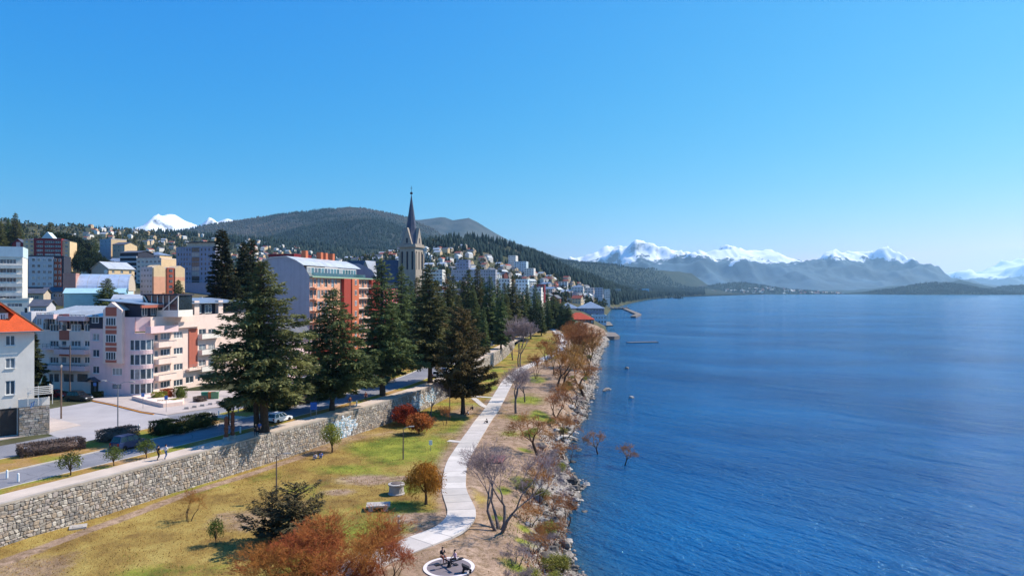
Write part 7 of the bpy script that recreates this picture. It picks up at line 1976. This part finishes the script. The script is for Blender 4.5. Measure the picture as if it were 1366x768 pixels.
    for p in bm_.polygons:
        c = np.array(p.center); ab = B - A; t = np.clip(((c - A) * ab).sum(1) / np.maximum(1e-9, (ab * ab).sum(1)), 0, 1)
        p.material_index = int(M_[np.argmin(((A + ab * t[:, None] - c) ** 2).sum(1))]); p.use_smooth = True
    T = thing('person', label, 'person', loc, group, rz)
    link('body', bm_, T)
    hm = MB(); h = Vector(J['ht']); hm.ball((h.x, h.y - .025, h.z - .045), (.098, .108, .1), 10, 7); link('hair', hm.mesh('hair', hair_d, smooth=True), T)
    return T
def cloth(n, r, g, b): return mat(n, srgb(r, g, b), .1, 4, .9)
k_blk, k_jean, k_wht, k_blu, k_red, k_pnk, k_yel = cloth('black_cloth', 34, 34, 40), cloth('blue_jeans', 84, 110, 150), cloth('white_cloth', 222, 222, 222), cloth('blue_cloth', 70, 110, 190), cloth('rust_cloth', 150, 84, 66), cloth('pink_cloth', 226, 186, 192), cloth('mustard_cloth', 196, 150, 60)
Zp = TOWNZ + .115
P = uppt(211.5, 613.5, Zp); person('person in black walking on the promenade beside another in white', P, heading(P.y) - R(90), 'walk', k_blk, k_blk)
bg = MB(); bg.ball((P.x + .24, P.y - .12, P.z + 1.05), (.16, .12, .2), 8, 6); T = thing('shoulder_bag', 'mustard yellow bag carried by the walker in black', 'bag', (P.x + .24, P.y - .12, P.z + .85)); part(T, 'pouch', bg, k_yel, True); st = MB(); st.tube([(P.x + .22, P.y - .12, P.z + 1.2), (P.x + .12, P.y - .1, P.z + 1.48), (P.x + .0, P.y + .0, P.z + 1.52)], .015, 5); part(T, 'strap', st, k_yel)
P = uppt(221.5, 612, Zp); person('person in white top and light jeans walking on the promenade', P, heading(P.y) - R(90), 'walk', k_wht, k_jean)
P = uppt(341.5, 581, Zp); person('person in black standing under the huge conifer', P, R(200), 'stand', k_blk, k_blk)
P = uppt(346.5, 579, Zp); person('person in bright blue jacket standing under the huge conifer', P, R(160), 'stand', k_blu, k_blk)
P = uppt(467, 542, Zp); person('person in rust top on the promenade near the bushy conifer', P, R(20), 'walk', k_red, k_jean)
P = uppt(488, 535, Zp); person('person in dark rust jacket on the promenade before the twin trunk', P, R(190), 'walk', k_red, k_blk)
P = lowpt(421.5, 611.5); person('person in white sitting on the lawn with a companion', P, R(170), 'ground', k_wht, k_jean)
P = lowpt(428.5, 610); person('person in blue sitting on the lawn with a companion', P, R(190), 'ground', k_blu, k_jean)
P = lowpt(650.5, 565); person('person in black sitting at the edge of the straight path', (P.x, P.y, P.z + .08), R(90), 'ground', k_blk, k_blk)
P = lowpt(631, 546); person('person in black sitting on bare earth under the dark pine', P, R(60), 'ground', k_blk, k_blk)
P = lowpt(625, 553); person('person in pale top sitting on bare earth beside the dark pine', P, R(120), 'ground', k_wht, k_blk)

# ================================================================== PARK FURNITURE
m_conc = mat('weathered_concrete', srgb(172, 164, 156), .15, 1.5, .9, bump=.3); m_steel = mat('galvanised_steel', srgb(150, 152, 154), .08, 2, .5, .4, .6)
m_pole = mat('wooden_pole', srgb(112, 94, 84), .2, 3, .9)
# paved circle with a seesaw and two riders
Cc = lowpt(599, 756); Cc.z = 3.96
mb = MB(); mb.lathe([(2.28, -.4), (2.28, .10)], (Cc.x, Cc.y, Cc.z), 40); struct('paved_circle', mb.mesh('paved_circle', mat('circle_rubber', srgb(122, 112, 116), .12, 1, .95)))
mb = MB(); n = 48
for i in range(n):
    a0, a1 = 2 * math.pi * i / n, 2 * math.pi * (i + 1) / n
    mb.face([(Cc.x + r * math.cos(a), Cc.y + r * math.sin(a), Cc.z + .104) for r, a in ((1.95, a0), (2.28, a0), (2.28, a1), (1.95, a1))])
struct('paved_circle_edge', mb.mesh('paved_circle_edge', mat('white_ring', srgb(216, 206, 204), .08, 2, .9)))
T = thing('seesaw', 'four armed seesaw in the middle of the paved circle', 'seesaw', (Cc.x, Cc.y, Cc.z + .1))
mb = MB(); mb.lathe([(.22, 0), (.16, .1), (.1, .4)], (Cc.x, Cc.y, Cc.z + .1), 10); part(T, 'pivot', mb, m_plast)
for ang, tl in ((.5, .06), (2.2, -.04)):
    mb = MB(); d = Vector((math.cos(ang), math.sin(ang), tl)); c = Vector((Cc.x, Cc.y, Cc.z + .5 + (.07 if ang > 1 else 0))); mb.tube([c - d * 1.25, c + d * 1.25], .06, 6); part(T, 'beam', mb, m_plast)
    for s in (-1, 1):
        q = c + d * 1.15 * s; mb = MB(); mb.box((q.x, q.y, q.z + .08), (.42, .3, .07), ang); part(T, 'seat', mb, m_plast)
        mb = MB(); h = c + d * .82 * s; mb.tube([h, h + Vector((0, 0, .35))], .025, 5); mb.tube([h + Vector((-.14, 0, .35)), h + Vector((.14, 0, .35))], .022, 5); part(T, 'handle', mb, m_steel)
d = Vector((math.cos(2.2), math.sin(2.2), 0)); q = Vector((Cc.x, Cc.y, Cc.z + .6)) + d * 1.15; person('person in dark clothes riding the seesaw', (q.x, q.y, q.z + .0), 2.2 + R(90), 'bench', k_blk, k_red)
d = Vector((math.cos(.5), math.sin(.5), 0)); q = Vector((Cc.x, Cc.y, Cc.z + .62)) + d * .6; person('person in pink top riding the seesaw', (q.x, q.y, q.z), .5 + R(90), 'bench', k_pnk, k_blk)
# pushchair at the rim
q = lowpt(622, 764); T = thing('pushchair', 'dark folded pushchair at the rim of the paved circle', 'pushchair', (q.x, q.y, q.z + .1))
mb = MB(); mb.hexa([(q.x - .25, q.y - .2, q.z + .4), (q.x + .3, q.y - .2, q.z + .35), (q.x + .3, q.y + .2, q.z + .35), (q.x - .25, q.y + .2, q.z + .4)], [(q.x - .4, q.y - .22, q.z + .85), (q.x + .25, q.y - .2, q.z + .55), (q.x + .25, q.y + .2, q.z + .55), (q.x - .4, q.y + .22, q.z + .85)]); part(T, 'seat', mb, k_blk)
mb = MB(); mb.tube([(q.x - .6, q.y, q.z + 1.0), (q.x + .3, q.y, q.z + .25)], .02, 5); part(T, 'handle', mb, m_steel)
for dx, dy in ((-.25, -.25), (-.25, .25), (.35, -.2), (.35, .2)):
    o = link('wheel', me_t, T, (dx, dy, .11), 0, (.36, .36, .36))
# well ring, slab, stub post, small sign
q = lowpt(529, 658); T = thing('stone_well', 'round stone well ring with a lid on the lawn', 'well', q)
mb = MB(); mb.lathe([(.95, -.15), (1.0, .1), (.9, .2), (.86, 1.0), (.98, 1.05), (1.0, 1.22), (.7, 1.26)], (q.x, q.y, q.z), 18); part(T, 'ring', mb, m_conc)
mb = MB(); mb.lathe([(.68, 1.263), (.6, 1.34), (.12, 1.4)], (q.x, q.y, q.z), 14); part(T, 'lid', mb, m_barkg)
q = lowpt(505, 679); T = thing('stone_table', 'low pale stone slab lying on two blocks on the lawn', 'slab', q)
mb = MB(); mb.box((q.x, q.y, q.z + .55), (2.6, 1.5, .18), .15); part(T, 'slab', mb, m_conc)
for s in (-.8, .8): mb = MB(); mb.box((q.x + s, q.y + .15 * s, q.z + .2), (.5, 1.2, .5), .15); part(T, 'block', mb, m_conc)
q = lowpt(532, 706); T = thing('stub_post', 'short square concrete post on a foot beside the path', 'post', q); mb = MB(); mb.box((q.x, q.y, q.z + .7), (.22, .22, 1.5)); part(T, 'shaft', mb, m_conc); mb = MB(); mb.box((q.x, q.y, q.z + .02), (.5, .5, .16)); part(T, 'foot', mb, m_conc)
q = lowpt(574.5, 601); T = thing('sign', 'small white sign on a thin post on the lawn', 'sign', q); mb = MB(); mb.box((q.x, q.y, q.z + 1.25), (.5, .05, .7)); part(T, 'board', mb, m_wframe); mb = MB(); mb.tube([(q.x, q.y + .06, q.z - .2), (q.x, q.y + .06, q.z + 1.5)], .03, 6); part(T, 'post', mb, m_steel)
q = lowpt(105, 703); mb = MB(); mb.box((0, 0, .05), (1.5, 1.2, .24), .5); mb.box((0, 0, .18), (.9, .8, .06), .5); o = link('manhole_slab', mb.mesh('manhole_slab', m_conc), None, q); tag(o, 'flat concrete manhole slab in the dry lawn at the wall foot', 'slab')
q = lowpt(662, 612); mb = MB(); mb.box((q.x, q.y, q.z + .04), (2.3, 4.2, .12), -.1); o = struct('red_pad', mb.mesh('red_pad', mat('red_pad', srgb(132, 84, 80), .3, 1.2, .95, bump=.3)))
# lamps
def park_lamp(label, P, H, armdir, arm=.9, pole=None):
    T = thing('street_lamp', label, 'lamp', P); mb = MB(); mb.tube([(P.x, P.y, P.z - .3), (P.x, P.y, P.z + H * .5), (P.x, P.y, P.z + H)], [.1, .08, .06], 8); part(T, 'pole', mb, pole or m_pole)
    for a in (armdir if isinstance(armdir, (list, tuple)) else [armdir]):
        d = Vector((math.cos(a), math.sin(a), 0)); top = Vector((P.x, P.y, P.z + H - .05)); e = top + d * arm + Vector((0, 0, arm * .28))
        mb = MB(); mb.tube([top, top + d * arm * .5 + Vector((0, 0, arm * .22)), e], .035, 6); part(T, 'arm', mb, m_steel)
        mb = MB(); c = e + d * .3; mb.box((c.x, c.y, c.z), (.75, .24, .13), a); part(T, 'lamp_head', mb, m_conc)
    return T
P = lowpt(369, 668); park_lamp('park lamp on a wooden pole behind the sparse pines', P, zat(607, P.y) - P.z, .15)
P = lowpt(538, 612); park_lamp('park lamp on the lawn beside the red shrubs', P, zat(571, P.y) - P.z, .35)
P = lowpt(600, 558); park_lamp('park lamp at the trunk of the dark pine', P, zat(515, P.y) - P.z, .5)
P = uppt(157.5, 575); park_lamp('double armed street lamp on the median beside the brown hedge', P, zat(513, P.y) - P.z, [math.pi - .2, -.2], 2.0, m_steel)
P = uppt(318, 551); park_lamp('street lamp on the median behind the huge conifer', P, 7.5, [math.pi], 1.6, m_steel)
P = uppt(385, 524); park_lamp('white mast with cross arms beside the small gabled house', P, zat(432, P.y) - P.z, [0, math.pi], 1.0, m_wframe)
P = uppt(82, 558); T = thing('utility_pole', 'brown utility pole at the side street corner', 'pole', P); mb = MB(); mb.tube([(P.x, P.y, P.z - .3), (P.x, P.y, zat(490, P.y))], [.13, .09], 8); part(T, 'pole', mb, m_pole); mb = MB(); mb.lathe([(.1, 0), (.16, .2), (.1, .42)], (P.x, P.y, zat(490, P.y)), 8); part(T, 'lamp_head', mb, m_conc)
P = uppt(79, 537); T = thing('utility_pole', 'darker utility pole with an arm beside the black off-roader', 'pole', (P.x, P.y + 3, P.z)); mb = MB(); mb.tube([(P.x, P.y + 3, P.z - .3), (P.x, P.y + 3, zat(462, P.y))], [.13, .09], 8); part(T, 'pole', mb, m_pole); mb = MB(); z = zat(463, P.y); mb.tube([(P.x, P.y + 3, z), (P.x - 1.8, P.y + 2.6, z + .3)], .04, 6); part(T, 'arm', mb, m_steel)
for px, py, col, lb in ((127, 529, (90, 130, 190), 'blue street sign at the entrance of the pink block'), (191, 545, (90, 130, 190), 'blue street sign at the orange kerb'), (222, 549, (70, 110, 180), 'blue parking sign beside the planter')):
    P = uppt(px, py, TOWNZ + .1); T = thing('street_sign', lb, 'sign', P); mb = MB(); mb.tube([(P.x, P.y, P.z - .1), (P.x, P.y, P.z + 2.7)], .035, 6); part(T, 'post', mb, m_steel); mb = MB(); mb.box((P.x, P.y - .05, P.z + 2.35), (.55, .05, .6)); part(T, 'plate', mb, mat('sign_blue_%d' % px, srgb(*col), .05, 3, .6))
P = uppt(418.5, 556, Zp); T = thing('notice_board', 'blue notice board on legs at the promenade verge', 'notice board', P); mb = MB(); mb.box((P.x, P.y, P.z + 1.75), (1.0, .12, 1.15), .4); part(T, 'board', mb, mat('board_blue', srgb(34, 92, 178), .06, 2, .5))
for s in (-.42, .42): mb = MB(); mb.box((P.x + s * math.cos(.4), P.y + s * math.sin(.4), P.z + .6), (.08, .08, 1.2)); part(T, 'leg', mb, m_steel)
P = uppt(49, 577); T = thing('dark_cabinet', 'tall dark metal cabinet at the kerb before the stone porch', 'cabinet', P); mb = MB(); mb.box((P.x, P.y, P.z + 1.05), (.55, .4, 2.1), .3); part(T, 'body', mb, p_dark); mb = MB(); mb.box((P.x + .4, P.y + .3, P.z + 1.0), (.12, .12, 2.3)); part(T, 'post', mb, m_steel)
# white bollards
for px, py in ((25, 641.5), (107, 621.5), (185.5, 573), (201, 569.5), (280, 556), (292, 554), (321, 577), (476, 541), (357, 567), (10, 637)):
    P = uppt(px, py, TOWNZ + .09); mb = MB(); mb.lathe([(.12, 0), (.11, .75), (.09, .85), (.03, .88)], (0, 0, 0), 8); o = link('bollard', mb.mesh('bollard', m_wframe), None, P); tag(o, 'short white bollard at the edge of the avenue', 'bollard', 'white bollards along the avenue')
# stone blocks along the pavement of the pink block
for i in range(7):
    px = 249 + 10.5 * i; P = uppt(px, 545.5 - 1.9 * i, TOWNZ + .1); mb = MB(); mb.box((0, 0, .18), (.75, .45, .42), .4, taper=.85); o = link('stone_block', mb.mesh('stone_block', m_conc), None, P); tag(o, 'pale stone block in the row along the kerb of the pink block', 'block', 'stone blocks along the kerb')
# planter and orange kerb
mb = MB(); mb.prism([unproj(px, py, TOWNZ) for px, py in ((176, 533), (200, 540), (218, 544), (244, 541), (246, 536), (222, 535), (200, 531))], TOWNZ, TOWNZ + .75); o = link('planter', mb.mesh('planter', p_cream)); tag(o, 'long low cream planter at the foot of the pink block', 'planter')
mb = MB(); kp = [unproj(px, py, TOWNZ + .14) for px, py in ((124, 534), (152, 539.5), (190, 549), (206, 551.5))]
for a, b_ in zip(kp[:-1], kp[1:]):
    d = Vector((b_[0] - a[0], b_[1] - a[1])).normalized(); n_ = Vector((d.y, -d.x)) * .2
    mb.hexa([(*a, TOWNZ), (*b_, TOWNZ), (b_[0] + n_.x, b_[1] + n_.y, TOWNZ), (a[0] + n_.x, a[1] + n_.y, TOWNZ)], [(*a, TOWNZ + .15), (*b_, TOWNZ + .15), (b_[0] + n_.x, b_[1] + n_.y, TOWNZ + .15), (a[0] + n_.x, a[1] + n_.y, TOWNZ + .15)])
struct('kerb', mb.mesh('kerb', mat('orange_kerb_paint', srgb(214, 140, 50), .15, 1, .8)))
for px, lb, col in ((274, 'green waste bin at the garage wall', (60, 130, 104)), (283, 'brown orange waste bin between the green bins', (180, 106, 60)), (287, 'pale green waste bin right of the orange one', (110, 150, 110))):
    P = uppt(px, 531.5, TOWNZ + .1); T = thing('waste_bin', lb, 'bin', P); mb = MB(); mb.box((P.x, P.y, P.z + .6), (1.2, .8, 1.1), .3, taper=1.08); part(T, 'body', mb, mat('bin_%d' % px, srgb(*col), .08, 2, .6)); mb = MB(); mb.box((P.x, P.y, P.z + 1.2), (1.3, .9, .1), .3); part(T, 'lid', mb, mat('bin_%d' % px, srgb(*col)))
# carved posts and topiary
for px, py, h, lb in ((302, 587, 3.2, 'left carved wooden totem post with stone foot by the topiary'), (310.5, 584.5, 3.6, 'right carved wooden totem post beside the topiary')):
    P = uppt(px, py, Zp); T = thing('totem_post', lb, 'totem', P)
    mb = MB(); mb.lathe([(.26, .45), (.3, .8), (.2, 1.0), (.28, 1.3), (.3, 1.7), (.2, 1.85), (.26, 2.1), (.24, h - .5), (.3, h - .25), (.12, h)], (P.x, P.y, P.z), 9); part(T, 'carving', mb, mat('carved_wood', srgb(118, 72, 54), .3, 3, .8, bump=.6, bscale=4)); mb = MB(); mb.box((P.x, P.y, P.z + .22), (.6, .6, .5)); part(T, 'foot', mb, m_conc)
tp_ = leafy_mesh(111, 3.6, 1.25, l_hedgeg, .45, .12, 3500, .14, 8, hollow=.6)
P = uppt(305, 566, TOWNZ + .1); plant('topiary', 'clipped ball topiary behind the carved totem posts', 'topiary', tp_, (P.x, P.y, P.z), 0, (1.0, 1.0, 1.15))

# ================================================================== SHORE ROCKS
m_rock = [mat('shore_rock_%d' % i, srgb(*c), .25, 1.6, .9, .2, bump=.5, bscale=4, rand=.12) for i, c in enumerate(((136, 126, 116), (108, 100, 92), (76, 72, 68), (168, 158, 148)))]
rr = random.Random(12); rmesh = []
for i in range(8):
    mb = MB(); mb.ball((0, 0, 0), (1, rr.uniform(.65, .95), rr.uniform(.45, .7)), 8, 6, jit=.22, rnd=rr); rmesh.append(mb)
rock_me = [[mb.mesh('boulder', m) for m in m_rock] for mb in rmesh]
tone = ('pale grey', 'mid grey', 'dark grey', 'whitish')
def boulder(x, y, z, s):
    m = rr.choices(range(4), (4, 3, 2, 2))[0]; o = link('boulder', rr.choice(rock_me)[m], None, (x, y, z), rr.uniform(0, 6.28), (s, s * rr.uniform(.7, 1.1), s * rr.uniform(.7, 1.0)))
    tag(o, '%s boulder lying among the rocks along the lake shore' % tone[m], 'boulder', '%s boulders on the shore' % tone[m])
nb = 0
while nb < 190:
    Y = 58 + 130 * rr.random() ** 1.6; dX = rr.gauss(-1.0, 1.4); X = float(Xs(Y)) + dX
    if dX > 3.0 or dX < -6.5: continue
    z = float(Zlow(X, Y)); s = rr.choice((.35, .45, .5, .6, .75, .95)) * (1.0 if z > -.2 else .9)
    if z < -.5: continue
    boulder(X, Y, z + s * .18, s); nb += 1
for px, py, s in ((842, 530, 1.0), (836, 491, 1.2), (810, 519, 1.3), (806, 521, .8), (788, 484, 2.0), (790, 488, 1.4), (785, 481, 1.6), (797, 470, 1.2), (793, 492, 1.0), (862, 570, .0), (778, 648, .5), (783, 645, .6), (775, 652, .5), (768, 586, .8), (772, 600, .6)):
    if s: X, Y = unproj(px, py, .1); boulder(X, Y, .05, s)
# smaller stones as one mass
r = np.random.default_rng(8); n = 2400
Y = 52 + 330 * r.random(n) ** 1.9; dX = r.normal(-1.2, 1.5, n); X = Xs(Y) + dX; Z = Zlow(X, Y); k = (dX < 2.5) & (Z > -.4); X, Y, Z = X[k], Y[k], Z[k]; n = len(X)
oc = np.array([(1, 0, 0), (0, 1, 0), (-1, 0, 0), (0, -1, 0), (0, 0, .7), (.6, .6, .35), (-.6, .6, .35), (-.6, -.6, .35), (.6, -.6, .35)])
S = r.uniform(.08, .34, n) * np.where(Y > 160, 1.6, 1)
V = np.stack([X, Y, Z], 1)[:, None, :] + oc[None] * S[:, None, None] * r.uniform(.7, 1.3, (n, 9, 3))
ft = np.array([(0, 5, 4), (5, 1, 4), (1, 6, 4), (6, 2, 4), (2, 7, 4), (7, 3, 4), (3, 8, 4), (8, 0, 4), (0, 1, 5), (1, 2, 6), (2, 3, 7), (3, 0, 8)])
Fc = (np.arange(n)[:, None, None] * 9 + ft[None]).reshape(-1, 3); o = link('shore_stones', np_mesh('shore_stones', V.reshape(-1, 3), Fc, m_rock, mi=np.repeat(r.integers(0, 4, n), 12))); o['kind'] = 'stuff'
# driftwood logs
for i, (x0, y0, x1, y1) in enumerate(((740, 574, 763, 580), (748, 583, 768, 588), (742, 588, 752, 584))):
    a, b_ = lowpt(x0, y0), lowpt(x1, y1); mb = MB(); a.z = max(a.z, .2) + .2; b_.z = max(b_.z, .1) + .3; mb.tube([tuple(a), tuple((a + b_) / 2 + Vector((0, .2, .15))), tuple(b_)], [.3, .24, .12], 7); o = link('driftwood_log', mb.mesh('driftwood_log', mat('bleached_wood', srgb(196, 184, 172), .15, 2, .9))); tag(o, ('long bleached driftwood log below the forked tree', 'bleached driftwood log at the water edge', 'short bleached driftwood log beside the long ones')[i], 'log')

# ================================================================== GRASS TUFTS
def tufts(name, n, mt, seed, accept, hmin=.06, hmax=.2):
    r = np.random.default_rng(seed); Y = 50 + 150 * r.random(n) ** 1.6; t = r.random(n); X = Xw(Y) + t * (Xs(Y) - Xw(Y)); k = accept(X, Y, t, r); X, Y = X[k], Y[k]; m = len(X)
    C = np.stack([X, Y, Zlow(X, Y) - .02], 1); ax = unit(np.stack([r.normal(0, .5, m), r.normal(0, .5, m), np.ones(m)], 1)); sd = unit(np.stack([r.normal(0, 1, m), r.normal(0, 1, m), np.zeros(m)], 1))
    V, Fc = tris_from(C, ax, sd, r.uniform(hmin, hmax, m), r.uniform(.04, .12, m)); o = link(name, np_mesh(name, V, Fc, mt)); o['kind'] = 'stuff'
l_dry = leafmat('dry_grass_blades', srgb(134, 100, 52), srgb(178, 142, 78), .8, 0, .2); l_grs = leafmat('green_grass_blades', srgb(94, 106, 40), srgb(150, 150, 62), .8, 0, .2)
def lawn(X, Y, t, r): return (dist_to(TRAIL[::2], X, Y) > .75) & (np.interp(Y, pathc[:, 1], pathc[:, 0]) - X > 2.5) & (t > .01) & (fbm(X * .16, Y * .16, 4) + r.normal(0, .2, len(X)) < .35)
tufts('dry_grass', 70000, l_dry, 41, lawn); tufts('green_grass', 60000, l_grs, 42, lambda X, Y, t, r: lawn(X, Y, t, r) & (fbm(X * .16 + .0, Y * .16, 4) > .12))
tufts('dry_grass', 26000, l_dry, 45, lambda X, Y, t, r: (X - np.interp(Y, pathc[:, 1], pathc[:, 0]) > 2.2) & (t < .93) & (np.hypot(X + 5.55, Y - 60) > 2.5) & (vnoise(X * .5, Y * .5) + r.normal(0, .3, len(X)) > .25), .05, .18)
gp = [lowpt(*q) for q in ((708, 533), (690, 556), (682, 578), (700, 705), (690, 757), (690, 640), (705, 690), (680, 700))]
tufts('shore_grass', 60000, l_grs, 43, lambda X, Y, t, r: np.minimum.reduce([np.hypot((X - p.x) / 2.6, (Y - p.y) / 4.5) for p in gp]) + r.normal(0, .25, len(X)) < .8, .1, .4)
def brush(X, Y, t, r): return (Xs(Y) - X < 5.5) & (Xs(Y) - X > .8) & (vnoise(X * .4, Y * .25) > .02) & (Y < 180) & (np.hypot(X - 0, (Y - 66) * .4) > 0)
tufts('brown_shore_brush', 110000, l_brown, 44, brush, .2, .8)
